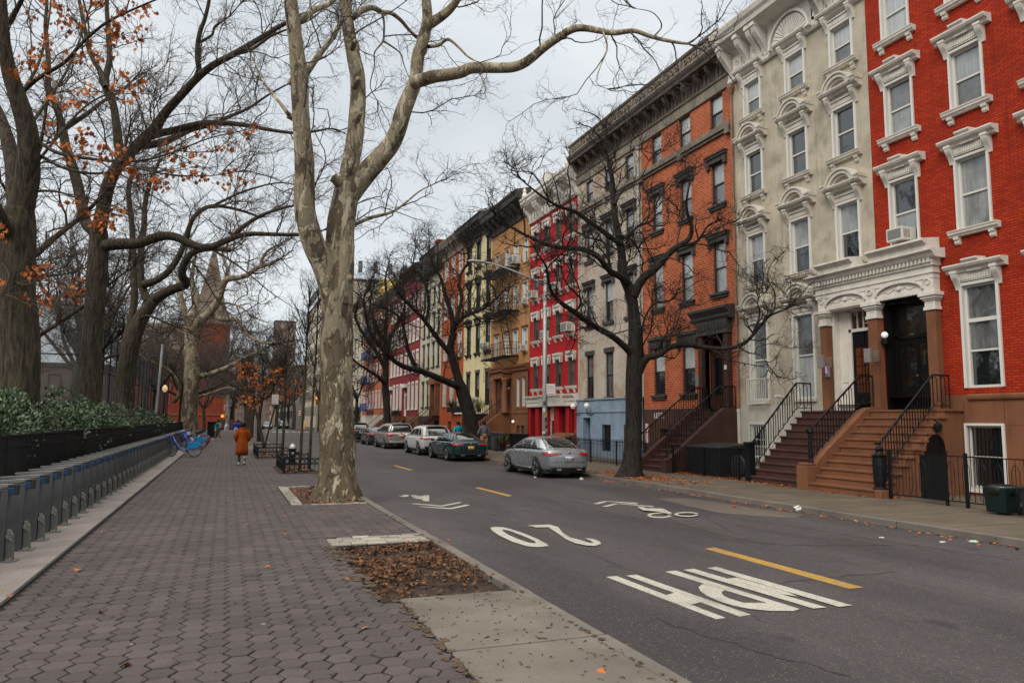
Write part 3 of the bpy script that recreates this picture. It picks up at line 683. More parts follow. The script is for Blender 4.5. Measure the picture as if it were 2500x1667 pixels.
    if socks:
        for nm, m_ in socks.items(): kn, ak = legs[nm][1:3]; b = MB(); b.smooth = True; b.tube([Vector(kn).lerp(Vector(ak), .05), Vector(kn).lerp(Vector(ak), .5), Vector(ak)], [.075*s,.068*s,.05*s], 12); b.build('sock', m_, o)
    for nm, (hp, kn, ak, toe, heel) in legs.items():
        b = MB(); b.smooth = True; a, c = Vector(heel), Vector(toe); up = Vector((0,0,1)); b.tube([a-(c-a)*.12+up*.02*s, a+up*.035*s, a.lerp(c,.45)+up*.03*s, a.lerp(c,.8)+up*.012*s, c+(c-a)*.14+up*.0], [.03*s,.05*s,.047*s,.045*s,.02*s], 10); b.tube([a.lerp(c,.1)+up*.04*s, Vector(ak)], [.05*s,.046*s], 10); b.build('shoe', shoes, o)
        b = MB(); m_ = a.lerp(c, .5); b.bar(a-(c-a)*.1-up*.014*s, c+(c-a)*.12-up*.014*s, .085*s, .018*s); b.build('shoe_sole', SOLE, o)
    def sleeves(b, k=1.):
        for nm, (sh, el, wr) in sl.items():
            a, m_, e = Vector(sh), Vector(el), Vector(wr); b.tube([a+(Vector((0,0,1.42*s))-a)*.35, a, a.lerp(m_,.5), m_, m_.lerp(e,.55), e.lerp(m_,.05)], [.045*s*k,.068*s*k,.068*s*k,.066*s*k,.062*s*k,.056*s*k], 12)
    if coat:
        z1 = coat; R_ = [(0,-.02,z1*s,.24*s,.20*s),(0,-.02,(z1+.25)*s,.235*s,.19*s),(0,-.01,.85*s,.22*s,.175*s),(0,0,1.0*s,.205*s,.16*s),(0,0,1.16*s,.205*s,.15*s),(0,0,1.32*s,.22*s,.148*s),(0,0,1.42*s,.19*s,.125*s),(0,.005,1.475*s,.105*s,.095*s),(0,.005,1.53*s,.095*s,.092*s)]
        rings('coat', R_, top, o, 26, .0, 3, lambda b: sleeves(b, 1.22)) if False else rings('coat', R_[::-1], top, o, 28, .05, 3, lambda b: (sleeves(b, 1.22), b.tube([(.1*s*math.cos(t), .095*s*math.sin(t)+.0, 1.5*s+.02*math.cos(2*t)) for t in np.linspace(0, 2*PI, 17)], .028*s, 7, cap=False)))
    else:
        R_ = [(0,0,.92*s,.17*s,.13*s),(0,0,1.05*s,.165*s,.125*s),(0,0,1.2*s,.175*s,.13*s),(0,0,1.34*s,.195*s,.135*s),(0,0,1.42*s,.165*s,.11*s),(0,.005,1.48*s,.085*s,.08*s)]
        rings('jacket', R_[::-1], top, o, 20, .03, 5, sleeves)
    b = MB(); b.smooth = True; prof = [(.0,1.765),(.05,1.758),(.085,1.73),(.1,1.68),(.1,1.63),(.09,1.585-hairlen*.5),(.06,1.56-hairlen)]
    b.lathe([(r_*s*hs, (z_+.02*(hs-1)*5)*s) for r_, z_ in prof], 16, (0, -.022*s, 0)); b.build('hair', hair, o)
    for sd in (-1, 1):
        b = MB(); b.lathe([(0,-.012*s),(.016*s,0),(0,.012*s)], 8, (sd*.04*s,.088*s,1.665*s), 'y'); b.build('eye', plain('eye', (.02,.015,.01), .3), o)
    if bag:
        b = MB(); b.box(-.15*s,.15*s,-.30*s,-.14*s,1.02*s,1.44*s); b.build('backpack', bag, o, bevel=.04)
    return o
K_DK = cloth('dark_cloth', (.018,.018,.022)); K_HAIR = surf('dark_hair', (.012,.009,.008), .6, .4, 20, .5, 60); K_RED = surf('red_hair', (.25,.06,.02), .6, .3, 20, .4, 60)
person('person walking away in a long rust orange coat and white trainers', 0.62, 30.6, 0, R(4), 1.66, SKIN_D, K_HAIR, cloth('rust_coat', (.24,.045,.004), .3), cloth('sage_leggings', (.13,.15,.13)), coat=.42, step=.34, arms=((.22,-.02),(.22,.06)), hairlen=.03, elbow=.5, hs=1.3, socks={'r': cloth('pale_sock', (.5,.5,.47), .1)}, tw=.95)
person('person in a teal green jacket, khaki trousers and white shoes by the bicycles', -.62, 65.2, 0, R(62), 1.72, SKIN_D, K_HAIR, cloth('teal_jacket', (.01,.13,.12)), cloth('khaki', (.15,.115,.09)), step=.4, arms=((.5,.16),(.3,-.1)), bag=cloth('grey_bag', (.2,.22,.2)))
person('red haired person in a cobalt blue jacket partly behind the rust orange coat', 0.75, 61.5, 0, R(-15), 1.74, SKIN_L, K_RED, cloth('cobalt_jacket', (.012,.03,.22)), cloth('pale_trousers', (.35,.33,.3)), step=.3, hairlen=.1)
person('person in a turquoise top walking beyond the teal coupe', 13.0, 42.5, ZP, R(8), 1.78, SKIN_D, K_HAIR, cloth('turquoise_top', (.01,.26,.36)), K_DK, step=.35)
person('person in a grey hooded top and tan shorts beside the teal coupe', 12.75, 37.0, ZP, R(12), 1.83, SKIN_D, K_HAIR, cloth('grey_hoodie', (.10,.10,.11)), cloth('tan_shorts', (.26,.15,.07)), step=.32, arms=((.35,.1),(.3,-.05)), shorts=True, shoes=cloth('red_black_shoe', (.12,.02,.02)), elbow=.3)
person('dark clothed person near the stoop railings of the ivory house', 13.7, 63.5, ZP, R(170), 1.75, SKIN_D, K_HAIR, K_DK, K_DK, step=.25, shoes=K_DK)
person('second dark clothed person by the railings next to the ivory house', 14.3, 61.0, ZP, R(190), 1.7, SKIN_L, K_HAIR, cloth('charcoal_top', (.04,.04,.045)), K_DK, step=.2, shoes=K_DK)
person('tall person in black with a lilac cap waiting by the traffic light pole', 1.5, 108, 0, R(160), 1.86, SKIN_D, plain('lilac_cap', (.25,.25,.55), .7), K_DK, K_DK, step=.2, shoes=K_DK)
# ------------------------------------------------------------------ materials for the houses
TRIM = surf('white_trim', (.63,.59,.53), .6, .12, 3, .15, 60, c2=(.42,.38,.32), c2s=3, c2t=(.58,.8), streak=.4)
TRIM2 = surf('cream_trim', (.53,.49,.425), .65, .14, 2, .15, 50, streak=.4)
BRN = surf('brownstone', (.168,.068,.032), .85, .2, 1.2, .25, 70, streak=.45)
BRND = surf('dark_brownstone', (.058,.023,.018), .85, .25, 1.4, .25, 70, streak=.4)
LEADT = surf('leaden_trim', (.05,.044,.04), .7, .3, 3, .3, 40, streak=.3)
TANC = surf('weathered_tin', (.20,.165,.13), .7, .25, 2, .2, 40, streak=.5)
BLK = surf('black_iron', (.007,.007,.008), .5, .3, 8, .1, 90, spec=.2)
DARKF = plain('dark_sash', (.03,.028,.026), .5)
WHITEF = plain('white_sash', (.6,.58,.54), .5)
ALUF = plain('bronze_sash', (.10,.085,.07), .5)
ROOFM = surf('roof_felt', (.06,.058,.056), .9, .3, 1, .2, 30)
G_D = glass('dark_pane', (.008,.011,.012)); G_B = glass('blind_pane', (.30,.31,.31), .06, .9, (.14,.15,.15)); G_C = glass('curtain_pane', (.14,.14,.135), .06, .9, (.03,.033,.034))
G_W = glass('shade_pane', (.43,.45,.45), .06, .8, (.36,.37,.37))
DOORB = plain('black_door', (.007,.006,.006), .3, 0, .25); WOODD = surf('wood_door', (.055,.022,.014), .4, .3, 6, .1)
METG = plain('grey_metal', (.3,.3,.3), .4, .6)
ACM = surf('air_conditioner_case', (.55,.53,.49), .5, .1, 5, 0); ACG = plain('air_conditioner_grille', (.16,.16,.155), .6)

def wall_mesh(y0, y1, z0, z1, holes, mat, name, parent, d=.2, x=0.):
    b = MB()
    ys = sorted({y0, y1, *[v for h in holes for v in h[:2]]}); zs = sorted({z0, z1, *[v for h in holes for v in h[2:4]]})
    ys = [v for v in ys if y0 <= v <= y1]; zs = [v for v in zs if z0 <= v <= z1]
    for i in range(len(ys)-1):
        for j in range(len(zs)-1):
            cy, cz = (ys[i]+ys[i+1])/2, (zs[j]+zs[j+1])/2
            if any(h[0] < cy < h[1] and h[2] < cz < h[3] for h in holes): continue
            b.add([(x,ys[i],zs[j]),(x,ys[i+1],zs[j]),(x,ys[i+1],zs[j+1]),(x,ys[i],zs[j+1])], [(0,1,2,3)])
    for h in holes:
        a, c, e, f = h[:4]; e = max(e, z0)
        b.add([(x,a,e),(x,c,e),(x,c,f),(x,a,f),(x+d,a,e),(x+d,c,e),(x+d,c,f),(x+d,a,f)], [(0,1,5,4),(1,2,6,5),(2,3,7,6),(3,0,4,7)])
    return b.build(name, mat, parent)

def frame_mesh(w, h, mat, case, split=.5, transom=0, door=False):
    def mk():
        b = MB(); W = w/2
        if case:
            b.box(-.05, .1, -W-case, -W+.002, -.0, h+case); b.box(-.05, .1, W-.002, W+case, 0, h+case); b.box(-.055, .1, -W, W, h-.002, h+case)
        t = .055
        b.box(.07, .17, -W, -W+t, 0, h); b.box(.07, .17, W-t, W, 0, h); b.box(.072, .17, -W+t, W-t, h-t, h); b.box(.072, .19, -W+t, W-t, 0, t*1.3)
        zm = h*split; b.box(.1, .165, -W+t, W-t, zm-.025, zm+.025)
        if transom: b.box(.065, .168, -W+t, W-t, transom-.05, transom+.05)
        return b.mesh('window', mat)
    return cached(('fr', round(w,2), round(h,2), mat.name, case, split, transom), mk)
def pane_mesh(w, h, up, lo, split=.5):
    def mk():
        b = MB(); W = w/2-.045; zm = h*split
        b.add([(.125,-W,zm),(.125,W,zm),(.125,W,h-.045),(.125,-W,h-.045)], [(0,3,2,1)], 0)
        b.add([(.15,-W,.05),(.15,W,.05),(.15,W,zm),(.15,-W,zm)], [(0,3,2,1)], 1)
        return b.mesh('pane', [up, lo])
    return cached(('pa', round(w,2), round(h,2), up.name, lo.name, split), mk)
def sill_mesh(w, style, mat):
    def mk():
        b = MB(); W = w/2
        if style == 'corbel':
            e = .26; b.prism([(-.2,-.02),(-.17,-.07),(-.17,-.1),(-.11,-.15),(-.11,-.17),(.05,-.17),(.05,0),(-.2,0)], -W-e, W+e, 'y')
            for s in (-1, 1):
                y = s*(W+.06); b.prism([(-.13,-.17),(-.12,-.24),(-.07,-.27),(-.08,-.33),(-.04,-.38),(0.01,-.38),(0.01,-.17)], y-.075, y+.075, 'y')
        elif style == 'stone':
            b.box(-.1, .08, -W-.12, W+.12, -.17, 0)
        elif style == 'ledge':
            b.box(-.13, .08, -W-.16, W+.16, -.09, 0); b.box(-.08, .02, -W-.1, W+.1, -.2, -.085)
        else: b.box(-.06, .08, -W-.06, W+.06, -.1, 0)
        return b.mesh('sill', mat, .006)
    return cached(('si', round(w,2), style, mat.name), mk)
def arc_band(c, r0, r1, x0, x1, b, a0=0, a1=180, n=12):
    for i in range(n):
        a, e = R(a0+(a1-a0)*i/n), R(a0+(a1-a0)*(i+1)/n)
        b.prism([(c[0]+r0*math.cos(a), c[1]+r0*math.sin(a)), (c[0]+r1*math.cos(a), c[1]+r1*math.sin(a)), (c[0]+r1*math.cos(e), c[1]+r1*math.sin(e)), (c[0]+r0*math.cos(e), c[1]+r0*math.sin(e))], x0, x1, 'x')
def console(b, y, zt, d, h, wd):
    """scrolled bracket hanging under zt, projecting d"""
    p = [(0.01,zt),(-d,zt),(-d,zt-.1*h)]
    for i in range(9):
        t = i/8; a = t*PI
        p.append((-d*(1-t*.82) - .10*d*math.sin(a*2)*(1 if t < .5 else .6), zt-.1*h-.9*h*t))
    p.append((.01, zt-h)); b.prism(p, y-wd/2, y+wd/2, 'y')
    b.prism([(-d*1.05,zt),(-d*1.05,zt-.13*h),(-.02,zt-.13*h),(-.02,zt)], y-wd*.62, y+wd*.62, 'y')
def hood_mesh(w, h, style, mat):
    def mk():
        b = MB(); W = w/2 - (.05 if style in ('red','arch','flatarch') else 0)
        if style == 'red':
            b.box(-.07, .05, -W-.2, W+.2, h+.1, h+.34)
            for i in range(int((2*W+.3)/.07)):
                y = -W-.14+i*.07
                if y < W+.12: b.box(-.1, -.06, y, y+.035, h+.14, h+.24)
            b.prism([(-.1,h+.34),(-.14,h+.36),(-.16,h+.42),(-.26,h+.46),(-.3,h+.52),(-.3,h+.56),(.05,h+.58),(.05,h+.34)], -W-.4, W+.4, 'y')
            b.prism([(-.3,h+.56),(-.35,h+.62),(-.35,h+.66),(.05,h+.68),(.05,h+.56)], -W*.55, W*.55, 'y')
            b.box(-.16, -.06, -W*.5, W*.5, h+.34, h+.46)
            for s in (-1, 1): console(b, s*(W+.14), h+.4, .24, .5, .15)
        elif style in ('arch', 'flatarch'):
            b.box(-.06, .05, -W-.12, W+.12, h+.1, h+.4); b.box(-.1, .05, -W-.14, W+.14, h+.26, h+.31)
            b.prism([(-.1,h+.4),(-.16,h+.42),(-.2,h+.48),(-.3,h+.52),(-.34,h+.58),(-.34,h+.62),(.05,h+.66),(.05,h+.4)], -W-.4, W+.4, 'y')
            if style == 'arch':
                c = (0, h+.56-.08); arc_band(c, .44, .58, -.32, .05, b, 12, 168); arc_band(c, .36, .45, -.24, .05, b, 10, 170); arc_band(c, .56, .62, -.37, .04, b, 10, 170)
                b.box(-.12, .05, -.38, .38, h+.6, h+.82)
                for s in (-1, 1): b.prism([(-.34,h+.62),(-.38,h+.68),(-.38,h+.72),(.05,h+.75),(.05,h+.62)], s*(W+.42), s*.52, 'y')
            for s in (-1, 1): console(b, s*(W+.15), h+.46, .27, .52, .14)
        elif style == 'ears':
            b.box(-.1, .05, -W-.2, W+.2, h, h+.2); b.box(-.16, .05, -W-.24, W+.24, h+.2, h+.3); b.box(-.2, .05, -W-.27, W+.27, h+.3, h+.35)
            for s in (-1, 1): b.box(-.12, .05, s*(W+.22), s*(W+.05), h-.18, h+.03)
        elif style == 'dentear':
            b.box(-.1, .05, -W-.22, W+.22, h+.02, h+.36); b.box(-.18, .05, -W-.27, W+.27, h+.36, h+.5)
            for s in (-1, 1): b.box(-.14, .05, s*(W+.26), s*(W+.08), h-.2, h+.4)
            n = 8
            for i in range(n): y = -W+.02+i*2*W/n; b.box(-.14, -.09, y, y+.05, h+.1, h+.24)
        elif style == 'flare':
            b.prism([(-.0,h),(-.1,h+.02),(-.14,h+.2),(-.2,h+.26),(-.22,h+.36),(-.22,h+.4),(.05,h+.42),(.05,h)], -W-.2, W+.2, 'y')
            for s in (-1, 1): b.prism([(s*(W+.02),h-.16),(s*(W+.16),h-.16),(s*(W+.25),h+.3),(s*(W+.02),h+.3)], -.17, .02, 'x')
            for i in range(5): y = -W*.8+i*W*.4; b.box(-.15, -.1, y-.03, y+.03, h+.06, h+.2)
        elif style == 'dark':
            b.box(-.12, .05, -W-.22, W+.22, h+.05, h+.34); b.prism([(-.12,h+.34),(-.24,h+.42),(-.24,h+.5),(.05,h+.52),(.05,h+.34)], -W-.32, W+.32, 'y')
            b.prism([(-W*.9,h+.5),(0,h+.66),(W*.9,h+.5)], -.2, .04, 'x')
            for s in (-1, 1): console(b, s*(W+.14), h+.36, .17, .44, .12)
        elif style == 'lintel': b.box(-.05, .05, -W-.12, W+.12, h+.005, h+.24)
        elif style == 'slim': b.box(-.07, .05, -W-.1, W+.1, h+.03, h+.13); b.box(-.12, .05, -W-.13, W+.13, h+.13, h+.2)
        return b.mesh('hood', mat)
    return cached(('ho', round(w,2), round(h,2), style, mat.name), mk)
def window(parent, y, z0, w, h, fmat, case=0, hood=None, hmat=None, sill=None, smat=None, up=None, lo=None, split=.5, transom=0):
    o = link('window', frame_mesh(w, h, fmat, case, split, transom), parent, (0, y, z0))
    up = up or rnd.choice([G_D, G_D, G_C, G_B, G_B]); lo = lo or rnd.choice([G_D, G_D, G_C, G_C, G_B])
    link('pane', pane_mesh(w, h, up, lo, split), o)
    if sill: link('sill', sill_mesh(w, sill, smat or hmat), o)
    if hood: link('hood', hood_mesh(w, h, hood, hmat), o)
    return o
def house(label, y0, y1, top, name='row_house', depth=11, back=None):
    o = empty(name, (XF, y0, 0), 0, label, 'house', 'row houses along the street')
    b = MB(); L = y1-y0
    b.add([(.75,0,-.2),(depth,0,-.2),(depth,L,-.2),(.75,L,-.2),(.75,0,top),(depth,0,top),(depth,L,top),(.75,L,top)], [(0,1,5,4),(1,2,6,5),(2,3,7,6),(3,0,4,7)])
    b.add([(0,0,-.2),(.75,0,-.2),(.75,0,top),(0,0,top)], [(0,1,2,3)]); b.add([(0,L,-.2),(.75,L,-.2),(.75,L,top),(0,L,top)], [(0,1,2,3)])
    b.build('party_wall', back or PARTY, o)
    b = MB(); b.box(.05, depth, .0, L, top-.02, top+.06); b.box(depth-.2, depth, .002, L-.002, top+.06, top+.5); b.build('roof', ROOFM, o)
    return o
PARTY = brick('party_brick', (.16,.085,.06), (.12,.07,.05), (.15,.13,.11), patch=(.14,.11,.09))
def cornice(o, L, z0, prof, mat, name='cornice', brs=None, extra=None, bevel=0):
    """prof: (x,z) profile from the wall, brs: list of (y, ztop, depth, height, width)"""
    b = MB(); b.prism([(.06, prof[0][1])] + prof + [(.06, prof[-1][1])], -.03, L+.03, 'y')
    for q in (brs or []): console(b, *q)
    if extra: extra(b)
    return b.build(name, mat, o, bevel=bevel)
def ac_unit(x, y, z, label, w=.55, h=.38, d=.45):
    o = empty('window_air_conditioner', (x, y, z), 0, label, 'air conditioner', 'air conditioners in the windows')
    def mk():
        b = MB(); b.box(-d, .1, -w/2, w/2, 0, h); return b.mesh('case', ACM, .012)
    def mk2():
        b = MB(); b.box(-d-.006, -d+.004, -w/2+.05, w/2-.05, .05, h-.05)
        for i in range(5): b.box(-d+.06+i*.05, -d+.085+i*.05, -w/2-.005, w/2+.005, .06, h-.08)
        return b.mesh('grille', ACG)
    link('case', cached(('ac', w, h, d), mk), o); link('grille', cached(('acg', w, h, d), mk2), o)
    b = MB(); b.bar((-d+.1, 0, 0), (.05, 0, -.25), .03); link('bracket', cached(('acb', d), lambda: b.mesh('bracket', METG)), o)
    return o
def railing(parent, pts, h=.9, loops=True, name='railing', r=.024, step=.27, curl=True):
    """iron stair rail whose foot follows pts"""
    b = MB(); up = Vector((0,0,h)); P = [Vector(p) for p in pts]
    top = [p+up for p in P]
    if curl: top = [top[0]+Vector((-.03,0,-.14)), top[0]+Vector((-.16,0,-.02))][::-1][:1] + top
    b.tube(top, r*1.2, 8)
    for a, c in zip(P[:-1], P[1:]):
        n = max(1, int(round((c-a).length/step)))
        for i in range(n):
            p = a.lerp(c, (i+.0)/n); q = a.lerp(c, (i+.5)/n)
            b.tube([p+Vector((0,0,.03)), p+up], r*.62, 5)
            if loops:
                m = (p+q)/2; hw = (q-p)/2
                for zz, s in ((h-.04, -1), (.12, 1)):
                    arc = [m + hw*math.cos(t) + Vector((0,0,zz + s*(.11-.11*math.sin(t)))) for t in np.linspace(0, PI, 7)]
                    b.tube(arc, r*.42, 5)
                b.tube([q+Vector((0,0,.2)), q+Vector((0,0,h-.14))], r*.55, 5)
        b.tube([a+Vector((0,0,.09)), c+Vector((0,0,.09))], r*.55, 5)
    e = P[-1]; b.tube([e, e+up], r*.8, 6); b.tube([P[0], P[0]+up], r*.9, 6)
    return b.build(name, BLK, parent)
def stoop(o, ya, yb, n, xs, xl, zl, mat, lip=.03, side=.03, z0=ZP):
    """steps between ya and yb (house coordinates, x negative towards the road), from xs (foot) up to xl (landing)"""
    b = MB(); run = (xl-xs)/(n-1); rise = (zl-z0)/n
    for i in range(n):
        z = z0+rise*(i+1); x = xs+run*i; xe = x+run+.08 if i < n-1 else .0
        b.box(x+lip, xe, ya, yb, (z0-.05 if i < 2 else z-rise*2.2), z-.055); b.box(x, xe, ya-side*(i > 0), yb+.03*(i > 0), z-.055, z)
    return b.build('stoop', mat, o, bevel=.008)

# ------------------------------------------------------------------ 1 red house with white hoods, brownstone base
RED = brick('red_painted_brick', (.41,.038,.008), (.29,.018,.006), (.17,.011,.005), ms=.012, dirt=.6, rough=.8)
Y0 = 9.6; H1 = house('tall vermilion brick house with heavy white window hoods and a brownstone base', Y0, 16.44, 18.1)
L1 = 16.44-Y0
cols = [15.37-Y0, 13.24-Y0, 11.11-Y0]; W1 = .86
wins = [(c, z, W1, h) for c in cols for z, h in ((13.38, 1.63), (10.33, 1.63), (6.99, 1.95))] + [(c, 2.76, .92, 2.72) for c in cols[1:]]
hole = lambda ws: [(y-w/2, y+w/2, z, z+h) for y, z, w, h in ws]
base_w = [(13.32-Y0, .16, .95, 1.62), (11.1-Y0, .16, .95, 1.62)]
DY = 15.48-Y0
wall_mesh(0, L1, 2.58, 18.1, hole(wins) + [(DY-.8, DY+.8, 2.2, 5.4)], RED, 'wall', H1, d=.6)
wall_mesh(0, L1, -.2, 2.58, hole(base_w) + [(DY-.8, DY+.8, 2.2, 5.4)], BRN, 'base_wall', H1, d=.6)
b = MB(); b.prism([(.0,2.45),(-.05,2.45),(-.07,2.5),(-.07,2.56),(0,2.6)], 0, 13.7-Y0, 'y')
for z in (1.82, .98, .3):
    for a, c in ((13.9-Y0, 14.2-Y0), (11.68-Y0, 12.78-Y0), (0, 10.56-Y0)): b.box(-.006, .03, a, c, z-.02, z+.02)
b.build('belt_course', BRN, H1)
b = MB()
for a in (12.78-Y0, 13.86-Y0, 11.64-Y0): b.box(-.004, .02, a-.006, a+.006, 1.82, 2.44)
b.build('masonry_joint', BRND, H1)
for i, (c, z, w_, h) in enumerate(wins):
    if z < 3: window(H1, c, z, w_, h, WHITEF, .075, 'red', TRIM, None, None, G_C, G_D, .36, 1.78)
    else: window(H1, c, z, w_, h, WHITEF, .065, 'red', TRIM, 'corbel', TRIM, [G_W, G_C, G_D, G_W, G_B, G_B, G_D, G_C, G_C][i], [G_W, G_B, G_B, G_W, G_C, G_B, G_C, G_D, G_D][i])
for c, z, w_, h in base_w: window(H1, c, z, w_, h, WHITEF, .06, None, None, 'plain', TRIM, G_D, G_D)
for c, z, w_, h in base_w:
    b = MB()
    for i in range(9): y = c-w_/2+.06+i*(w_-.12)/8; b.tube([(-.03,y,z+.04),(-.03,y,z+h-.03)], .009, 5)
    b.bar((-.03,c-w_/2,z+h*.5), (-.03,c+w_/2,z+h*.5), .02); b.build('window_guard', BLK, H1)
cornice(H1, L1, 16.2, [(0,16.2),(-.1,16.2),(-.12,16.5),(-.12,17.1),(-.5,17.3),(-.62,17.5),(-.62,17.7),(0,17.8)], TRIM, brs=[(y, 17.2, .5, .95, .2) for y in np.linspace(.3, L1-.3, 7)])
ac_unit(XF-.0, cols[0]+Y0, 7.06, 'white air conditioner in a red house window above the shared portico')
b = MB(); b.lathe([(.02,0),(.07,.02),(.1,.16),(.1,.2),(.02,.26)], 10, (17.12-XF,13.78-Y0,1.6)); b.bar((17.12-XF,13.78-Y0,1.85),(17.12-XF,13.9-Y0,1.92),.03); b.build('wall_lamp', BLK, H1)

# ------------------------------------------------------------------ shared portico, doors
def portico():
    o = empty('portico', (XF, 0, 0), 0, 'wide carved white double portico on brownstone piers over two stoops', 'portico')
    ya, yb = 14.34, 18.66; xf = -.24; o.scale = (1, 1, 1.024); o.location.z = -.043
    for nm, (a, c) in {'pier': (14.36, 14.65), 'pier_m': (16.31, 16.65), 'pier_l': (18.28, 18.56)}.items():
        b = MB(); b.box(xf, -.015 if nm != 'pier_m' else .4, a, c, 2.2, 4.86); b.build('pier', BRN, o, bevel=.01)
        b = MB()
        for k, (e, z0, z1) in enumerate(((.04,4.86,4.95),(.015,4.95,5.12),(.05,5.12,5.17),(.09,5.17,5.24),(.13,5.24,5.34))): b.box(xf-e, 0-.015, a-e, c+e, z0, z1)
        b.build('capital', TRIM, o, bevel=.008)
    b = MB()
    b.box(xf-.04, -.01, ya, yb, 5.72, 6.08)
    for a, c in ((14.35, 14.66), (16.3, 16.66), (18.26, 18.58)): b.box(xf-.03, -.01, a, c, 5.34, 5.72)
    for c, hw in ((15.48, .8), (17.47, .79)):        # shallow arched tympana
        n = 14; pts = [(c+hw*math.cos(t), 5.47+.3*math.sin(t)) for t in np.linspace(0, PI, n)]
        b.prism(pts, xf+.03, -.02, 'x')
        for i in range(n-1):
            (a1, z1), (a2, z2) = pts[i], pts[i+1]; b.bar((xf-.035, a1, z1), (xf-.035, a2, z2), .06, .05, up=(1,0,0))
            b.prism([(a1, z1), (a2, z2), (a2, 5.73), (a1, 5.73)], xf-.02, -.02, 'x')
        b.box(xf+.0, -.02, c-hw-.02, c+hw+.02, 5.34, 5.49)
        for i in range(16): y = c-hw+.05+i*(2*hw-.1)/15; b.box(xf-.02, xf+.01, y-.018, y+.018, 5.36, 5.46)
        b.lathe([(.0,-.07),(.06,-.06),(.075,0),(.06,.02)], 10, (xf+.02, c, 5.6), 'x')
        for s in (-1, 1):
            arc = [(xf+.02, c+s*(.1+.5*t), 5.56+.06*math.sin(t*9)*(1-t)) for t in np.linspace(0, 1, 12)]; b.tube(arc, .016, 5)
    for y, s in ((14.52,1),(16.46,1),(18.42,1),(16.5,-1)):
        arc = [(xf-.05, y+s*.11*(1-t*.7)*math.cos(t*7), 5.62+.11*(1-t*.7)*math.sin(t*7)) for t in np.linspace(0, 1, 16)]; b.tube(arc, .014, 5)
    b.build('entablature', TRIM, o)
    b = MB(); b.box(xf-.07, -.01, ya-.03, yb+.03, 5.86, 5.9); b.box(xf-.09, -.01, ya-.05, yb+.05, 6.06, 6.14)
    n = 34
    for i in range(n):
        y = ya+.03+i*(yb-ya-.06)/(n-1); b.box(xf-.17, xf-.05, y-.035, y+.035, 6.14, 6.25)
    b.box(xf-.1, -.01, ya-.05, yb+.05, 6.14, 6.27)
    b.prism([(xf-.16,6.25),(xf-.2,6.29),(xf-.24,6.36),(xf-.34,6.42),(xf-.34,6.46),(-.01,6.52),(-.01,6.25)], ya-.2, yb+.2, 'y')
    for a, c in ((14.3, 16.25), (16.85, 18.3)):
        b.prism([(xf-.28,6.44),(xf-.28,6.6),(xf-.36,6.64),(xf-.44,6.7),(xf-.44,6.76),(-.01,6.84),(-.01,6.44)], a, c, 'y')
    b.build('cornice', TRIM, o)
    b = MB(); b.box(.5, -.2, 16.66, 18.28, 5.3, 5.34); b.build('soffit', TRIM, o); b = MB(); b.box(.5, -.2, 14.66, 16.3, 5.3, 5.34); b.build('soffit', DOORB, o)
    # globe lamp, intercom and mail boxes on the piers
    b = MB(); b.lathe([(.0,-.09),(.07,-.06),(.1,0),(.07,.07),(.0,.1)], 14, (-.1,16.17,4.36)); b.build('globe', plain('lamp_glass', (.8,.8,.8), .2, emit=(1,.97,.9), es=.22), o)
    b = MB(); b.lathe([(.03,-.3),(.09,-.26),(.1,-.12),(.06,-.09)], 10, (-.1,16.17,4.36)); b.bar((-.1,16.31,4.16),(-.1,16.15,4.16),.04); b.build('lamp_bracket', BLK, o)
    b = MB(); b.box(-.3, -.2, 18.24, 18.34, 3.25, 3.6); b.build('intercom', plain('intercom_steel', (.35,.33,.36), .4, .5), o)
    b = MB(); b.box(-.315, -.295, 18.26, 18.32, 3.36, 3.56); b.build('intercom_screen', plain('screen', (.3,.2,.5), .3, emit=(.5,.35,.8), es=.35), o)
    for y, z in ((16.28, 3.55), (18.12, 3.5)):
        b = MB(); b.box(-.72, -.62, y-.11, y+.11, z, z+.4)
        for k in range(6): b.box(-.355, -.335, y-.1, y+.1, z+.05+k*.055, z+.075+k*.055)
        b.build('mail_box', surf('galvanised', (.32,.3,.28), .45, .15, 6, .1, metal=.5), o, bevel=.008)
    return o
portico()
def entry_door(H, y, z0, w, h, leaf, frame, glaz, x=.25, trans=.55, muntin=False):
    o = empty('door', (x, y, z0)); o.parent = H
    b = MB(); W = w/2
    b.box(-.05, .12, -W-.02, -W+.1, 0, h); b.box(-.05, .12, W-.1, W+.02, 0, h); b.box(-.05, .12, -W, W, h-trans-.1, h-trans); b.box(-.05, .12, -W, W, h-.08, h)
    for yy in ([-.3, 0, .3] if muntin else []): b.box(-.02, .1, yy*w*.7-.015, yy*w*.7+.015, h-trans, h)
    b.build('frame', frame, o)
    b = MB(); b.box(.0, .06, -W+.1, W-.1, 0, h-trans-.1); b.box(-.02, 0, -.015, .015, 0.05, h-trans-.12); b.build('leaf', leaf, o)
    b = MB(); b.box(.02, .05, -W+.1, W-.1, h-trans, h-.08)
    if muntin:
        for i in range(3):
            for k in range(5): b.box(-.012, .01, -W+.2+i*(w-.4)/3+.02, -W+.2+(i+1)*(w-.4)/3-.02, .55+k*.29, .55+(k+1)*.29-.03)
    else:
        for s in (-1, 1): b.box(-.012, .01, s*.07, s*(W-.18), .7, h-trans-.3)
    b.build('pane', glaz, o)
    b = MB(); b.lathe([(.0,-.04),(.03,-.03),(.03,-.01),(.012,0)], 8, (-.03,-.06 if muntin else .05,1.0), 'x'); b.build('handle', plain('brass', (.6,.4,.12), .3, 1), o)
    return o
AMB = glass('amber_pane', (.13,.035,.01), .1, .6, (.03,.01,.005))
entry_door(H1, DY, 2.2, 1.5, 3.15, DOORB, DOORB, glass('door_pane', (.005,.0045,.004), .05, .6, (.03,.018,.008)), .42, .95)
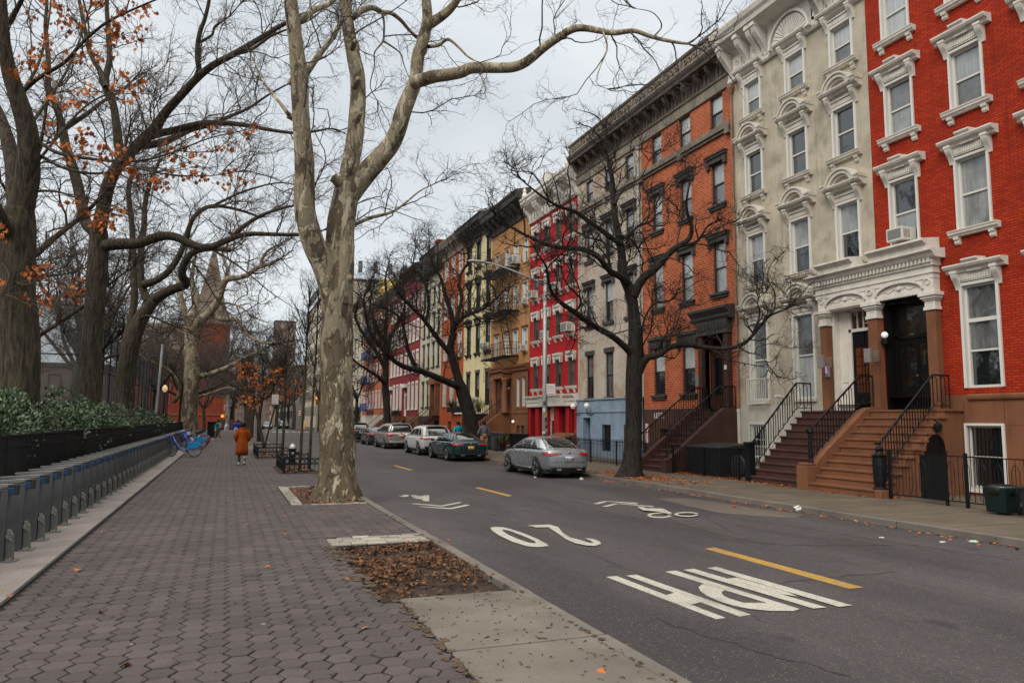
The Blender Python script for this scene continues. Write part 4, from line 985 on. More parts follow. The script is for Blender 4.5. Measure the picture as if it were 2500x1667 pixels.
# stoops in front of the two doors
stoop(H1, 14.0-Y0, 16.28-Y0, 11, 15.12-XF, 17.5-XF, 2.2, BRN, side=.15)
b = MB(); b.box(15.08-XF, 15.5-XF, 13.8-Y0, 13.99-Y0, ZP-.05, .174); b.build('step_end', BRN, H1, bevel=.02)
b = MB(); xs_, xl_ = 15.5-XF, 17.55-XF
sp_ = [(15.15-XF,-.1)]
for i in range(11):
    x_ = 15.15-XF+.238*i; sp_ += [(x_, ZP+.2027*i-.0 if i else -.05), (x_, ZP+.2027*(i+1)-.056)]
b.prism(sp_+[(-.02,2.144),(-.02,-.1)], 13.9-Y0, 13.999-Y0, 'y'); b.build('stoop_wall', BRN, H1)
b = MB(); c_ = 16.5-Y0                    # middle cheek with its block
b.prism([(15.3-XF,-.1),(15.3-XF,.5),(15.75-XF,.95),(17.35-XF,2.2),(17.6-XF,2.28),(-.3,2.28),(-.3,-.1)], 16.3-Y0, 16.62-Y0, 'y')
b.build('cheek_wall', BRN, H1, bevel=.012)
b = MB(); b.box(15.08-XF, 15.5-XF, 16.26-Y0, 16.68-Y0, ZP-.05, .62); b.box(15.12-XF, 15.46-XF, 16.3-Y0, 16.64-Y0, .62, .7); b.build('newel_block', BRN, H1, bevel=.03)
railing(H1, [(15.45-XF,16.46-Y0,.72),(17.35-XF,16.46-Y0,2.3),(17.85-XF,16.46-Y0,2.3)])
railing(H1, [(15.4-XF,14.06-Y0,.42),(17.35-XF,14.06-Y0,2.2),(17.95-XF,14.06-Y0,2.2)])
b = MB(); b.lathe([(.17,0),(.19,.03),(.13,.08),(.15,.2),(.17,.6),(.16,.8),(.19,.86),(.1,.9),(.07,.95),(.1,1.02),(.03,1.1)], 12, (15.32-XF,14.02-Y0,.16)); b.build('newel_post', BLK, H1)
b = MB(); b.lathe([(.08,0),(.06,.1),(.06,.8),(.09,.86),(.04,.98)], 10, (15.42-XF,16.46-Y0,.7)); b.build('newel_post', BLK, H1)
b = MB(); n = 12      # arched cellar doorway under the stoop
pts = [(14.05-Y0-.0,0),(13.98-Y0,0)] ;
P_ = [(17.12-XF+.40*math.cos(t), 1.12+.46*math.sin(t)) for t in np.linspace(0, PI, n)] + [(17.12-XF-.40, ZP), (17.12-XF+.40, ZP)]
b.prism(P_, 13.893-Y0, 14.0-Y0, 'y'); b.build('cellar_door', DOORB, H1)
b = MB()
for (x1, z1), (x2, z2) in zip(P_[:n-1], P_[1:n]): b.bar((x1,13.885-Y0,z1), (x2,13.885-Y0,z2), .07, .04, up=(0,1,0))
b.build('arch_moulding', BRN, H1)
b = MB(); b.box(-.01, .6, DY-.79, DY-.74, 2.2, 5.38); b.box(-.01, .6, DY+.74, DY+.79, 2.2, 5.38); b.box(-.01, .6, DY-.74, DY+.74, 5.3, 5.38); b.build('door_surround', DOORB, H1)

# ------------------------------------------------------------------ 2 cream stucco house
CRM = surf('cream_stucco', (.41,.365,.285), .9, .2, .9, .4, 14, c2=(.235,.205,.155), c2s=1.3, c2t=(.5,.72), streak=.6)
PALE = surf('pale_stucco', (.47,.43,.37), .85, .12, 1.5, .2, 30, streak=.3)
Y0 = 16.44; L = 23.06-16.44
H2 = house('weathered cream stucco house with arched white window hoods and a shell carved cornice', Y0, 23.06, 17.7)
cols = [21.8-Y0, 19.54-Y0, 17.44-Y0]; W2 = .84
DY2 = 17.47-Y0
wins = [(c, z, W2, h) for z, h in ((13.46, 1.36), (10.38, 1.63), (6.93, 1.88)) for c in cols] + [(cols[0], 2.62, .88, 2.85), (cols[1], 2.62, .88, 2.85)]
bw = [(21.95-Y0, .15, .92, 1.6)]
wall_mesh(0, L, 2.4, 17.7, hole(wins) + [(DY2-.78, DY2+.78, 2.2, 5.42)], CRM, 'wall', H2, d=.6)
wall_mesh(0, L, -.2, 2.4, hole(bw) + [(DY2-.78, DY2+.78, 2.2, 5.42)], PALE, 'base_wall', H2, x=-.03, d=.6)
for i, (c, z, w_, h) in enumerate(wins):
    st = 'flatarch' if i < 3 else 'arch'
    if i >= 9: window(H2, c, z, w_, h, WHITEF, .08, st, TRIM2, 'plain', TRIM2, G_C, G_B if i == 9 else G_W, .52)
    else: window(H2, c, z, w_, h, WHITEF, .08, st, TRIM2 if i > 2 else TRIM, 'corbel', TRIM2, [G_W,G_W,G_W,G_D,G_D,G_D,G_B,G_B,G_B][i], [G_C,G_C,G_C,G_D,G_D,G_D,G_D,G_D,G_D][i])
window(H2, bw[0][0], .15, .92, 1.6, WHITEF, .05, None, None, None, None, G_D, G_B)
b = MB()
for i in range(8): y = bw[0][0]-.42+i*.12; b.tube([(-.07,y,.2),(-.07,y,1.72)], .01, 5)
for z in (.55, 1.2): b.bar((-.07,bw[0][0]-.45,z), (-.07,bw[0][0]+.45,z), .02)
b.build('window_guard', WHITEF, H2)
b = MB()
for i in range(11): y = cols[0]-.5+i*.1; b.tube([(-.2,y,2.5),(-.2,y,3.4)], .011, 5)
for z in (2.5, 3.4): b.bar((-.2,cols[0]-.5,z), (-.2,cols[0]+.5,z), .035)
for s in (-1, 1):
    for z in (2.5, 3.4): b.bar((-.2,cols[0]+s*.5,z), (.02,cols[0]+s*.5,z), .03)
b.build('balconette', TRIM, H2)
def fan(b):
    c = (cols[1], 15.34); n = 18
    for i in range(n):
        a = R(6+168*i/(n-1)); b.prism([(c[0]+.2*math.cos(a-.03), c[1]+.2*math.sin(a-.03)), (c[0]+.86*math.cos(a-.07), c[1]+.86*math.sin(a-.07)), (c[0]+.86*math.cos(a+.07), c[1]+.86*math.sin(a+.07)), (c[0]+.2*math.cos(a+.03), c[1]+.2*math.sin(a+.03))], -.24, -.05, 'x')
    arc_band(c, .92, 1.02, -.3, .0, b, 0, 180, 20); arc_band(c, .0, .18, -.3, .0, b, 0, 180, 8)
    b.box(-.16, .0, cols[1]-1.15, cols[1]+1.15, 15.3, 16.6)
    for y in np.arange(.7, L-.4, 1.05):
        if abs(y-cols[1]) < 1.3: continue
        b.box(-.16, 0, y-.33, y+.33, 15.5, 16.1); b.box(-.2, 0, y-.24, y+.24, 15.58, 16.02)
        arc = [(-.21, y+.16*math.cos(t)*(1-t/14), 15.8+.13*math.sin(t)*(1-t/14)) for t in np.linspace(0, 9, 24)]; b.tube(arc, .02, 5)
    b.box(-.62, .3, cols[1]-1.35, cols[1]+1.35, 17.02, 17.75); b.box(-.72, .3, cols[1]-1.5, cols[1]+1.5, 17.75, 17.9); b.box(-.85, .3, cols[1]-1.6, cols[1]+1.6, 17.9, 18.02)
    b.prism([(cols[1]-1.45,18.02),(cols[1]-1.2,18.2),(cols[1],18.6),(cols[1]+1.2,18.2),(cols[1]+1.45,18.02)], -.6, .3, 'x')
    for y in (-.9, -.3, .3, .9): arc_band((cols[1]+y, 17.4), .1, .17, -.68, -.6, b, 0, 360, 14)
cornice(H2, L, 15.2, [(0,15.2),(-.1,15.2),(-.14,15.26),(-.14,15.34),(-.1,15.4),(-.1,16.25),(-.2,16.35),(-.55,16.5),(-.82,16.6),(-.86,16.75),(-.95,16.85),(-1.0,17.0),(-1.0,17.06),(0,17.3)], TRIM,
        brs=[(y, 16.55, .74, 1.15, .2) for y in (.18, 1.22, 1.75, cols[1]+1.32, cols[1]+1.62, cols[1]-1.32+.0, L-1.22, L-.18)], extra=fan)
entry_door(H2, DY2-.22, 2.2, 1.12, 3.2, DOORB, TRIM, AMB, .25, .62, True)
b = MB(); b.box(-.02, .58, DY2+.73, DY2+.77, 2.2, 5.4); b.box(-.02, .58, DY2-.77, DY2-.74, 2.2, 5.4); b.box(.22, .34, DY2+.34, DY2+.73, 2.2, 5.4)
for z0_, z1_ in ((2.35, 3.0), (3.1, 4.9)): b.box(.2, .23, DY2+.42, DY2+.66, z0_, z1_)
b.build('door_panelling', TRIM, H2)
text_obj('house_number', '3', .3, TRIM, H2, (.235, DY2-.36, 4.9), (R(90), 0, R(-90)))
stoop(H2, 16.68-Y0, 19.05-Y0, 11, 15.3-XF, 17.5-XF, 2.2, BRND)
railing(H2, [(15.35-XF,19.0-Y0,.15),(17.3-XF,19.0-Y0,2.2),(17.9-XF,19.0-Y0,2.2)])
b = MB(); b.box(15.28-XF, 15.5-XF, 18.9-Y0, 19.12-Y0, ZP, 1.12); b.box(15.25-XF, 15.53-XF, 18.87-Y0, 19.15-Y0, 1.12, 1.2); b.build('newel_post', BLK, H2)
b = MB(); b.tube([(-.1,L-.12,15.0),(-.1,L-.12,2.3)], .055, 10); b.lathe([(.06,-.3),(.16,-.05),(.16,.05)], 6, (-.12,L-.12,15.05))
b.build('drainpipe', surf('rust_pipe', (.23,.105,.06), .6, .3, 4, .1, streak=.4), H2)
b = MB(); b.tube([(-.1,L-.12,2.3),(-.1,L-.12,0)], .065, 10); b.lathe([(.08,0),(.08,.12)], 10, (-.1,L-.12,2.2)); b.lathe([(.08,0),(.08,.1)], 10, (-.1,L-.12,.9)); b.build('drainpipe', TRIM2, H2)
b = MB(); b.lathe([(.0,-.14),(.06,-.12),(.06,.08),(.02,.1)], 10, (-.25,20.6-Y0,2.72), 'x'); b.bar((-.2,20.6-Y0,2.74),(.0,20.6-Y0,2.7),.05); b.build('security_camera', TRIM, H2)
ac_unit(XF-.02, 21.6, .2, 'white air conditioner low in the barred basement window of the cream house', .6, .42)

# ------------------------------------------------------------------ 3 orange brick house
ORA = brick('orange_brick', (.44,.08,.018), (.30,.040,.010), (.38,.25,.16), bw=.26, bh=.10, ms=.013, dirt=.4)
Y0 = 23.06; L = 29.9-Y0
H3 = house('orange brick house with dark stone window heads and a flight of brownstone steps', Y0, 29.9, 17.1)
cols = [28.55-Y0, 26.27-Y0, 24.03-Y0]; DY3 = 24.33-Y0
wins = [(c, z, .84, h) for z, h in ((13.78, 1.4), (10.58, 1.76), (6.96, 2.08)) for c in cols] + [(cols[0], 3.0, .92, 2.14), (cols[1], 3.0, .92, 2.14)]
wall_mesh(0, L, 2.38, 17.1, hole(wins) + [(DY3-.7, DY3+.7, 2.2, 5.4)], ORA, 'wall', H3)
bw = [(27.9-Y0, .2, 1.1, 1.3)]
wall_mesh(0, L, -.2, 2.38, hole(bw) + [(DY3-.7, DY3+.7, 2.2, 5.4)], BRND, 'base_wall', H3, x=-.05)
for i, (c, z, w_, h) in enumerate(wins):
    window(H3, c, z, w_, h, DARKF, 0, 'dentear' if i > 8 else ('ears' if i > 2 else None), LEADT, 'ledge' if i > 2 else None, LEADT, G_W if i < 3 else rnd.choice([G_B, G_W, G_W]), rnd.choice([G_B, G_C, G_C]) if i < 9 else G_D)
window(H3, bw[0][0], .2, 1.1, 1.3, DARKF, 0, None, None, None, None, G_D, G_D)
TANG = TANC
def dress(b, L):
    b.box(-.12, .05, 0, L, 13.58, 13.78); b.box(-.18, .05, -.02, L+.02, 13.5, 13.58); b.box(-.1, .05, 0, L, 13.38, 13.5)
    for y in (.12, L*.5, L-.12): b.box(-.2, .05, y-.12, y+.12, 13.25, 13.6)
b = MB(); dress(b, L); b.build('string_course', surf('sooty_stone', (.17,.14,.11), .85, .3, 2, .3, 30, streak=.6), H3)
CORN = surf('brown_tin_cornice', (.085,.068,.056), .7, .3, 2, .2, 40, streak=.5)
def twin_cornice(o, L, z):
    PROF = [(0,z),(-.08,z),(-.1,z+.42),(-.16,z+.44),(-.2,z+.52),(-.06,z+.56),(-.06,z+1.1),(-.1,z+1.18)]
    cornice(o, L, z, PROF, TANC, 'frieze')
    def ex(b):
        for i in range(int(L/.27)): b.box(-.13, -.05, .1+i*.27, .24+i*.27, z+.6, z+1.02)
    cornice(o, L, z, [(0,z+1.15),(-.25,z+1.18),(-.58,z+1.22),(-.6,z+1.34),(-.66,z+1.42),(-.7,z+1.52),(-.7,z+1.56),(0,z+1.62)], CORN, 'cornice', [(y, z+1.18, .46, .62, .14) for y in np.linspace(.25, L-.25, 9)], ex)
    def ex2(b):
        n = int(L/.34)
        for i in range(n):
            y = .2+i*(L-.4)/(n-1)
            if i % 4 == 3: b.box(-.64, -.54, y-.05, y+.05, z+1.72, z+2.08)
            else: arc_band((y, z+1.9), .07, .12, -.62, -.54, b, 20, 340, 12)
    cornice(o, L, z, [(-.2,z+1.56),(-.66,z+1.56),(-.66,z+1.66),(-.55,z+1.68),(-.55,z+2.12),(-.62,z+2.16),(-.66,z+2.24),(-.35,z+2.3)], TANC, 'parapet', None, ex2)
twin_cornice(H3, L, 15.22)
entry_door(H3, DY3, 2.2, 1.4, 3.1, WOODD, BRND, G_D, .3, .6)
b = MB(); b.box(-.22, .02, DY3-.96, DY3-.7, 2.2, 5.3); b.box(-.22, .02, DY3+.7, DY3+.96, 2.2, 5.3); b.build('door_pier', BRND, H3, bevel=.015)
b = MB(); b.box(-.27, .02, DY3-1.0, DY3+1.0, 5.3, 5.85); b.prism([(-.27,5.85),(-.34,5.95),(-.34,6.05),(-.5,6.25),(-.5,6.34),(.02,6.4),(.02,5.85)], DY3-1.25, DY3+1.25, 'y')
for i in range(13): b.box(-.31, -.26, DY3-.97+i*.15, DY3-.9+i*.15, 5.5, 5.75)
b.build('door_hood', LEADT, H3)
stoop(H3, 23.25-Y0, 24.75-Y0, 11, 14.95-XF, 17.5-XF, 2.2, BRND)
for a, c in ((23.0, 23.25), (24.75, 25.0)):
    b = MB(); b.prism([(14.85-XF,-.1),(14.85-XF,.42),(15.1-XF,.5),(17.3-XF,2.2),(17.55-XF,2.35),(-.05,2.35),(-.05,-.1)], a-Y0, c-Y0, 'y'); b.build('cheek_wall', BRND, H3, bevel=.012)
railing(H3, [(15.0-XF,23.12-Y0,.5),(17.4-XF,23.12-Y0,2.32),(18.1-XF,23.12-Y0,2.32)], .85)
railing(H3, [(15.0-XF,24.88-Y0,.5),(17.4-XF,24.88-Y0,2.32),(18.1-XF,24.88-Y0,2.32)], .85)
b = MB(); b.box(-.1, -.05, 24.15-Y0+1.25, 24.15-Y0+1.5, 3.3, 3.75); b.build('mail_box', METG, H3)
b = MB(); b.box(-.25, -.22, DY3-.9, DY3-.77, 3.85, 4.02); b.build('notice', TRIM, H3)
b = MB(); b.box(-.08, -.05, 29.45-Y0, 29.68-Y0, 1.35, 1.72); b.box(-.08, -.05, 29.42-Y0, 29.7-Y0, .85, 1.3); b.build('notice', surf('red_white_notice', (.55,.35,.32), .5, .5, 14, 0), H3)
text_obj('graffiti', 'LEST...', .34, TRIM, H3, (-.056, 28.5-Y0, 1.98), (R(90), 0, R(-90)))
# ------------------------------------------------------------------ 4 whitewashed brick house, blue ground floor
GRY = brick('whitewashed_brick', (.48,.42,.35), (.41,.355,.295), (.36,.31,.25), dirt=.35, patch=(.33,.20,.14))
BLU = surf('blue_paint', (.19,.255,.335), .75, .18, 1.3, .3, 22, c2=(.26,.30,.34), c2s=2, streak=.4)
Y0 = 29.9; L = 36.85-Y0
H4 = house('peeling whitewashed brick house with a pale blue ground floor and dark window heads', Y0, 36.85, 17.1)
cols = [35.38-Y0, 33.22-Y0, 31.05-Y0]
wins = [(c, z, .84, h) for z, h in ((13.74, 1.35), (10.55, 1.75), (6.95, 2.1), (3.05, 2.3)) for c in cols]
wall_mesh(0, L, 2.98, 17.1, hole(wins), GRY, 'wall', H4)
bw = [(33.45-Y0, .3, .95, 1.35), (31.2-Y0, .3, .95, 1.35)]
wall_mesh(0, L, -.2, 2.98, hole(bw) + [(35.2-Y0, 36.1-Y0, -.2, 2.0)], BLU, 'base_wall', H4, x=-.08, d=.5)
b = MB(); b.box(-.13, -.08, 0, L, 2.28, 2.36); b.box(-.14, .03, 0, L, 2.93, 3.0); b.build('belt_course', BLU, H4)
for i, (c, z, w_, h) in enumerate(wins):
    window(H4, c, z, w_, h, DARKF, 0, None if i < 3 else ('lintel' if i > 8 else 'ears'), LEADT, 'stone' if i > 2 else None, LEADT, rnd.choice([G_B, G_W, G_B]) if i < 9 else G_C, rnd.choice([G_C, G_D]))
for c, z, w_, h in bw:
    window(H4, c, z, w_, h, DARKF, 0, None, None, None, None, G_D, G_D)
    b = MB()
    for i in range(8): y = c-.42+i*.12; b.tube([(-.06,y,z),(-.06,y,z+h)], .01, 5)
    b.build('window_guard', BLK, H4)
b = MB(); b.box(.3, .4, 35.2-Y0, 36.1-Y0, -.2, 2.0); b.build('door', surf('blue_door', (.06,.11,.16), .5), H4)
b = MB(); dress(b, L); b.build('string_course', TANC, H4)
twin_cornice(H4, L, 15.22)
for y in (36.6, 34.95):
    b = MB(); b.lathe([(0,-.17),(.11,-.12),(.16,0),(.11,.12),(0,.17)], 14, (-.42,y-Y0,2.62)); b.build('globe_lamp', plain('opal', (.75,.72,.66), .3), H4)
    b = MB(); b.tube([(-.08,y-Y0-.15,2.2),(-.25,y-Y0-.1,2.12),(-.4,y-Y0,2.2),(-.42,y-Y0,2.46)], .03, 6); b.build('lamp_bracket', BLK, H4)
b = MB(); b.tube([(-.12,.12,14.9),(-.12,.12,3)], .05, 8); b.lathe([(.05,-.2),(.13,0)], 8, (-.12,.12,15.1)); b.build('drainpipe', plain('zinc', (.45,.45,.45), .5, .3), H4)

# ------------------------------------------------------------------ 5 bright red house
RD2 = surf('scarlet_paint', (.36,.004,.007), .75, .14, 1.5, .25, 40, streak=.3)
Y0 = 36.85; L = 43.95-Y0
H5 = house('bright scarlet painted house with white window caps and a white shop fascia', Y0, 43.95, 15.9)
cols = [42.8-Y0, 41.1-Y0, 39.38-Y0, 37.62-Y0]
wins = [(c, z, .68, h) for z, h in ((12.55, 1.4), (9.6, 1.55), (6.84, 1.47), (3.8, 1.6)) for c in cols]
wall_mesh(0, L, 3.25, 15.9, hole(wins), RD2, 'wall', H5)
gh = [(.35,1.05,-.2,2.62),(1.5,2.4,-.2,2.62),(3.15,3.95,-.2,2.62),(4.5,5.4,-.2,2.62),(6.0,6.75,-.2,2.62)]
wall_mesh(0, L, -.2, 2.7, gh, RD2, 'base_wall', H5, x=-.05, d=.3)
for i, (c, z, w_, h) in enumerate(wins):
    window(H5, c, z, w_, h, ALUF, .03, 'flare', TRIM, 'corbel', TRIM, rnd.choice([G_B, G_C, G_B]) if i < 8 else G_C, rnd.choice([G_C, G_D, G_C]))
b = MB(); b.prism([(.05,2.66),(-.18,2.66),(-.2,2.72),(-.2,2.92),(-.24,2.94),(-.26,3.16),(-.34,3.2),(-.38,3.3),(-.38,3.34),(.05,3.38)], -.02, L+.02, 'y')
b.prism([(-.2,2.66),(-.34,2.68),(-.36,2.9),(-.42,3.16),(-.5,3.3),(-.5,3.36),(-.2,3.38)], 1.4, L-2.4, 'y'); b.build('shop_fascia', TRIM, H5)
for k, (a, c, e, f) in enumerate(gh):
    b = MB(); b.box(.18, .24, a, c, -.2, f)
    if k == 2: b.box(.1, .18, a, a+.09, -.2, f); b.box(.1, .18, c-.09, c, -.2, f); b.box(.1, .18, a, c, f-.1, f); b.box(.1, .18, a, c, 1.85, 1.95); b.build('door', TRIM, H5); continue
    b.build('shutter', surf('maroon_shutter', (.06,.008,.009), .6), H5)
b = MB(); b.box(.15, .17, 3.26, 3.84, .9, 1.85); b.build('door_glass', G_D, H5)
def balust(b):
    for y in np.linspace(.35, L-.35, 14): b.lathe([(.05,0),(.05,.06),(.1,.2),(.05,.42),(.05,.5)], 8, (-.12,y,14.82))
    b.box(-.5, .05, L/2-.8, L/2+.8, 16.35, 16.75); b.prism([(L/2-1,16.75),(L/2,17.2),(L/2+1,16.75)], -.4, .1, 'x')
    for y in (.2, L-.2): b.lathe([(.14,0),(.2,.25),(.1,.5),(.14,.6),(.02,.8)], 10, (-.5,y,16.3))
cornice(H5, L, 14.7, [(0,14.7),(-.12,14.7),(-.16,14.8),(-.05,14.82),(-.05,15.5),(-.3,15.6),(-.6,15.75),(-.72,15.95),(-.72,16.1),(-.8,16.2),(-.8,16.3),(0,16.45)], TRIM, brs=[(y, 15.72, .55, .85, .22) for y in (.2, 1.7, 2.1, L/2, L-2.1, L-1.7, L-.2)], extra=balust)
b = MB(); b.box(.05, .4, 0, L, 15.85, 16.0); b.build('frieze', surf('mustard', (.35,.27,.09), .8), H5)
ac_unit(XF-.0, 42.8, 9.62, 'boxy white air conditioner in the scarlet house window beside the street lamp arm', .66, .45, .5)
ac_unit(XF-.0, 39.38, 9.62, 'white air conditioner in the scarlet house, third window from the ochre side', .55, .4)
ac_unit(XF-.0, 41.1, 6.86, 'small air conditioner half hidden by the lamp post on the scarlet house', .5, .45, .4)
ac_unit(XF-.0, 37.62, 6.9, 'large white louvred air conditioner on the scarlet house beside the whitewashed wall', .8, .5, .55)
# pent roof over the areaway
b = MB(); b.prism([(-1.5,.55),(-.1,1.1),(-.1,1.15),(-1.55,.6)], .1, 2.6, 'y'); b.build('lean_to_roof', surf('rust_roof', (.16,.05,.03), .8), H5)

# ------------------------------------------------------------------ 6 tan brick house with fire escape, brownstone parlour floor
TAN = brick('tan_brick', (.42,.215,.085), (.37,.19,.075), (.34,.18,.085), dirt=.25)
Y0 = 43.95; L = 51.5-Y0
H6 = house('ochre brick house with a black zigzag fire escape and a brownstone columned entry', Y0, 51.5, 17.0)
cols = [50.2-Y0, 48.15-Y0, 46.42-Y0, 44.68-Y0]
wins = [(c, z, .76, h) for z, h in ((12.4, 1.55), (9.45, 1.6), (6.35, 1.55)) for c in cols]
wall_mesh(0, L, 5.35, 17.0, hole(wins), TAN, 'wall', H6)
pw = [(44.75-Y0, 2.75, .6, 1.95), (45.75-Y0, 2.75, .6, 1.95), (50.5-Y0, 2.75, .6, 1.95)]; bw = [(44.9-Y0, 0, .6, 1.5), (45.7-Y0, 0, .6, 1.5)]
wall_mesh(0, L, -.2, 5.35, hole(pw+bw) + [(47.3-Y0, 48.7-Y0, 2.3, 4.6)], BRN, 'base_wall', H6, x=-.08)
for i, (c, z, w_, h) in enumerate(wins): window(H6, c, z, w_, h, WHITEF, .04, 'slim', TAN if i < 8 else BRN, 'plain', TAN, rnd.choice([G_B, G_W]), rnd.choice([G_D, G_C]))
for c, z, w_, h in pw: window(H6, c, z, w_, h, WHITEF, .03, None, None, 'stone', BRN, G_D, G_D)
for c, z, w_, h in bw: window(H6, c, z, w_, h, ALUF, 0, None, None, None, None, G_D, G_D)
b = MB(); b.prism([(-.06,5.1),(-.2,5.15),(-.22,5.3),(-.32,5.4),(-.34,5.55),(.02,5.6),(.02,5.1)], 0, L, 'y'); b.box(-.12, -.07, 0, L, 2.3, 2.42); b.build('belt_course', BRN, H6)
b = MB(); b.box(-.75, -.07, 46.9-Y0, 49.3-Y0, 4.7, 5.05); b.prism([(-.75,5.05),(-.9,5.15),(-.9,5.25),(-.07,5.3),(-.07,5.05)], 46.8-Y0, 49.4-Y0, 'y'); b.build('entablature', BRN, H6)
for y in (47.0, 49.1):
    b = MB(); b.smooth = True; b.lathe([(.27,2.3),(.27,2.42),(.2,2.5),(.2,4.4),(.24,4.5),(.28,4.6),(.28,4.7)], 16, (-.52,y-Y0,0)); b.build('column', BRN, H6)
entry_door(H6, 48.0-Y0, 2.3, 1.3, 2.3, WOODD, TRIM, G_D, .1, .5)
stoop(H6, 47.2-Y0, 48.9-Y0, 11, 14.9-XF, 17.4-XF, 2.3, BRN)
for a, c in ((46.95, 47.2), (48.9, 49.15)):
    b = MB(); b.prism([(14.8-XF,-.1),(14.8-XF,.42),(17.3-XF,2.3),(17.4-XF,2.6),(-.05,2.6),(-.05,-.1)], a-Y0, c-Y0, 'y'); b.build('cheek_wall', BRN, H6, bevel=.012)
    railing(H6, [(15-XF,(a+c)/2-Y0,.6),(17.4-XF,(a+c)/2-Y0,2.45)], .8, False, step=.2)
def fire_escape(o, zs, ya, yb, mat, wid=1.05):
    f = empty('fire_escape', (0,0,0)); f.parent = o
    for k, z in enumerate(zs):
        b = MB()
        for i in range(12): x = -.06-i*wid/11; b.bar((x,ya,z), (x,yb,z), .025, .04)
        b.box(-wid-.03, -.02, ya, ya+.05, z-.06, z+.02); b.box(-wid-.03, -.02, yb-.05, yb, z-.06, z+.02); b.bar((-wid,ya,z-.03),(-wid,yb,z-.03),.05,.1)
        for y in (ya, (ya+yb)/2, yb): b.bar((-wid,y,z-.03),(0,y,z-.75),.035)
        b.build('platform', mat, f)
        b = MB()
        for zz in (.5, .95):
            b.tube([(0,ya,z+zz),(-wid,ya,z+zz),(-wid,yb,z+zz),(0,yb,z+zz)], .018, 5)
        n = int((yb-ya)/.13)
        for i in range(n+1): y = ya+(yb-ya)*i/n; b.tube([(-wid,y,z),(-wid,y,z+.95)], .009, 4)
        for x in np.linspace(0, -wid, 7)[1:-1]:
            for y in (ya, yb): b.tube([(x,y,z),(x,y,z+.95)], .009, 4)
        b.build('railing', mat, f)
        if k:
            z0 = zs[k-1]; b = MB(); a, c = (ya+.35, ya+1.7) if k % 2 else (ya+1.9, ya+.5)
            for x in (-.35, -.85): b.bar((x,a,z0+.02),(x,c,z),.03,.1)
            for i in range(1, 12): t = i/12; b.box(-.85, -.35, a+(c-a)*t-.05, a+(c-a)*t+.05, z0+(z-z0)*t-.01, z0+(z-z0)*t+.01)
            b.tube([(-.85,a,z0+.9),(-.85,c,z+.9)], .015, 5); b.build('stair', mat, f)
    b = MB()
    for y in (yb-.35, yb-.75): b.tube([(-.95,y,zs[0]-1.6),(-.95,y,zs[0]+2.2)], .016, 5)
    for i in range(12): b.tube([(-.95,yb-.35,zs[0]-1.5+i*.3),(-.95,yb-.75,zs[0]-1.5+i*.3)], .012, 4)
    b.build('ladder', mat, f); return f
fire_escape(H6, (6.15, 9.25, 12.2), 45.8-Y0, 49.0-Y0+1.6, BLK)
cornice(H6, L, 15.6, [(0,15.5),(-.12,15.5),(-.14,16.1),(-.5,16.3),(-.95,16.5),(-1.0,16.8),(-1.1,16.95),(-1.1,17.05),(0,17.3)], LEADT, brs=[(y, 16.4, .8, .9, .16) for y in np.linspace(.2, L-.2, 8)])
ac_unit(XF-.05, 44.68, 9.5, 'upper of two small white air conditioners on the ochre house by the scarlet corner', .5, .42, .3)
ac_unit(XF-.05, 44.68, 6.4, 'lower of two small white air conditioners on the ochre house by the scarlet corner', .5, .42, .4)
ac_unit(XF-.05, 46.0, 12.45, 'big white air conditioner on the top floor of the ochre house', .8, .55, .55)
b = MB(); b.lathe([(0,-.09),(.07,-.06),(.1,0),(.07,.07),(0,.1)], 12, (-.2,46.3-Y0,1.75)); b.build('globe_lamp', plain('opal_lit', (.8,.75,.68), .3, emit=(1,.85,.7), es=.5), H6)

# ------------------------------------------------------------------ 7 pale yellow house
YEL = surf('pale_yellow_paint', (.56,.48,.27), .85, .12, 1.2, .25, 40, streak=.3)
Y0 = 51.5; L = 58.3-Y0
H7 = house('pale yellow house with dark bracketed window heads and a black cornice', Y0, 58.3, 17.2)
cols = [56.85-Y0, 54.55-Y0, 52.15-Y0]
wins = [(c, z, .86, h) for z, h in ((14.0, 1.95), (10.7, 1.9), (7.1, 2.25), (2.95, 2.55)) for c in cols]
wall_mesh(0, L, 2.3, 17.2, hole(wins), YEL, 'wall', H7); wall_mesh(0, L, -.2, 2.3, [(1,2.1,.0,1.7),(4.4,5.4,.0,1.7)], BRND, 'base_wall', H7, x=-.05)
for i, (c, z, w_, h) in enumerate(wins): window(H7, c, z, w_, h, DARKF, .02, 'lintel' if i > 8 else 'dark', LEADT, 'corbel' if i < 9 else None, LEADT, rnd.choice([G_B, G_C]), rnd.choice([G_C, G_D]))
b = MB(); b.box(-.9, 0, .3, L-.6, 2.3, 2.42); b.build('balcony', TRIM2, H7)
b = MB()
for i in range(32): y = .35+i*(L-1)/31; b.tube([(-.85,y,2.42),(-.85,y,3.3)], .012, 4)
b.tube([(-.85,.35,3.3),(-.85,L-.65,3.3)], .02, 5); b.build('balcony_railing', BLK, H7)
b = MB(); b.box(.15, .2, 1, 2.1, 0, 1.7); b.box(.15, .2, 4.4, 5.4, 0, 1.7); b.build('basement_glass', G_D, H7)
cornice(H7, L, 16.2, [(0,16.3),(-.1,16.3),(-.12,16.9),(-.4,17.05),(-.9,17.2),(-.95,17.5),(-1.05,17.6),(0,17.8)], LEADT, brs=[(y, 17.1, .75, .7, .14) for y in np.linspace(.2, L-.2, 10)])
ac_unit(XF-.0, 52.15, 7.15, 'white air conditioner on the pale yellow house next to the fire escape', .7, .5, .55)
ac_unit(XF-.0, 54.55, 3.0, 'boxy air conditioner above the balcony of the pale yellow house', .8, .6, .6)

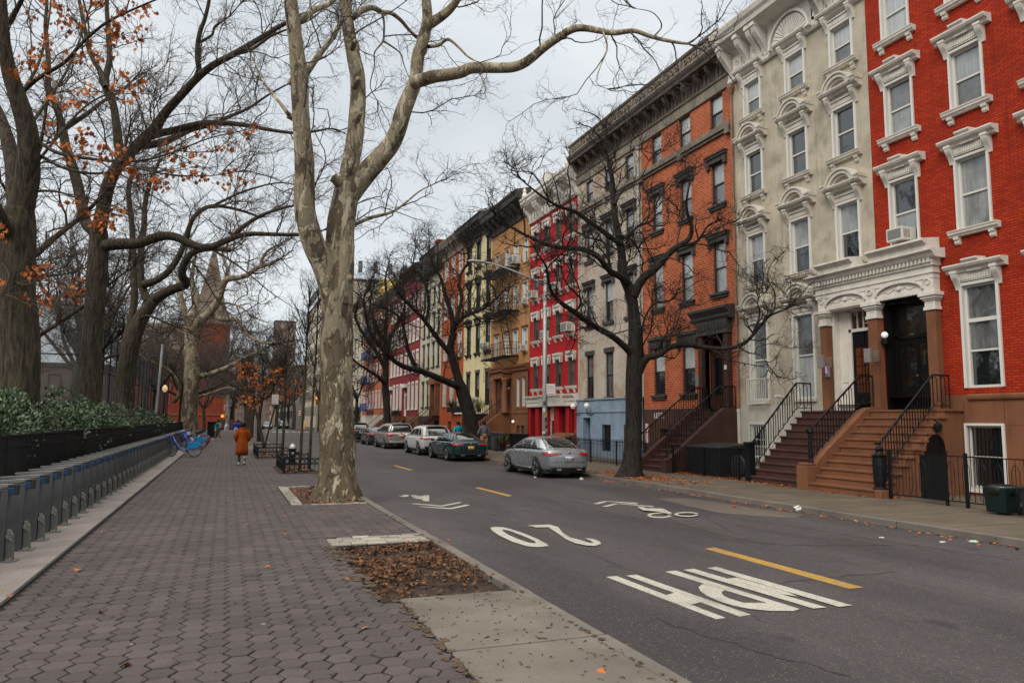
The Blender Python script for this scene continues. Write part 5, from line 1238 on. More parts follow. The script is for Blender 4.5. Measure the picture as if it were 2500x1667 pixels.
# ------------------------------------------------------------------ 8 burnt orange house
OR2 = surf('burnt_orange_paint', (.34,.065,.016), .85, .14, 1.2, .3, 40, streak=.3)
Y0 = 58.3; L = 65.2-Y0
H8 = house('burnt orange house with white sash windows and a pale bracketed cornice', Y0, 65.2, 17.4)
cols = [63.8-Y0, 61.6-Y0, 59.4-Y0]
wins = [(c, z, .88, h) for z, h in ((14.4, 1.75), (10.8, 1.95), (7.1, 2.2), (3.0, 2.3)) for c in cols[::1]]
wall_mesh(0, L, 2.2, 17.4, hole(wins), OR2, 'wall', H8); wall_mesh(0, L, -.2, 2.2, [(.8,1.8,0,1.7),(3.2,4.2,0,1.7)], OR2, 'base_wall', H8, x=-.06)
for i, (c, z, w_, h) in enumerate(wins): window(H8, c, z, w_, h, WHITEF, .06, 'slim', BRN, 'plain', BRN, G_W, rnd.choice([G_B, G_C]))
cornice(H8, L, 16.4, [(0,16.4),(-.1,16.4),(-.12,17.0),(-.6,17.25),(-.7,17.5),(-.8,17.7),(-.8,17.8),(0,18.0)], TANC, brs=[(y, 17.15, .5, .7, .16) for y in np.linspace(.2, L-.2, 9)])
b = MB(); b.box(.15, .2, .8, 1.8, 0, 1.7); b.box(.15, .2, 3.2, 4.2, 0, 1.7); b.build('basement_glass', G_D, H8)
b = MB(); b.box(-.5, -.05, .2, 3.0, 2.5, 2.9); b.build('planter_box', BLK, H8)
# ------------------------------------------------------------------ 9 cream house with stoop
CR9 = surf('ivory_paint', (.42,.385,.29), .85, .14, 1.2, .3, 40, streak=.35)
Y0 = 65.2; L = 73.2-Y0
H9 = house('ivory house with dark slate mansard cornice and long rows of narrow windows', Y0, 73.2, 16.4)
cols = [71.7-Y0, 69.9-Y0, 68.0-Y0, 66.3-Y0]
wins = [(c, z, .84, h) for z, h in ((13.0, 1.5), (10.0, 2.0), (6.9, 2.2), (3.1, 2.3)) for c in cols]
wall_mesh(0, L, 2.2, 16.4, hole(wins), CR9, 'wall', H9); wall_mesh(0, L, -.2, 2.2, [], BRND, 'base_wall', H9, x=-.05)
for i, (c, z, w_, h) in enumerate(wins): window(H9, c, z, w_, h, DARKF, 0, 'lintel', LEADT, 'stone', LEADT, rnd.choice([G_C, G_B]), G_D)
b = MB(); b.prism([(.0,15.9),(-.6,16.0),(-.7,16.3),(-.5,16.4),(-.3,18.2),(-.4,18.4),(1.2,18.4),(1.2,15.9)], 0, L, 'y')
for y in np.linspace(.4, L-.4, 9): b.box(-.6, -.25, y-.25, y+.25, 16.5, 17.6)
b.build('mansard_cornice', LEADT, H9)
b = MB(); b.box(.4, 1.0, 3.2, 4.4, 18.3, 19.3); b.box(.3, 1.1, 3.1, 4.5, 19.3, 19.45); b.build('chimney', OR2, H9)
stoop(H9, .3, 1.9, 11, -3.1, -.7, 2.2, BRND); railing(H9, [(-3.1,.25,.2),(-.7,.25,2.2),(-.1,.25,2.2)], .85, False, step=.2); railing(H9, [(-3.1,1.95,.2),(-.7,1.95,2.2),(-.1,1.95,2.2)], .85, False, step=.2)
b = MB(); b.box(-.5, 0, .1, .4, 2.2, 5.1); b.box(-.5, 0, 1.8, 2.1, 2.2, 5.1); b.box(-.6, 0, 0, 2.2, 5.1, 5.7); b.build('door_surround', BRN, H9)
# ------------------------------------------------------------------ 10 maroon pair
MAR = surf('maroon_paint', (.17,.012,.018), .8, .16, 1.2, .3, 40, streak=.3)
for (Y0, Y1, lab, top) in ((73.2, 80.7, 'maroon house with white window surrounds and a tall white front door', 17.9), (80.7, 88.2, 'maroon house beside the orange walls with white trim and climbing plants by its door', 17.2)):
    L = Y1-Y0; Hm = house(lab, Y0, Y1, top)
    cols = [L-1.1-k*(L-2.2)/3 for k in range(4)]
    wins = [(c, z, .8, h) for z, h in ((13.4, 1.7), (10.2, 1.9), (6.9, 2.0)) for c in cols] + [(c, 3.0, .8, 2.6) for c in cols[1:]]
    wall_mesh(0, L, 2.2, top, hole(wins) + [(cols[0]-.6, cols[0]+.6, 2.2, 5.3)], MAR, 'wall', Hm); wall_mesh(0, L, -.2, 2.2, [(2,3,0,1.6)], BRN, 'base_wall', Hm, x=-.06)
    for i, (c, z, w_, h) in enumerate(wins): window(Hm, c, z, w_, h, WHITEF, .1, 'lintel', TRIM, 'stone', TRIM, rnd.choice([G_B, G_C]), G_C)
    entry_door(Hm, cols[0], 2.2, 1.2, 3.1, TRIM, TRIM, G_C, .1, .6)
    b = MB(); b.box(-.35, 0, cols[0]-.85, cols[0]+.85, 5.3, 5.7); b.build('door_hood', TRIM, Hm)
    b = MB(); b.box(.15, .2, 2, 3, 0, 1.6); b.build('basement_glass', G_D, Hm)
    cornice(Hm, L, top-1.2, [(0,top-1.2),(-.1,top-1.2),(-.12,top-.6),(-.6,top-.3),(-.8,top-.1),(-.8,top+.1),(0,top+.3)], BRND if Y0 < 75 else TANC, brs=[(y, top-.4, .5, .6, .16) for y in np.linspace(.2, L-.2, 9)])
    stoop(Hm, cols[0]-.7, cols[0]+.7, 11, -3, -.7, 2.2, BRN); railing(Hm, [(-3,cols[0]-.75,.2),(-.7,cols[0]-.75,2.2)], .85, False, step=.2)
# ------------------------------------------------------------------ 11 orange house with blue fire escape, 12 corner building
OR3 = brick('coral_brick', (.42,.12,.05), (.38,.10,.04), (.3,.13,.08)); BLE = plain('blue_iron', (.01,.06,.24), .45)
Y0 = 88.2; L = 107.0-Y0
H11 = house('wide coral brick tenement with a bright blue fire escape', Y0, 107, 17.3, 'tenement')
cols = [1.4+k*2.25 for k in range(8)]
wins = [(c, z, .9, h) for z, h in ((13.6, 1.8), (10.4, 1.9), (7.0, 2.0), (3.4, 2.0)) for c in cols]
wall_mesh(0, L, 2.4, 17.3, hole(wins), OR3, 'wall', H11); wall_mesh(0, L, -.2, 2.4, [], PALE, 'base_wall', H11, x=-.05)
for i, (c, z, w_, h) in enumerate(wins): window(H11, c, z, w_, h, WHITEF, .05, 'lintel', TRIM2, 'stone', TRIM2, G_C, G_D)
fire_escape(H11, (3.0, 6.7, 10.1, 13.3), 9.5, 15.0, BLE, 1.0)
cornice(H11, L, 16.4, [(0,16.4),(-.1,16.4),(-.6,17.1),(-.7,17.4),(0,17.5)], TANC)
CRB = surf('buff_stucco', (.5,.45,.35), .9, .14, .6, .2, 30, streak=.3)
Y0 = 107; L = 9.6
H12 = house('tall buff corner building with a small black awning at street level', Y0, Y0+L, 19.5, 'corner_building', 14, CRB)
wins = [(c, z, .9, 1.8) for z in (15.5, 12.2, 8.9, 5.6) for c in (1.6, 4.8, 8)]
wall_mesh(0, L, -.2, 19.5, hole(wins), CRB, 'wall', H12)
for c, z, w_, h in wins: window(H12, c, z, w_, h, DARKF, 0, 'lintel', TRIM2, 'stone', TRIM2, G_C, G_D)
b = MB(); b.prism([(-1.6,2.6),(0,3.6),(0,3.7),(-1.6,2.72)], 1, 8.6, 'y'); b.box(-1.6, -1.57, 1, 8.6, 2.2, 2.7); b.build('awning', BLK, H12)
b = MB(); b.box(-.06, 0.0, 1.2, 8.4, 0, 2.5); b.build('shop_front', G_D, H12)
cornice(H12, L, 18.6, [(0,18.6),(-.2,18.7),(-.6,19.2),(-.6,19.5),(0,19.6)], TANC)
b = MB(); b.box(3, 8, 3, 7, 19.5, 21.5); b.prism([(3,21.5),(5,23.6),(7,21.5)], 3, 8, 'x'); b.build('roof_cabin', surf('gold_paint', (.5,.37,.1), .8), H12)
# ------------------------------------------------------------------ trees
from mathutils import noise as mnoise
def norm(v): return v/np.maximum(np.linalg.norm(v, axis=-1, keepdims=True), 1e-9)
def np_tubes(P, Rr, n):
    """P (B,K,3), Rr (B,K) -> verts, quads"""
    B, K, _ = P.shape
    T = np.empty_like(P); T[:, 1:-1] = P[:, 2:]-P[:, :-2]; T[:, 0] = P[:, 1]-P[:, 0]; T[:, -1] = P[:, -1]-P[:, -2]
    T = norm(T); m = norm(T.mean(1))
    ref = np.where(np.abs(m[:, 2:3]) < .75, np.array([[0, 0, 1.]]), np.array([[1., .2, 0]]))[:, None, :]
    u = norm(np.cross(T, np.broadcast_to(ref, T.shape))); w = np.cross(T, u)
    a = 2*PI*np.arange(n)/n
    V = P[:, :, None, :] + (u[:, :, None, :]*np.cos(a)[None, None, :, None] + w[:, :, None, :]*np.sin(a)[None, None, :, None])*Rr[:, :, None, None]
    idx = np.arange(B*K*n).reshape(B, K, n); nx = np.roll(idx, -1, 2)
    F = np.stack([idx[:, :-1], nx[:, :-1], nx[:, 1:], idx[:, 1:]], -1).reshape(-1, 4)
    return V.reshape(-1, 3), F
def np_mesh(name, parts, mat, smooth=True):
    vs, fs, o = [], [], 0
    for V, F in parts: vs.append(V); fs.append(F+o); o += len(V)
    V = np.vstack(vs).astype(np.float32); F = np.vstack(fs).astype(np.int32)
    me = bpy.data.meshes.new(name); me.vertices.add(len(V)); me.vertices.foreach_set('co', V.ravel())
    me.loops.add(F.size); me.loops.foreach_set('vertex_index', F.ravel()); me.polygons.add(len(F))
    me.polygons.foreach_set('loop_start', np.arange(len(F), dtype=np.int32)*4)
    try: me.polygons.foreach_set('loop_total', np.full(len(F), 4, dtype=np.int32))
    except Exception: pass
    me.polygons.foreach_set('use_smooth', np.full(len(F), smooth)); me.materials.append(mat)
    me.update(calc_edges=True); me.validate(); return me
def grow(parents, levels, rg):
    """parents: list of (P (K,3), R (K,)). each level sprouts along the one before. returns [(P,R,sides)]"""
    out = []; cur = [(p, r) for p, r in parents]
    first = True
    for L in levels:
        starts, dirs, rads, lens = [], [], [], []
        if first: batches = [(p[None], r[None]) for p, r in cur]
        else: batches = cur
        for P, Rr in batches:
            B, K, _ = P.shape
            seg = np.linalg.norm(P[:, 1:]-P[:, :-1], axis=2); ln = seg.sum(1)
            cnt = rg.poisson(np.maximum(ln*L['dens'], .01)); cnt = np.minimum(cnt, L.get('max', 60))
            b = np.repeat(np.arange(B), cnt)
            t0 = L.get('t0', .15); t = t0+(1-t0)*rg.random(len(b))**L.get('tp', .9)
            nt_ = 3 if first else 1; b = np.concatenate([b]+[np.arange(B)]*nt_); t = np.concatenate([t]+[np.full(B, .999)]*nt_)
            f = t*(K-1); i = np.minimum(f.astype(int), K-2); f = (f-i)[:, None]
            p = P[b, i]*(1-f)+P[b, i+1]*f; tg = norm(P[b, i+1]-P[b, i]); r = Rr[b, i]*(1-f[:, 0])+Rr[b, i+1]*f[:, 0]
            az = norm(np.cross(tg, rg.normal(size=tg.shape)))
            an = np.radians(rg.uniform(L['ang'][0], L['ang'][1], len(b)))
            an[t > .99] *= .4
            d = tg*np.cos(an)[:, None]+az*np.sin(an)[:, None]; d[:, 2] += L.get('up', .2); d = norm(d)
            ok = r > L.get('rp', 0)
            starts.append(p[ok]); dirs.append(d[ok]); rads.append(np.clip(r[ok]*L.get('rr', .8), .62*L['r'], L['r'])*rg.uniform(.8, 1, ok.sum()))
            lens.append(rg.uniform(L['len'][0], L['len'][1], ok.sum())*(1-.45*t[ok]*L.get('sh', 1)))
        p = np.vstack(starts); d = np.vstack(dirs); r = np.concatenate(rads); ln = np.concatenate(lens); first = False
        K = L.get('K', 7); P = np.empty((len(p), K, 3)); P[:, 0] = p
        for k in range(1, K):
            d = norm(d+rg.normal(size=d.shape)*L.get('wig', .25)+np.array([0, 0, L.get('trop', .05)]))
            P[:, k] = P[:, k-1]+d*(ln/(K-1))[:, None]
        Rr = r[:, None]*np.linspace(1, L.get('tap', .5), K)[None]
        cur = [(P, Rr)]; out.append((P, Rr, L.get('sides', 4)))
    return out
def trunk_mb(mb, pts, rad, n=20, seg=40, flare=0, lobes=5, amp=.06, seed=0, fh=1.2):
    P = cr(pts, seg); r = cr([(x, 0, 0) for x in rad], seg)[:, 0] if len(rad) > 2 else np.linspace(rad[0], rad[-1], seg)
    vs = []; prev = None
    for i in range(seg):
        t = Vector(P[min(i+1, seg-1)]-P[max(i-1, 0)]).normalized()
        u = Vector((1, 0, 0)) if prev is None else prev
        u = (u-t*u.dot(t)).normalized(); prev = u; w = t.cross(u); h = P[i][2]-P[0][2]
        for j in range(n):
            a = 2*PI*j/n
            k = 1+amp*mnoise.noise(Vector((math.cos(a)*1.3+seed, math.sin(a)*1.3, P[i][2]*.9)))*1.6+amp*.5*mnoise.noise(Vector((math.cos(a)*4, math.sin(a)*4+seed, P[i][2]*2.5)))
            if flare:
                e = math.exp(-max(h, 0)/fh*2.2); k += flare*e*(.55+.75*max(0, math.cos(lobes*a+seed))**1.5)
            vs.append(Vector(P[i])+(u*math.cos(a)+w*math.sin(a))*r[i]*k)
    fs = [(i*n+j, i*n+(j+1)%n, (i+1)*n+(j+1)%n, (i+1)*n+j) for i in range(seg-1) for j in range(n)]+[tuple((seg-1)*n+j for j in range(n))]
    s = mb.smooth; mb.smooth = True; mb.add(vs, fs); mb.smooth = s
    return P, r
def limb_path(pts, Y, dep, r0, r1, n=16, jit=.0, org=None, rg=None):
    q = [atY(x, y, Y+dep*(i/max(1, len(pts)-1))) for i, (x, y) in enumerate(pts)]
    P = cr([tuple(v) for v in q], n)
    if jit: P[1:] += rg.normal(size=P[1:].shape)*jit
    return P, np.linspace(r0, r1, n)

def bark(name, c, c2, ridges=True, moss=None):
    m, nt, b = newmat(name); N = NT(nt)
    v = N.obj((1, 1, .16)); r = N.noise(v, 16, 5, .65)
    col = N.mix(N.ramp(r, [(.38, 0), (.62, 1)]), c, c2)
    if moss: col = N.mix(N.ramp(N.noise(N.obj(), .9, 5), [(.5, 0), (.7, .6)]), col, moss)
    N.l(col, b.inputs['Base Color']); b.inputs['Roughness'].default_value = .9; b.inputs['Specular IOR Level'].default_value = .2
    N.bump(r, 1., .05, b); return m
def plane_bark(name, light=(.40,.345,.245), k=1.):
    m, nt, b = newmat(name); N = NT(nt)
    v = N.obj((1, 1, .42)); n1 = N.noise(v, 4.2, 6, .62, .6); n2 = N.noise(N.obj((1,1,.5), (4,1,7)), 7.5, 5, .6, .4); n3 = N.noise(N.obj((1,1,.4), (9,2,3)), 3.1, 6, .6, .5)
    sp = N.n('SeparateXYZ'); tc = N.n('TexCoord'); N.l(tc.outputs['Object'], sp.inputs[0])
    low = N.ramp(N.math('MULTIPLY', sp.outputs[2], .1), [(.25, 1), (.8, 0)])
    col = N.mix(N.ramp(n1, [(.455, 0), (.47, 1)]), light, (.215, .178, .122))
    col = N.mix(N.ramp(n2, [(.56, 0), (.575, .9)]), col, (.29, .245, .17))
    th = N.math('ADD', n3, N.math('ADD', N.math('MULTIPLY', low, .11), -.03))
    col = N.mix(N.ramp(th, [(.545, 0), (.56, .92)]), col, (.088, .066, .042))
    col = N.mix(N.ramp(N.noise(v, 11, 4), [(.62, 0), (.64, .7)]), col, (.42, .33, .17))
    N.l(col, b.inputs['Base Color']); b.inputs['Roughness'].default_value = .85; b.inputs['Specular IOR Level'].default_value = .25
    h = N.mix(.5, N.ramp(th, [(.53, .7), (.57, .2)]), N.ramp(n1, [(.44, 0), (.48, 1)]))
    N.bump(h, 1., .06, b); return m
BK_PLANE = plane_bark('plane_tree_bark'); BK_OAK = bark('oak_bark', (.022,.017,.012), (.085,.068,.048), moss=(.04,.04,.022))
BK_PALE = plane_bark('pale_plane_bark', (.33,.28,.2)); BK_DARK = bark('wet_dark_bark', (.012,.010,.009), (.042,.034,.028))
TW_PALE = surf('pale_twigs', (.15,.12,.085), .9, .3, 3, 0); TW_DARK = surf('dark_twigs', (.022,.017,.014), .9, .3, 3, 0)
TW_BROWN = surf('brown_twigs', (.07,.05,.037), .9, .3, 3, 0); TW_GREY = surf('grey_brown_twigs', (.075,.06,.05), .9, .3, 3, 0)

LEAFP = [(0,-.5),(.07,-.3),(.3,-.42),(.26,-.18),(.5,-.08),(.3,.06),(.42,.28),(.18,.22),(.0,.5),(-.18,.22),(-.42,.28),(-.3,.06),(-.5,-.08),(-.26,-.18),(-.3,-.42),(-.07,-.3)]
def leaf(b, p, s, rg, flat=False):
    if flat: e = Euler((rg.gauss(0, .3), rg.gauss(0, .3), rg.uniform(0, 6.28)))
    else: e = Euler((rg.uniform(.6, 2.2), rg.gauss(0, .6), rg.uniform(0, 6.28)))
    M = e.to_matrix(); cur = rg.uniform(-.9, .9)*s; c2 = rg.uniform(-.6, .6)*s
    vs = [p+M @ Vector((x*s, y*s, cur*x*x*1.6+c2*y*y*1.4)) for x, y in LEAFP]
    c = p+M @ Vector((0, 0, 0))
    return b.add(vs+[c], [(i, (i+1) % 16, 16) for i in range(16)])
def leafmat(name, cols, tr=.3):
    m, nt, b = newmat(name); N = NT(nt); g = N.n('NewGeometry')
    N.l(N.ramp(g.outputs['Random Per Island'], [(i/(len(cols)-1), c) for i, c in enumerate(cols)]), b.inputs['Base Color'])
    b.inputs['Roughness'].default_value = .7; b.inputs['Specular IOR Level'].default_value = .25
    return m
LF_OAK = leafmat('rust_leaves', [(.20,.05,.012), (.36,.10,.022), (.43,.15,.04), (.28,.07,.016)])
LF_DRY = leafmat('dry_leaves', [(.05,.022,.012), (.11,.05,.025), (.20,.09,.04), (.27,.14,.07), (.14,.055,.025)])

def make_tree(name, label, limbs, levels, bk, tw, seed, group=None, trunk=None, Y=0, leaves=None, extra=None, cat='tree'):
    """limbs: (points on print, depth change, r0, r1[, Y0]); trunk: (points, radii, kwargs)"""
    rg = np.random.default_rng(seed)
    base = atY(*trunk[0][0], Y); o = empty(name, (0, 0, 0), 0, label, cat, group)
    org = Vector((base.x, base.y, 0)); o.location = org
    mb = MB(); par = []
    tp = [tuple(atY(x, y, Y+(trunk[2].get('dep', 0)*i/len(trunk[0])))-org) for i, (x, y) in enumerate(trunk[0])]
    kw = {k: v for k, v in trunk[2].items() if k not in ('dep',)}
    tp[0] = (tp[0][0], tp[0][1], -.12)
    fr = .88 if group == 'park trees' else 1.
    trunk_mb(mb, tp, [r_*fr for r_ in trunk[1]], seed=seed, **kw)
    for l in limbs:
        pts, dep, r0, r1 = l[0], l[1], l[2]*fr, l[3]*fr; Ys = l[4] if len(l) > 4 else Y
        P, Rr = limb_path(pts, Ys, dep, r0, r1, max(8, 3*len(pts))); P = P-np.array(org)
        if r0 > .1: trunk_mb(mb, [tuple(p) for p in P[::2]]+([tuple(P[-1])] if len(P) % 2 == 0 else []), [r0, r1], n=12, seg=len(P)*2, amp=.07, seed=seed+len(par))
        else:
            mb.smooth = True; mb.tube(cr([tuple(p) for p in P], len(P)), list(Rr), 8)
        par.append((P, Rr))
    if extra: extra(mb, org)
    mb.build('trunk', bk, o)
    br = grow(par, levels, rg)
    n1 = 1
    link('crown', np_mesh('crown', [np_tubes(P, Rr, s) for P, Rr, s in br], tw), o)
    return o, par, br, org
def lev(*specs):
    keys = ('dens', 'len', 'ang', 'r', 'wig', 'K', 'sides', 'up', 'trop', 't0')
    return [dict(zip(keys, s)) for s in specs]

# the large pale plane tree by the kerb
YH = 17.6
c4p = lambda l: [((600+x/2.8)*.9408, y*.336) for x, y in l]
hero = [
 ([(768,690),(748,620),(725,572),(709,527),(698,470),(699,370),(691,269),(687,168),(675,67),(668,0),(660,-90),(655,-200),(640,-330)], -1.5, .30, .10),
 ([(775,700),(780,600),(783,527),(792,470),(800,425)], 0, .36, .30),
 ([(800,450),(803,400),(806,370),(818,302),(823,202),(813,134),(801,67),(793,0),(785,-80),(790,-200),(805,-330)], 1.5, .26, .10),
 ([(796,455),(830,410),(868,368),(895,336),(912,302),(922,269),(934,235),(954,185),(959,134),(969,101),(981,50),(979,0),(975,-70),(990,-170)], -1.2, .26, .09),
 ([(979,60),(1011,40),(1035,20),(1052,-3),(1090,-60),(1130,-150)], -1, .13, .06, 16.6),
 ([(948,190),(975,182),(1001,175),(1052,168),(1085,156),(1136,156),(1186,153),(1220,134),(1253,107),(1287,84),(1317,67),(1350,66),(1385,73),(1420,76),(1455,71),(1500,86),(1545,96),(1580,101)], -4.5, .16, .025, 16.7),
 (c4p([(735,120),(800,70),(870,55),(930,85),(990,90),(1060,140),(1120,210),(1180,265)]), 2, .09, .04, 18.4),
 (c4p([(930,88),(945,150),(945,230),(935,290),(880,360),(880,450),(850,590),(900,690)]), 1, .035, .012, 19),
 (c4p([(935,280),(1000,320),(1060,370),(1080,440),(1110,520)]), .5, .03, .01, 19.3),
 (c4p([(385,140),(450,80),(540,40),(600,0),(700,-80)]), 2, .09, .05, 17),
 (c4p([(415,500),(490,390),(530,340),(600,250),(640,170)]), 1.5, .08, .055, 17),
 (c4p([(1250,320),(1320,310),(1380,270),(1450,320),(1520,390),(1600,430)]), -1.5, .05, .015, 16.8),
 (c4p([(735,1540),(850,1490),(1000,1450),(1100,1380),(1200,1300),(1330,1240)]), 2.5, .055, .012, 17.9),
 (c4p([(290,780),(230,700),(120,560),(60,420)]), 2, .05, .015, 17.1),
 ([(1385,73),(1395,110),(1380,150),(1370,190),(1395,205)], -.4, .02, .006, 13.4),
 ([(1500,86),(1520,60),(1500,30),(1460,20)], -.4, .02, .006, 12.8),
]
def stubs(mb, org):
    for x, y, d, r in ((782,490,(-.15,-.9,.25),.13), (770,412,(-.85,-.3,.5),.1), (822,185,(.2,-.9,.35),.06), (826,265,(.1,-.9,.3),.05), (815,98,(.1,-.95,.2),.05), (670,190,(-.9,-.3,.1),.07), (668,268,(-.9,-.2,.2),.07)):
        p = atY(x, y, YH-.15)-org; d = Vector(d).normalized(); mb.smooth = True
        mb.tube([p-d*.25, p-d*.06, p+d*.02, p+d*.07, p+d*.08], [r*1.5, r*1.25, r*1.12, r*1.15, r*.9], 12)
        mb.tube([p+d*.0, p+d*.084, p+d*.085], [r*.72, r*.72, r*.0], 12)
    mb.smooth = True                       # burrs
    for x, y, r in ((803,640,.10),):
        p = atY(x, y, YH-.3)-org; mb.lathe([(.0,-r),(r*.7,-r*.7),(r,0),(r*.7,r*.7),(0,r)], 10, tuple(p))
TH = ([(773,1147),(774,1080),(776,1000),(775,900),(773,800),(773,700),(777,640),(784,560)], [.46,.41,.395,.375,.36,.35,.35,.30], dict(n=48, seg=90, flare=.42, lobes=5, amp=.11, fh=1.0))
make_tree('plane_tree', 'big plane tree with mottled cream bark forking into three tall limbs beside the kerb', hero,
  lev((1.1, (1.3,3.2), (35,75), .022, .24, 9, 5, .15, .02, .3), (3.6, (.5,1.3), (30,70), .010, .3, 7, 4, .05, -.01, .1), (5.5, (.2,.6), (30,70), .006, .34, 5, 3, .05, 0, .1), (5.5, (.1,.28), (30,70), .0042, .28, 4, 3, 0, 0, .1)),
  BK_PLANE, TW_GREY, 5, 'street trees', TH, YH, extra=stubs)

# the leaf-holding oak at the left edge
c1p = lambda l: [(x*.336, y*.336) for x, y in l]
YO = 20.
oak = [
 ([(44,504),(62,420),(66,370),(63,302),(44,235),(22,168),(10,101),(4,10),(0,-80)], -1, .33, .10),
 ([(44,504),(36,440),(30,386),(17,319),(0,269),(-30,200),(-60,80)], 1.5, .25, .1),
 ([(20,560),(0,500),(-40,420),(-90,300)], -2, .2, .08),
 ([(64,320),(94,330),(134,352),(200,364),(270,371),(336,367),(403,348),(480,318),(560,300)], -3, .06, .012),
 ([(66,350),(100,362),(141,384),(200,398),(252,396),(302,386),(380,400),(470,405),(545,395)], -2, .05, .01),
 ([(48,215),(87,181),(148,144),(188,100),(242,54),(302,24),(370,-5)], -3, .06, .02),
 ([(20,55),(50,0),(80,-70)], -1, .08, .04),
 ([(40,230),(87,150),(110,60),(120,-30)], 2, .05, .02), ([(62,300),(110,230),(160,150),(200,40),(220,-40)], 3, .05, .02),
 ([(64,400),(120,330),(190,250),(250,215),(330,190),(380,150)], 2.5, .045, .012),
 ([(70,440),(130,440),(190,460),(250,480)], -1, .04, .012),
 ([(20,640),(60,655),(100,640),(150,655),(190,650)], -3.5, .03, .008), ([(0,600),(20,630),(5,680)], -3, .025, .008),
]
TO = ([(50,985),(47,900),(46,800),(38,700),(38,600),(43,520),(46,480)], [.52,.46,.455,.45,.43,.42,.36], dict(n=30, seg=50, flare=.2, amp=.06, fh=1.5))
OT = lev((1.5, (1.3,3.2), (30,65), .02, .2, 8, 4, .15, .03, .2), (3.8, (.4,1.2), (30,65), .010, .24, 6, 3, .1, .01, .15), (5.5, (.2,.6), (30,65), .006, .28, 4, 3, .05, 0, .1))
o_oak, par, br, org = make_tree('oak_tree', 'thick dark oak still holding clumps of rust coloured leaves near the hedge end', oak, OT, BK_OAK, TW_BROWN, 11, 'park trees', TO, YO)
CL = c1p([(110,490),(130,520),(90,470),(190,120),(290,20),(370,40),(400,50),(350,15),(420,110),(375,165),(440,110),(490,140),(545,200),(460,225),(310,280),(320,260),(250,340),(200,380),(220,410),(240,400),(310,430),(290,515),(440,355),(560,390),(570,370),(610,310),(650,375),(670,370),(610,95),(605,60),(690,20),(700,40),(850,80),(830,95),(920,40),(990,50),(975,140),(985,110),(770,210),(760,240),(790,160),(790,260),(810,220),(950,250),(940,300),(970,235),(770,325),(845,520),(830,500),(960,575),(940,570),(585,620),(580,600),(790,610),(880,620),(875,660),(350,660),(365,680),(545,700),(510,700),(450,720),(370,830),(330,855),(550,940),(610,930),(580,960),(530,990),(430,980),(700,1000),(470,1070),(480,1050),(690,1060),(720,1070),(580,1100),(800,1060),(820,1010),(850,1050),(770,1060),(1110,985),(1120,1060),(1190,1050),(1275,1035),(1350,925),(1440,870),(1360,1045),(1300,1080),(1440,1020),(1540,1000),(1550,980),(1590,970),(1590,900),(1700,915),(1730,860),(1160,1175),(1140,1190),(1240,1195),(1310,1165),(1330,1190),(1390,1200),(1370,1215),(1070,1240),(1120,1270),(1090,1260),(1030,1210),(1560,1220),(1550,1195),(1640,1220),(1670,1230),(1510,1260),(940,1195),(880,1170),(760,1210),(770,1170),(815,1130),(545,1355),(590,1435),(480,1380),(700,1440),(720,1500),(700,1480),(810,1420),(790,1440),(650,1480),(680,1530),(780,1530),(10,1520)]) + \
     [(x*.336, (500+y/2.8)*.9408) for x, y in [(70,335),(200,490),(180,470),(290,450),(260,440),(320,430),(25,520),(10,120),(5,230),(300,555),(440,550),(490,560),(470,590),(540,530),(510,600),(320,660),(310,640),(230,630),(740,80),(700,120)]]
b = MB(); tb = MB(); lr = random.Random(4)
allp = np.vstack([P.reshape(-1, 3) for P, _, _ in br[:2]] + [p for p, _ in par])
for x, y in CL:
    c = Vector(atY(x, y, YO+lr.uniform(-3, .5)))-org
    q = Vector(allp[np.argmin(((allp-np.array(c))**2).sum(1))])
    mid = (c+q)/2+Vector((lr.gauss(0,.06), lr.gauss(0,.06), .08)); tb.tube([q, mid, c+Vector((0,0,.05))], [.007, .006, .004], 4, cap=False)
    for k in range(lr.randint(4, 8)): leaf(b, c+Vector((lr.gauss(0,.085), lr.gauss(0,.085), lr.gauss(-.03,.085))), lr.uniform(.09, .165), lr)
b.build('leaves', LF_OAK, o_oak); tb.build('crown', TW_BROWN, o_oak)

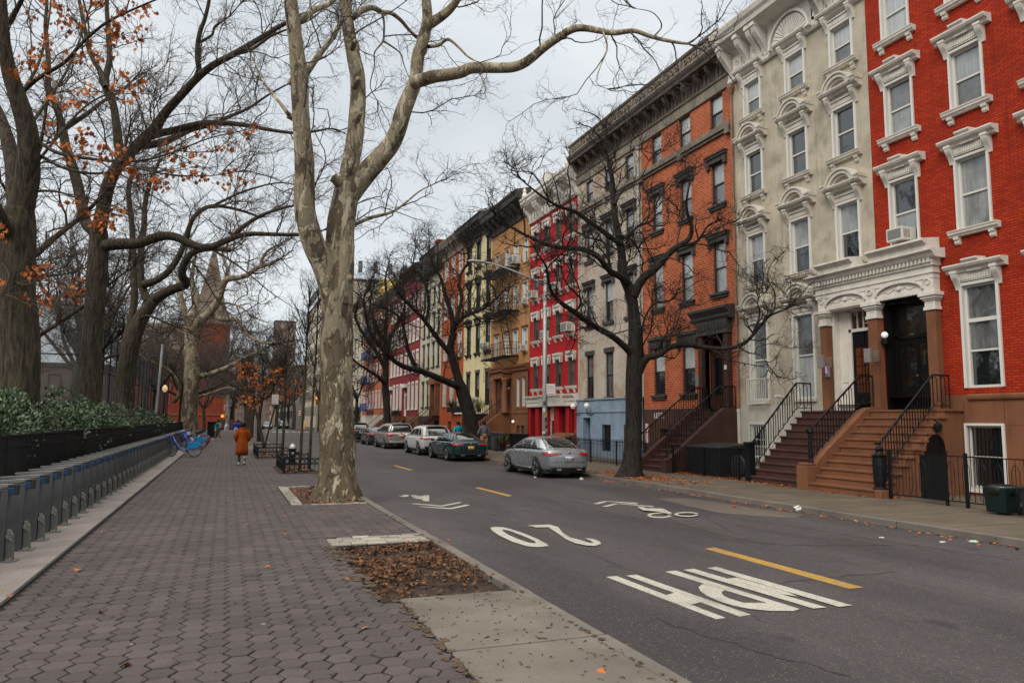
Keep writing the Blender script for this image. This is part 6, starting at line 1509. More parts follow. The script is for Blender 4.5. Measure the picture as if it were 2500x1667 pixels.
# tall forked tree behind the hedge
Y2 = 30.
t2 = [
 (c1p([(672,1600),(620,1560),(580,1500),(540,1300),(500,1150),(450,1000),(430,880)]), 1, .26, .17), (c1p([(430,880),(390,750),(330,600),(330,400),(310,200),(320,0),(300,-200)]), 1, .15, .05, 31),
 (c1p([(440,880),(520,830),(620,760),(710,690),(800,640),(900,560)]), 2, .12, .04, 31),
 (c1p([(672,1620),(690,1500),(730,1300),(780,1180),(850,1080),(960,980),(1040,900),(1130,770),(1230,660),(1330,550),(1450,450),(1600,370),(1750,280),(1900,190),(2050,110),(2250,30)]), -4, .30, .05),
 (c1p([(1000,940),(1080,915),(1200,890),(1350,850),(1500,840),(1700,860),(1850,890),(2050,910),(2250,880)]), -3, .18, .04, 29.2), (c1p([(980,1000),(1080,985),(1180,950),(1300,890),(1420,860),(1560,800),(1700,740),(1850,640),(2000,560)]), 1, .16, .03, 29.2),
 (c1p([(840,1100),(810,1000),(800,880),(770,700),(720,580),(750,400),(740,200),(730,0),(760,-200)]), 1, .20, .07, 29.8), (c1p([(725,600),(690,500),(620,370),(570,150),(540,0),(500,-150)]), 2, .13, .05, 30),
 (c1p([(1370,520),(1350,400),(1360,250),(1400,130),(1430,0),(1450,-150)]), -1, .12, .05, 28.2), (c1p([(1370,290),(1450,240),(1470,180),(1560,120),(1650,20)]), -1, .06, .02, 28),
 (c1p([(1610,370),(1720,340),(1850,250),(1970,200),(2100,150)]), -2, .08, .02, 27.4),
 ([(228,570),(250,563),(290,560),(319,559),(363,544),(396,543),(427,554),(454,566),(487,566),(531,548),(571,538),(622,538),(689,539),(740,530)], -3, .25, .05), ([(531,548),(560,520),(600,495),(650,478),(690,470)], -1, .11, .04, 28),
 ([(460,566),(500,580),(560,620),(620,670),(680,710)], -1, .05, .01, 28.4), ([(430,550),(440,510),(470,480),(520,470)], -.5, .09, .03, 28.6),
]
T2 = ([(203,985),(206,930),(210,800),(218,700),(225,600),(228,530)], [.46,.42,.40,.38,.38,.34], dict(n=26, seg=44, flare=.2, amp=.05, fh=1.4))
PK = lev((1.1, (1.6,4.4), (30,70), .027, .24, 9, 4, .2, .04, .15), (3.0, (.6,1.7), (30,72), .015, .28, 7, 3, .15, .03, .1), (4.0, (.3,.9), (30,72), .0085, .3, 5, 3, .1, .02, .1), (3.6, (.15,.42), (30,72), .006, .28, 3, 3, 0, 0, .1))
make_tree('park_tree', 'straight dark trunk behind the hedge with one long level limb reaching to the plane tree', t2, PK, BK_OAK, TW_BROWN, 21, 'park trees', T2, Y2)
# leaning tree
Y3 = 38.
t3 = [
 ([(349,692),(386,669),(427,653),(419,635),(423,605),(447,578),(487,571),(530,575)], -2, .27, .12), ([(340,690),(326,655),(323,588),(331,521),(333,470),(345,420),(366,370)], 1, .22, .08),
 ([(326,655),(363,642),(396,612),(420,568),(433,527),(447,497),(480,474),(540,480),(600,500)], -1, .2, .06), ([(285,880),(289,800),(299,742),(309,685),(306,584),(302,504),(295,440),(310,380)], 2, .24, .1),
 ([(440,600),(470,640),(500,690),(545,740)], -1, .06, .02), ([(310,740),(340,725),(390,745),(440,760),(470,790)], -3, .08, .02), ([(487,474),(560,440),(640,420),(700,430)], -2, .08, .02, 37),
]
T3 = ([(280,990),(283,941),(289,857),(302,790),(323,733),(352,690)], [.52,.47,.45,.41,.38,.29], dict(n=24, seg=40, flare=.15, amp=.06, fh=1.4))
make_tree('park_tree', 'leaning dark tree with a crooked elbow limb over the hedge', t3, PK, BK_OAK, TW_BROWN, 31, 'park trees', T3, Y3)
# pale plane near the bicycles
Y4 = 66.
c8 = lambda l: [((380+x/3.41)*.9408, (600+y/3.41)*.9408) for x, y in l]
t4 = [
 (c8([(300,680),(400,600),(480,520),(530,430),(570,300),(640,270),(750,250),(850,180),(950,150),(1050,100)]), -3, .45, .12), (c8([(480,585),(520,600),(580,615),(680,620),(750,730),(850,790),(960,810),(1100,790)]), -6, .28, .08),
 (c8([(290,680),(240,560),(210,430),(190,300),(230,150)]), 2, .4, .15), (c8([(300,650),(330,520),(340,400),(300,280),(330,100)]), 3, .4, .15), (c8([(350,1090),(500,1050),(620,1000),(720,940),(860,880),(960,830)]), -5, .26, .08),
 (c8([(350,1260),(480,1220),(590,1180),(680,1190)]), -2, .12, .04), (c8([(880,190),(890,100),(950,30),(1080,-40)]), -1, .18, .06, 63), (c8([(150,1300),(200,1220),(170,1100),(60,1000),(-40,960)]), -2, .2, .06),
 (c8([(500,480),(620,480),(720,520),(800,580)]), -3, .12, .04), (c8([(560,350),(600,200),(560,80),(620,-60)]), 2, .2, .08),
]
T4 = ([(436,992),(436,940),(440,873),(440,806),(438,745),(440,720)], [.80,.72,.66,.62,.58,.45], dict(n=26, seg=40, flare=.2, amp=.1, fh=2))
FARL = lev((1.2, (1.8,5.0), (30,75), .06, .26, 8, 4, .15, .02, .15), (2.4, (.8,2.2), (30,75), .026, .3, 6, 3, .1, .0, .1), (3.6, (.4,1.2), (30,75), .014, .32, 4, 3, .05, 0, .1), (2.5, (.2,.5), (30,75), .010, .3, 3, 3, .05, 0, .1))
make_tree('plane_tree', 'pale blotchy plane tree standing past the parked blue bicycles', t4, FARL, BK_PALE, TW_GREY, 41, 'park trees', T4, Y4)

# right-hand street trees with wet black bark
RL = lev((2.0, (1.1,3.0), (30,75), .032, .32, 9, 5, .3, .06, .12), (4.2, (.5,1.3), (35,80), .014, .38, 7, 4, .25, .04, .1), (6.0, (.2,.65), (35,80), .0085, .42, 5, 3, .15, .02, .1), (3.6, (.1,.28), (35,80), .006, .34, 3, 3, .1, 0, .1))
YA = 21.8
tA = [
 ([(1458,743),(1450,680),(1429,627),(1429,597),(1423,552),(1414,507),(1408,462),(1405,402),(1390,342),(1393,297)], 1, .2, .04), ([(1440,650),(1426,636),(1399,621),(1375,591),(1339,573),(1297,570),(1261,564),(1219,546),(1174,522),(1144,498)], -2, .13, .02),
 ([(1423,560),(1384,531),(1351,507),(1321,486),(1291,477),(1261,462),(1228,438),(1195,411)], -1, .10, .02), ([(1455,680),(1474,642),(1504,618),(1534,585),(1555,567),(1582,549),(1588,519),(1576,477),(1582,432)], -1.5, .17, .03),
 ([(1555,567),(1600,555),(1625,520),(1650,505)], -1, .07, .015), ([(1418,540),(1440,545),(1465,520),(1500,504),(1510,462),(1540,430)], 1.5, .08, .015), ([(1410,470),(1435,430),(1470,410),(1490,370)], 1, .06, .012), ([(1405,400),(1440,370),(1450,330)], .5, .04, .01),
 ([(1448,810),(1412,776),(1362,747),(1320,717),(1287,694),(1267,671),(1260,644),(1254,611),(1235,585)], -2.5, .12, .02), ([(1320,717),(1335,690),(1300,650),(1290,620)], -.5, .05, .012, 20.6),
 ([(1457,885),(1474,840),(1490,820),(1511,816),(1544,795),(1593,793),(1643,801),(1692,796),(1719,780),(1740,756),(1767,726),(1801,712)], -3, .14, .025), ([(1692,796),(1720,810),(1745,815),(1760,830)], -.5, .03, .008, 19.2), ([(1735,760),(1745,720),(1740,690),(1760,670)], -.5, .035, .008, 19),
 ([(1480,830),(1474,790),(1478,740),(1500,700),(1540,690)], .5, .06, .02), ([(1400,610),(1390,560),(1350,545),(1300,520)], 1, .06, .015),
]
TA = ([(1447,1092),(1450,1060),(1455,974),(1455,892),(1458,809),(1458,735)], [.34,.31,.28,.27,.25,.2], dict(n=22, seg=40, flare=.75, lobes=4, amp=.08, fh=.6))
make_tree('street_tree', 'wet black street tree with a long low limb in front of the brownstone steps', tA, RL, BK_DARK, TW_DARK, 51, 'street trees', TA, YA)
YB = 37.6
tB = [
 ([(1060,890),(1037,881),(1002,866),(963,851),(921,839),(885,809),(858,776),(843,740),(835,690)], -3, .2, .05), ([(1062,900),(1045,845),(1035,800),(1042,764)], 0, .24, .18), ([(1040,770),(1038,725),(1023,680),(1011,635),(990,600),(985,560)], 2, .15, .03),
 ([(1042,760),(1053,737),(1083,719),(1113,707),(1142,683),(1165,660)], -1.5, .13, .03), ([(1045,740),(1060,690),(1055,640),(1075,600),(1070,560)], 1, .12, .03), ([(1036,815),(1002,773),(978,740),(951,710),(921,680),(895,640)], -1, .15, .03),
 ([(958,850),(939,809),(932,780),(921,734),(890,710),(860,700)], -1, .12, .03), ([(978,740),(985,700),(975,650),(950,610),(955,570)], .5, .09, .02), ([(1083,719),(1110,740),(1150,735)], -1, .06, .02), ([(885,809),(860,820),(835,800)], -1, .06, .02, 35),
]
TB = ([(1090,1010),(1084,985),(1075,941),(1062,900),(1052,870)], [.42,.38,.36,.33,.24], dict(n=20, seg=34, flare=.3, amp=.08, fh=.8))
RB = lev((2.2, (1.5,3.8), (30,75), .036, .32, 9, 4, .32, .05, .1), (3.6, (.6,1.5), (35,80), .018, .38, 6, 3, .25, .03, .1), (5.2, (.25,.75), (35,80), .012, .42, 4, 3, .15, .02, .1), (3.4, (.12,.32), (35,80), .009, .34, 3, 3, .1, 0, .1))
make_tree('street_tree', 'black street tree leaning left over the row of parked cars', tB, RB, BK_DARK, TW_DARK, 61, 'street trees', TB, YB)
YC = 59.
tC = [
 ([(884,884),(872,868),(842,848),(816,830),(790,800)], -3, .16, .05), ([(886,840),(880,790),(860,740),(850,700),(860,650)], 1, .2, .05), ([(887,830),(895,780),(915,740),(930,700),(925,650)], -2, .2, .05), ([(886,850),(860,800),(830,760),(815,720),(830,680)], -3, .18, .04), ([(888,820),(885,760),(890,700),(885,640),(895,600)], 2, .2, .05),
]
TC = ([(890,1000),(889,941),(885,884),(887,825)], [.34,.3,.28,.22], dict(n=16, seg=26, flare=.2, amp=.08, fh=.8))
make_tree('street_tree', 'upright black street tree in front of the maroon houses', tC, RB, BK_DARK, TW_DARK, 71, 'street trees', TC, YC)

# generic bare trees: three of them, then copies
def generic(seed, h=12., r=.3, spread=1., tw=TW_BROWN, bk=BK_OAK, name='bare_tree'):
    rg = np.random.default_rng(seed); rr = random.Random(seed)
    o = empty(name, (0, 0, 0)); mb = MB(); fk = h*rr.uniform(.28, .4)
    tp = [(0,0,-.1), (rr.gauss(0,.08),rr.gauss(0,.08),fk*.5), (rr.gauss(0,.15),rr.gauss(0,.15),fk)]
    trunk_mb(mb, tp, [r, r*.85, r*.7], n=14, seg=20, flare=.25, amp=.07, seed=seed)
    par = []; n = rr.randint(4, 5)
    for i in range(n):
        a = 2*PI*i/n+rr.gauss(0, .3); e = R(rr.uniform(40, 72)); P = [np.array(tp[-1])-np.array([0,0,fk*.12*rr.random()])]; d = np.array([math.cos(a)*math.cos(e)*spread, math.sin(a)*math.cos(e)*spread, math.sin(e)])
        L = (h-fk)*rr.uniform(.75, 1.0)
        for k in range(6):
            d = norm(d+rg.normal(size=3)*.18+np.array([0,0,.03])); P.append(P[-1]+d*L/6)
        P = cr([tuple(p) for p in P], 18); Rr = np.linspace(r*.5, r*.1, 18); mb.smooth = True; mb.tube(P, list(Rr), 8); par.append((P, Rr))
    mb.build('trunk', bk, o)
    br = grow(par, lev((1.7, (1.3,4.0), (30,70), .05, .26, 8, 4, .28, .04, .1), (3.0, (.7,1.9), (30,75), .022, .32, 6, 3, .18, .02, .1), (4.4, (.3,1.0), (30,75), .013, .34, 4, 3, .1, 0, .1), (2.6, (.15,.4), (30,75), .010, .3, 3, 3, .1, 0, .1)), rg)
    link('crown', np_mesh('crown', [np_tubes(P, Rr, s) for P, Rr, s in br], tw), o)
    return o
G1, G2, G3 = generic(101, 14.5, .32), generic(102, 12.5, .27, 1.2, TW_GREY, BK_OAK), generic(103, 10, .2, .95, TW_DARK, BK_DARK)
GEN = [ # proto, x, y, scale, rotation, label, group
 (G1, 2.3, 90, 1.0, 0, 'tall bare kerb tree just before the far crosswalk', 'street trees'), (G2, 2.3, 77, .9, 2, 'bare kerb tree beyond the leafy orange sapling', 'street trees'),
 (G3, 2.5, 62, .85, 1, 'thin bare kerb tree behind the black sign pole', 'street trees'), (G2, 2.4, 106, 1.0, 4, 'bare tree by the traffic lights', 'street trees'),
 (G1, -8, 27, 1.0, 1, 'bare park tree between the oak and the straight trunk', 'park trees'), (G2, -11, 36, 1.05, 3, 'spreading bare park tree by the tall court fence', 'park trees'), (G3, -7, 45, 1.1, 5, 'slender bare park tree past the leaning trunk', 'park trees'),
 (G1, -9, 54, 1.1, 2, 'bare park tree beside the grey lamp pole', 'park trees'), (G2, -6.5, 78, 1.2, 1, 'bare park tree left of the pale plane', 'park trees'), (G1, -12, 72, 1.2, 4, 'bare park tree by the end of the court fence', 'park trees'), (G2, -5, 96, 1.2, 0, 'bare park tree close to the red church', 'park trees'),
 (G1, -16, 48, 1.1, 5, 'bare tree behind the court fence', 'park trees'), (G2, -20, 62, 1.2, 2, 'bare tree deep in the park', 'park trees'), (G2, -13, 24, .9, 0, 'bare park tree at the far left', 'park trees'), (G1, -19, 34, 1.1, 3, 'bare tree in front of the grey park wall', 'park trees'), (G1, -10, 104, 1.2, 1, 'bare park tree below the steeple', 'park trees'), (G2, -2.8, 108, .9, 5, 'bare tree at the park corner', 'park trees'),
 (G2, -4.6, 118, 1.3, 2, 'bare tree between the park corner and the church', 'park trees'), (G1, -8.5, 88, 1.25, 5, 'bare park tree half hiding the church nave', 'park trees'), (G2, -4.2, 84, 1.1, 3, 'bare park tree just behind the last bicycles', 'park trees'), (G1, -14, 90, 1.2, 0, 'bare park tree in front of the mauve building', 'park trees'),
 (G3, 12.3, 76, 1.0, 2, 'black kerb tree past the maroon houses', 'street trees'), (G3, 12.3, 92, 1.1, 4, 'black kerb tree before the blue fire escape', 'street trees'), (G1, 12.4, 108, .9, 3, 'kerb tree at the corner awning', 'street trees'),
 (G1, 1.2, 146, 1.1, 1, 'first bare tree over the avenue on the church side', 'trees beyond the avenue'), (G2, .8, 158, 1.1, 3, 'second bare tree over the avenue on the church side', 'trees beyond the avenue'), (G1, 12, 147, 1.1, 4, 'first bare tree over the avenue by the tall cream block', 'trees beyond the avenue'), (G2, 12, 160, 1.2, 0, 'second bare tree over the avenue by the tall cream block', 'trees beyond the avenue'),
 (G1, 1, 174, 1.1, 5, 'bare tree far down the street on the church side', 'trees beyond the avenue'), (G1, 12, 178, 1.2, 2, 'bare tree far down the street by the cream block', 'trees beyond the avenue'), (G2, 1, 195, 1.2, 1, 'farthest bare tree on the church side', 'trees beyond the avenue'), (G2, 12, 200, 1.2, 3, 'farthest bare tree on the cream block side', 'trees beyond the avenue'), (G1, 6.2, 232, 1.3, 0, 'bare tree closing the end of the street', 'trees beyond the avenue'),
]
used = set()
for g, x, y, s, rz, lab, gr in GEN:
    o = g if g.name not in used else copy_tree(g)
    used.add(g.name); o.location = (x, y, 0); o.rotation_euler = (0, 0, rz); o.scale = (s, s, s); tag(o, lab, 'tree', gr)
# young kerb trees
def sapling(label, x, y, h, r, seed, tw, bk, lean=(0, 0), leaves=None, stems=1, start=.45):
    rg = np.random.default_rng(seed); o = empty('young_tree', (x, y, 0), 0, label, 'tree', 'young trees in the kerb pits'); mb = MB(); mb.smooth = True; par = []
    for s in range(stems):
        dx = s*.32
        P = cr([(dx,0,-.05), (dx+lean[0]*.35, lean[1]*.3, h*.35), (dx+lean[0]*.8+rg.normal()*.05, lean[1]*.7, h*.7), (dx+lean[0]*1.05, lean[1], h)], 20); Rr = np.linspace(r, r*.25, 20); mb.tube(P, list(Rr), 8); par.append((P[int(20*start):], Rr[int(20*start):]))
    mb.build('trunk', bk, o)
    br = grow(par, lev((7, (.7,2.0), (25,60), .018, .16, 7, 4, .4, .08, .0), (5, (.3,1.0), (25,60), .009, .2, 5, 3, .2, .05, .1), (5, (.15,.5), (25,60), .006, .22, 4, 3, .1, 0, .1)), rg)
    link('crown', np_mesh('crown', [np_tubes(P, Rr, s) for P, Rr, s in br], tw), o)
    if leaves:
        b = MB(); q = random.Random(seed); T = np.vstack([P[:, -1] for P, _, _ in br[1:]]); T = T[(T[:, 2] > leaves[1]) & (T[:, 2] < leaves[2])]
        for t in T[rg.permutation(len(T))[:leaves[0]]]: leaf(b, Vector(t), q.uniform(.1, .2), q)
        b.build('leaves', LF_OAK, o)
    return o
sapling('slim twin-stemmed young tree inside the nearest black tree guard', 2.5, 27.2, 6.2, .06, 7, TW_DARK, BK_OAK, (.1,.1), stems=2)
sapling('thin upright young tree in the farther black tree guard', 2.55, 36.9, 6., .075, 8, TW_DARK, BK_OAK, (.1,.2))
sapling('leaning sapling with burnt orange leaves beside the sign pole', 2.25, 47.5, 5.0, .11, 9, TW_DARK, BK_OAK, (-1.3,.4), leaves=(900,2.3,5.2), start=.35)
sapling('second orange leafed sapling leaning the other way', 2.3, 49.2, 4.8, .07, 10, TW_DARK, BK_OAK, (1.0,.3), leaves=(600,2.3,5.0), start=.35)
# ------------------------------------------------------------------ bicycle docks
DOCK = surf('dock_steel', (.070,.071,.074), .45, .25, 3, .1, 90, streak=.3); DOCKT = surf('dock_top', (.15,.146,.142), .55, .2, 6, .1); BLUEP = plain('dock_blue', (.016,.05,.12), .3)
WORN = surf('worn_foot', (.10,.10,.09), .5, .3, 9, .2, c2=(.33,.3,.24), c2s=7, c2t=(.55,.62))
def bike_dock():
    o = empty('bike_dock')
    b = MB(); r = .05
    pr = [(-.50,.0),(-.50,.9),(-.02,.905),(0,.88),(0,.0)]
    pl = [(-.5,-.075),(-.05,-.075),(-.012,-.06),(0,-.03),(0,.03),(-.012,.06),(-.05,.075),(-.5,.075)]
    b.prism(pl, .012, .895, 'z'); b.build('body', DOCK, o, bevel=.006)
    b = MB(); b.prism([(-.53,.915),(-.53,.93),(-.08,.955),(.02,.95),(.02,.935),(-.1,.9),(-.5,.9)], -.055, .055, 'y'); b.build('top_cap', DOCKT, o, bevel=.006)
    b = MB(); b.box(-.03, .055, -.05, .05, .82, .92); b.build('lock', BLUEP, o, bevel=.015)
    b = MB(); b.box(.055, .085, -.06, .06, .82, .945); b.box(-.02, .075, -.062, .062, .93, .95); b.build('latch', BLKP, o, bevel=.006)
    b = MB(); b.prism([(0,.014),(0,.40),(.035,.39),(.07,.33),(.085,.05),(.085,.014)], -.05, .05, 'y'); b.build('foot', WORN, o, bevel=.015)
    b = MB(); b.prism([(0,.30),(-.0,.34),(.05,.31),(.075,.26),(.07,.25),(.03,.29)], -.075, -.05, 'y'); b.box(-.03, .13, -.09, .09, .012, .024); b.build('foot_plate', DOCKT, o)
    return o
D0 = bike_dock(); k = 0; y = 10.13
while y < 63:
    o = D0 if k == 0 else copy_tree(D0); o.location = (-2.48, y, .006)
    tag(o, 'grey bicycle dock post in the long row before the iron fence', 'bike dock', 'empty bicycle docks')
    if k == 1: text_obj('dock_number', '20', .07, DOCKT, o, (-.3, -.0775, .8), (R(90), 0, 0))
    y += .842; k += 1
# ------------------------------------------------------------------ iron park fence and hedge
def iron_fence(name, label, a, c, h, mat, step=.11, rails=(.12, .88), r=.011, spear=.0, post=2.4, cat='fence', group=None, topw=.05):
    a, c = Vector(a), Vector(c); L = (c-a).length; o = empty(name, a, 0, label, cat, group); d = (c-a)/L
    b = MB()
    for q in rails: b.bar(d*0+Vector((0,0,h*q)), d*L+Vector((0,0,h*q)), .03, .018)
    b.bar(Vector((0,0,h-.015)), d*L+Vector((0,0,h-.015)), topw, .03); b.build('rail', mat, o)
    b = MB(); n = int(L/step)
    for i in range(n+1):
        p = d*(L*i/n); b.bar(p+Vector((0,0,.04)), p+Vector((0,0,h+spear)), r*2)
    b.build('railing', mat, o)
    n = max(1, int(L/post))
    for i in range(n+1):
        m_ = cached(('fp', h, mat.name), lambda: MB().box(-.025,.025,-.025,.025,0,h+.02).mesh('post', mat)); link('post', m_, o, tuple(d*(L*i/n)))
    return o
iron_fence('iron_fence', 'long black iron park fence standing behind the row of bicycle docks', (-3.32, 7, 0), (-3.32, 67, 0), 1.5, BLK, .095, (.1, .86), .016, 0)
b = MB(); b.box(-3.5, -3.36, 6, 67, -.05, .42); o_ = tag(b.build('planter_wall', surf('low_wall', (.04,.038,.035), .9, .3, 3, .3, 40)), 'low dark stone planter wall under the hedge behind the fence', 'wall')
HEDGE = leafmat('hedge_leaves', [(.010,.025,.008), (.018,.045,.012), (.034,.072,.019), (.075,.12,.045), (.022,.052,.015)])
for n_ in HEDGE.node_tree.nodes:
    if n_.type == 'BSDF_PRINCIPLED': n_.inputs['Roughness'].default_value = .33; n_.inputs['Specular IOR Level'].default_value = .6
def bush(label, x, y, rx, ry, h, n, seed, size=.1):
    q = np.random.default_rng(seed); o = empty('hedge_bush', (x, y, 0), 0, label, 'bush', 'evergreen bushes behind the park fence')
    b = MB()
    for k in range(26):
        a = q.uniform(0, 6.28); p = [(q.normal()*.15, q.normal()*.25, 0), (math.cos(a)*rx*.4, math.sin(a)*ry*.4, h*.5), (math.cos(a)*rx*.75, math.sin(a)*ry*.75, h*q.uniform(.75, .95))]; b.tube(p, [.022, .014, .006], 4)
    b.build('stems', TW_BROWN, o)
    b = MB(); lumps = [(q.uniform(-.6,.6)*rx, q.uniform(-.75,.75)*ry, q.uniform(.45,.78)*h, q.uniform(.35,.6)) for _ in range(14)]
    for i in range(n):
        l = lumps[q.integers(len(lumps))]; v = norm(q.normal(size=3)); rr = q.uniform(.72, 1.05)**.5
        c = Vector((l[0]+v[0]*rx*l[3]*rr, l[1]+v[1]*ry*l[3]*rr, max(.3, l[2]+v[2]*h*.36*l[3]/.5*rr)))
        d = Vector(v)*.7+Vector((q.normal()*.5, q.normal()*.5, .35+q.normal()*.35)); d.normalize(); s = d.cross(Vector((q.normal(), q.normal(), q.normal()))).normalized(); u = s.cross(d)
        L = size*q.uniform(.7, 1.25); W = L*.27
        b.add([c, c+d*L*.35+s*W+u*L*.05, c+d*L, c+d*L*.35-s*W+u*L*.05, c+d*L*.55-u*L*.03], [(0,1,4),(1,2,4),(2,3,4),(3,0,4)])
    return b.build('foliage', HEDGE, o) and o
for i, (y, h, lab, n) in enumerate([(16.6,2.08,'glossy evergreen bush at the near end of the hedge, under the oak',7600),(19.6,2.2,'tallest glossy evergreen bush, rising at the foot of the oak trunk',7000),(23.4,2.08,'evergreen bush between the oak and the straight trunk',5600),(27.4,2.04,'evergreen bush in front of the straight dark trunk',4600),(31.6,2.08,'evergreen bush just past the straight trunk',3200),(36,2.12,'evergreen bush before the leaning trunk',2800),(40.6,2.1,'evergreen bush beyond the leaning trunk',2400),(46,2.0,'low evergreen bush by the grey lamp pole',2200),(52,1.95,'smaller evergreen bush near the far end of the hedge',2000),(58,1.85,'last low bush of the hedge beside the pale plane tree',1800)]):
    bush(lab, -4.25, y, .95, 2.3 if i < 4 else 2.9, h, n, 200+i, .092 if i < 3 else .105 if i < 6 else .15)

# ------------------------------------------------------------------ bicycles
BKB = plain('bicycle_blue', (.008,.05,.28), .3, coat=.5); BKL = plain('fender_blue', (.01,.19,.42), .35); BKG = plain('bicycle_grey', (.34,.35,.38), .35); BKR = plain('bicycle_red', (.32,.01,.03), .35)
def bicycle(main, fend, name='bicycle'):
    """front wheel at -x, wheels on the ground"""
    o = empty(name); r = .33; xr, xf = .55, -.55
    for x in (xr, xf):
        w_ = empty('wheel', (x, 0, r)); w_.parent = o
        def mk(): b = MB(); b.smooth = True; pts = [(math.cos(t)*(r-.02), 0, math.sin(t)*(r-.02)) for t in np.linspace(0, 2*PI, 33)]; b.tube(pts, .021, 7, cap=False); return b.mesh('tyre', TYRE)
        def mk2():
            b = MB(); pts = [(math.cos(t)*(r-.048), 0, math.sin(t)*(r-.048)) for t in np.linspace(0, 2*PI, 33)]; b.tube(pts, .012, 5, cap=False); b.lathe([(.03,-.05),(.035,0),(.03,.05)], 10, axis='y')
            for i in range(16): a = 2*PI*i/16; b.tube([(0,.02*(-1)**i,0),(math.cos(a)*(r-.05),0,math.sin(a)*(r-.05))], .003, 3)
            return b.mesh('rim', METG)
        link('tyre', cached('btyre', mk), w_); link('rim', cached('brim', mk2), w_)
    b = MB(); b.smooth = True
    b.tube([(-.42,0,.86),(-.30,0,.62),(-.12,0,.38),(.05,0,.29),(.2,0,.3)], [.036,.045,.05,.05,.04], 10); b.tube([(.12,0,.3),(.2,0,.55),(.26,0,.72)], .025, 8)
    for s in (-1, 1): b.tube([(.1,s*.05,.3),(xr,s*.06,r)], .016, 6); b.tube([(.22,s*.03,.6),(xr,s*.06,r)], .014, 6); b.tube([(-.43,s*.055,.72),(xf,s*.06,r)], .017, 6)
    b.tube([(-.40,0,.95),(-.45,0,.7)], .03, 8); b.build('frame', main, o)
    b = MB()
    for s in (-1, 1):                        # rear wheel skirt
        pts = [(xr+(r+.03)*math.cos(t), r+(r+.03)*math.sin(t)) for t in np.linspace(R(35), R(172), 14)]+[(xr-.16, r+.03), (xr-.02, r+.07), (xr+.1, r+.1)]
        b.prism(pts, s*.055-.004, s*.055+.004, 'y')
    n = 16; arc = [(xr+(r+.035)*math.cos(t), r+(r+.035)*math.sin(t)) for t in np.linspace(R(10), R(175), n)]
    for (x1, z1), (x2, z2) in zip(arc[:-1], arc[1:]): b.bar((x1,0,z1), (x2,0,z2), .11, .008, up=(0,1,0)) if False else b.add([(x1,-.055,z1),(x1,.055,z1),(x2,.055,z2),(x2,-.055,z2)], [(0,1,2,3)])
    b.build('fender', fend, o)
    b = MB(); b.prism([(-.78,.78),(-.86,1.0),(-.52,1.0),(-.56,.78)], -.16, .16, 'y'); b.build('basket', main, o, bevel=.02)
    b = MB(); b.tube([(-.40,0,.95),(-.38,0,1.05)], .02, 6); b.tube([(-.2,-.3,1.1),(-.3,-.22,1.08),(-.39,0,1.05),(-.3,.22,1.08),(-.2,.3,1.1)], .015, 6); b.build('handlebar', BLKP, o)
    b = MB(); b.smooth = True; b.tube([(.14,0,.97),(.22,0,.97),(.33,0,.985),(.38,0,.99)], [.02,.045,.08,.07], 10); b.tube([(.26,0,.72),(.29,0,.95)], .016, 6); b.build('saddle', BLKP, o)
    b = MB(); b.lathe([(.075,-.012),(.075,.012)], 16, (.08,-.07,.29), 'y'); b.bar((.08,-.09,.29),(.2,-.1,.17),.018); b.box(.16,.26,-.2,-.1,.155,.18); b.bar((.08,.09,.29),(-.04,.1,.41),.018); b.box(-.09,.01,.1,.2,.4,.425); b.bar((.1,.06,.27),(.14,.14,.02),.02); b.build('crank', METG, o)
    b = MB(); b.box(xr+.28, xr+.36, -.03, .03, r+.12, r+.2); b.build('rear_lamp', LAMPR, o)
    return o
B1 = bicycle(BKB, BKL); B2 = bicycle(BKG, BKR)
for k, (p, y, rz, lab) in enumerate([(B1,37.7,R(-16),'nearest blue hire bicycle, standing out from the docks by itself'),(B1,46.5,R(-12),'blue hire bicycle second in the docked group'),(B1,48.0,R(-10),'blue hire bicycle third in the docked group'),(B1,49.6,R(-8),'blue hire bicycle behind the third one'),(B2,51.4,R(-8),'grey hire bicycle with a red rear mudguard beyond the blue ones'),(B2,53.0,R(-8),'second grey hire bicycle with a red rear mudguard'),(B1,55.2,R(-8),'last blue hire bicycle, farthest along the docks')]):
    o = p if k in (0, 4) else copy_tree(p); o.location = (-1.85, y, .0); o.rotation_euler = (0, 0, rz); tag(o, lab, 'bicycle', 'docked hire bicycles')

# ------------------------------------------------------------------ tree guards, hydrant, signs, lamps
def tree_guard(label, x0, x1, y0, y1, h=.48):
    o = empty('tree_guard', (x0, y0, 0), 0, label, 'tree guard', 'black iron tree guards'); X, Y = x1-x0, y1-y0
    for a, c in (((0,0),(X,0)), ((0,0),(0,Y)), ((0,Y),(X,Y))):
        b = MB(); a3, c3 = Vector((*a,0)), Vector((*c,0)); L = (c3-a3).length; n = max(2, int(L/.16)); ax = (c3-a3)/L
        for z in (.06, h-.17, h): b.bar(a3+Vector((0,0,z)), c3+Vector((0,0,z)), .03)
        for i in range(n+1): p = a3.lerp(c3, i/n); b.bar(p+Vector((0,0,.06)), p+Vector((0,0,h)), .016)
        for i in range(n):
            p = a3.lerp(c3, (i+.5)/n)+Vector((0,0,h-.085)); b.tube([p+ax*(.06*math.cos(t))+Vector((0,0,.06*math.sin(t))) for t in np.linspace(0, 2*PI, 13)], .009, 4, cap=False)
        b.build('panel', BLK, o)
    for x, y in ((0,0),(X,0),(0,Y),(X,Y)): b = MB(); b.box(-.03,.03,-.03,.03,-.05,h+.06); b.build('post', BLK, o, (x,y,0))
    return o
tree_guard('nearest black iron tree guard with ring pattern around a twin-stemmed tree', 1.86, 3.0, 25.7, 29.4)
tree_guard('farther black iron tree guard around the upright young tree and the sign pole', 1.4, 2.85, 35.5, 40.9)
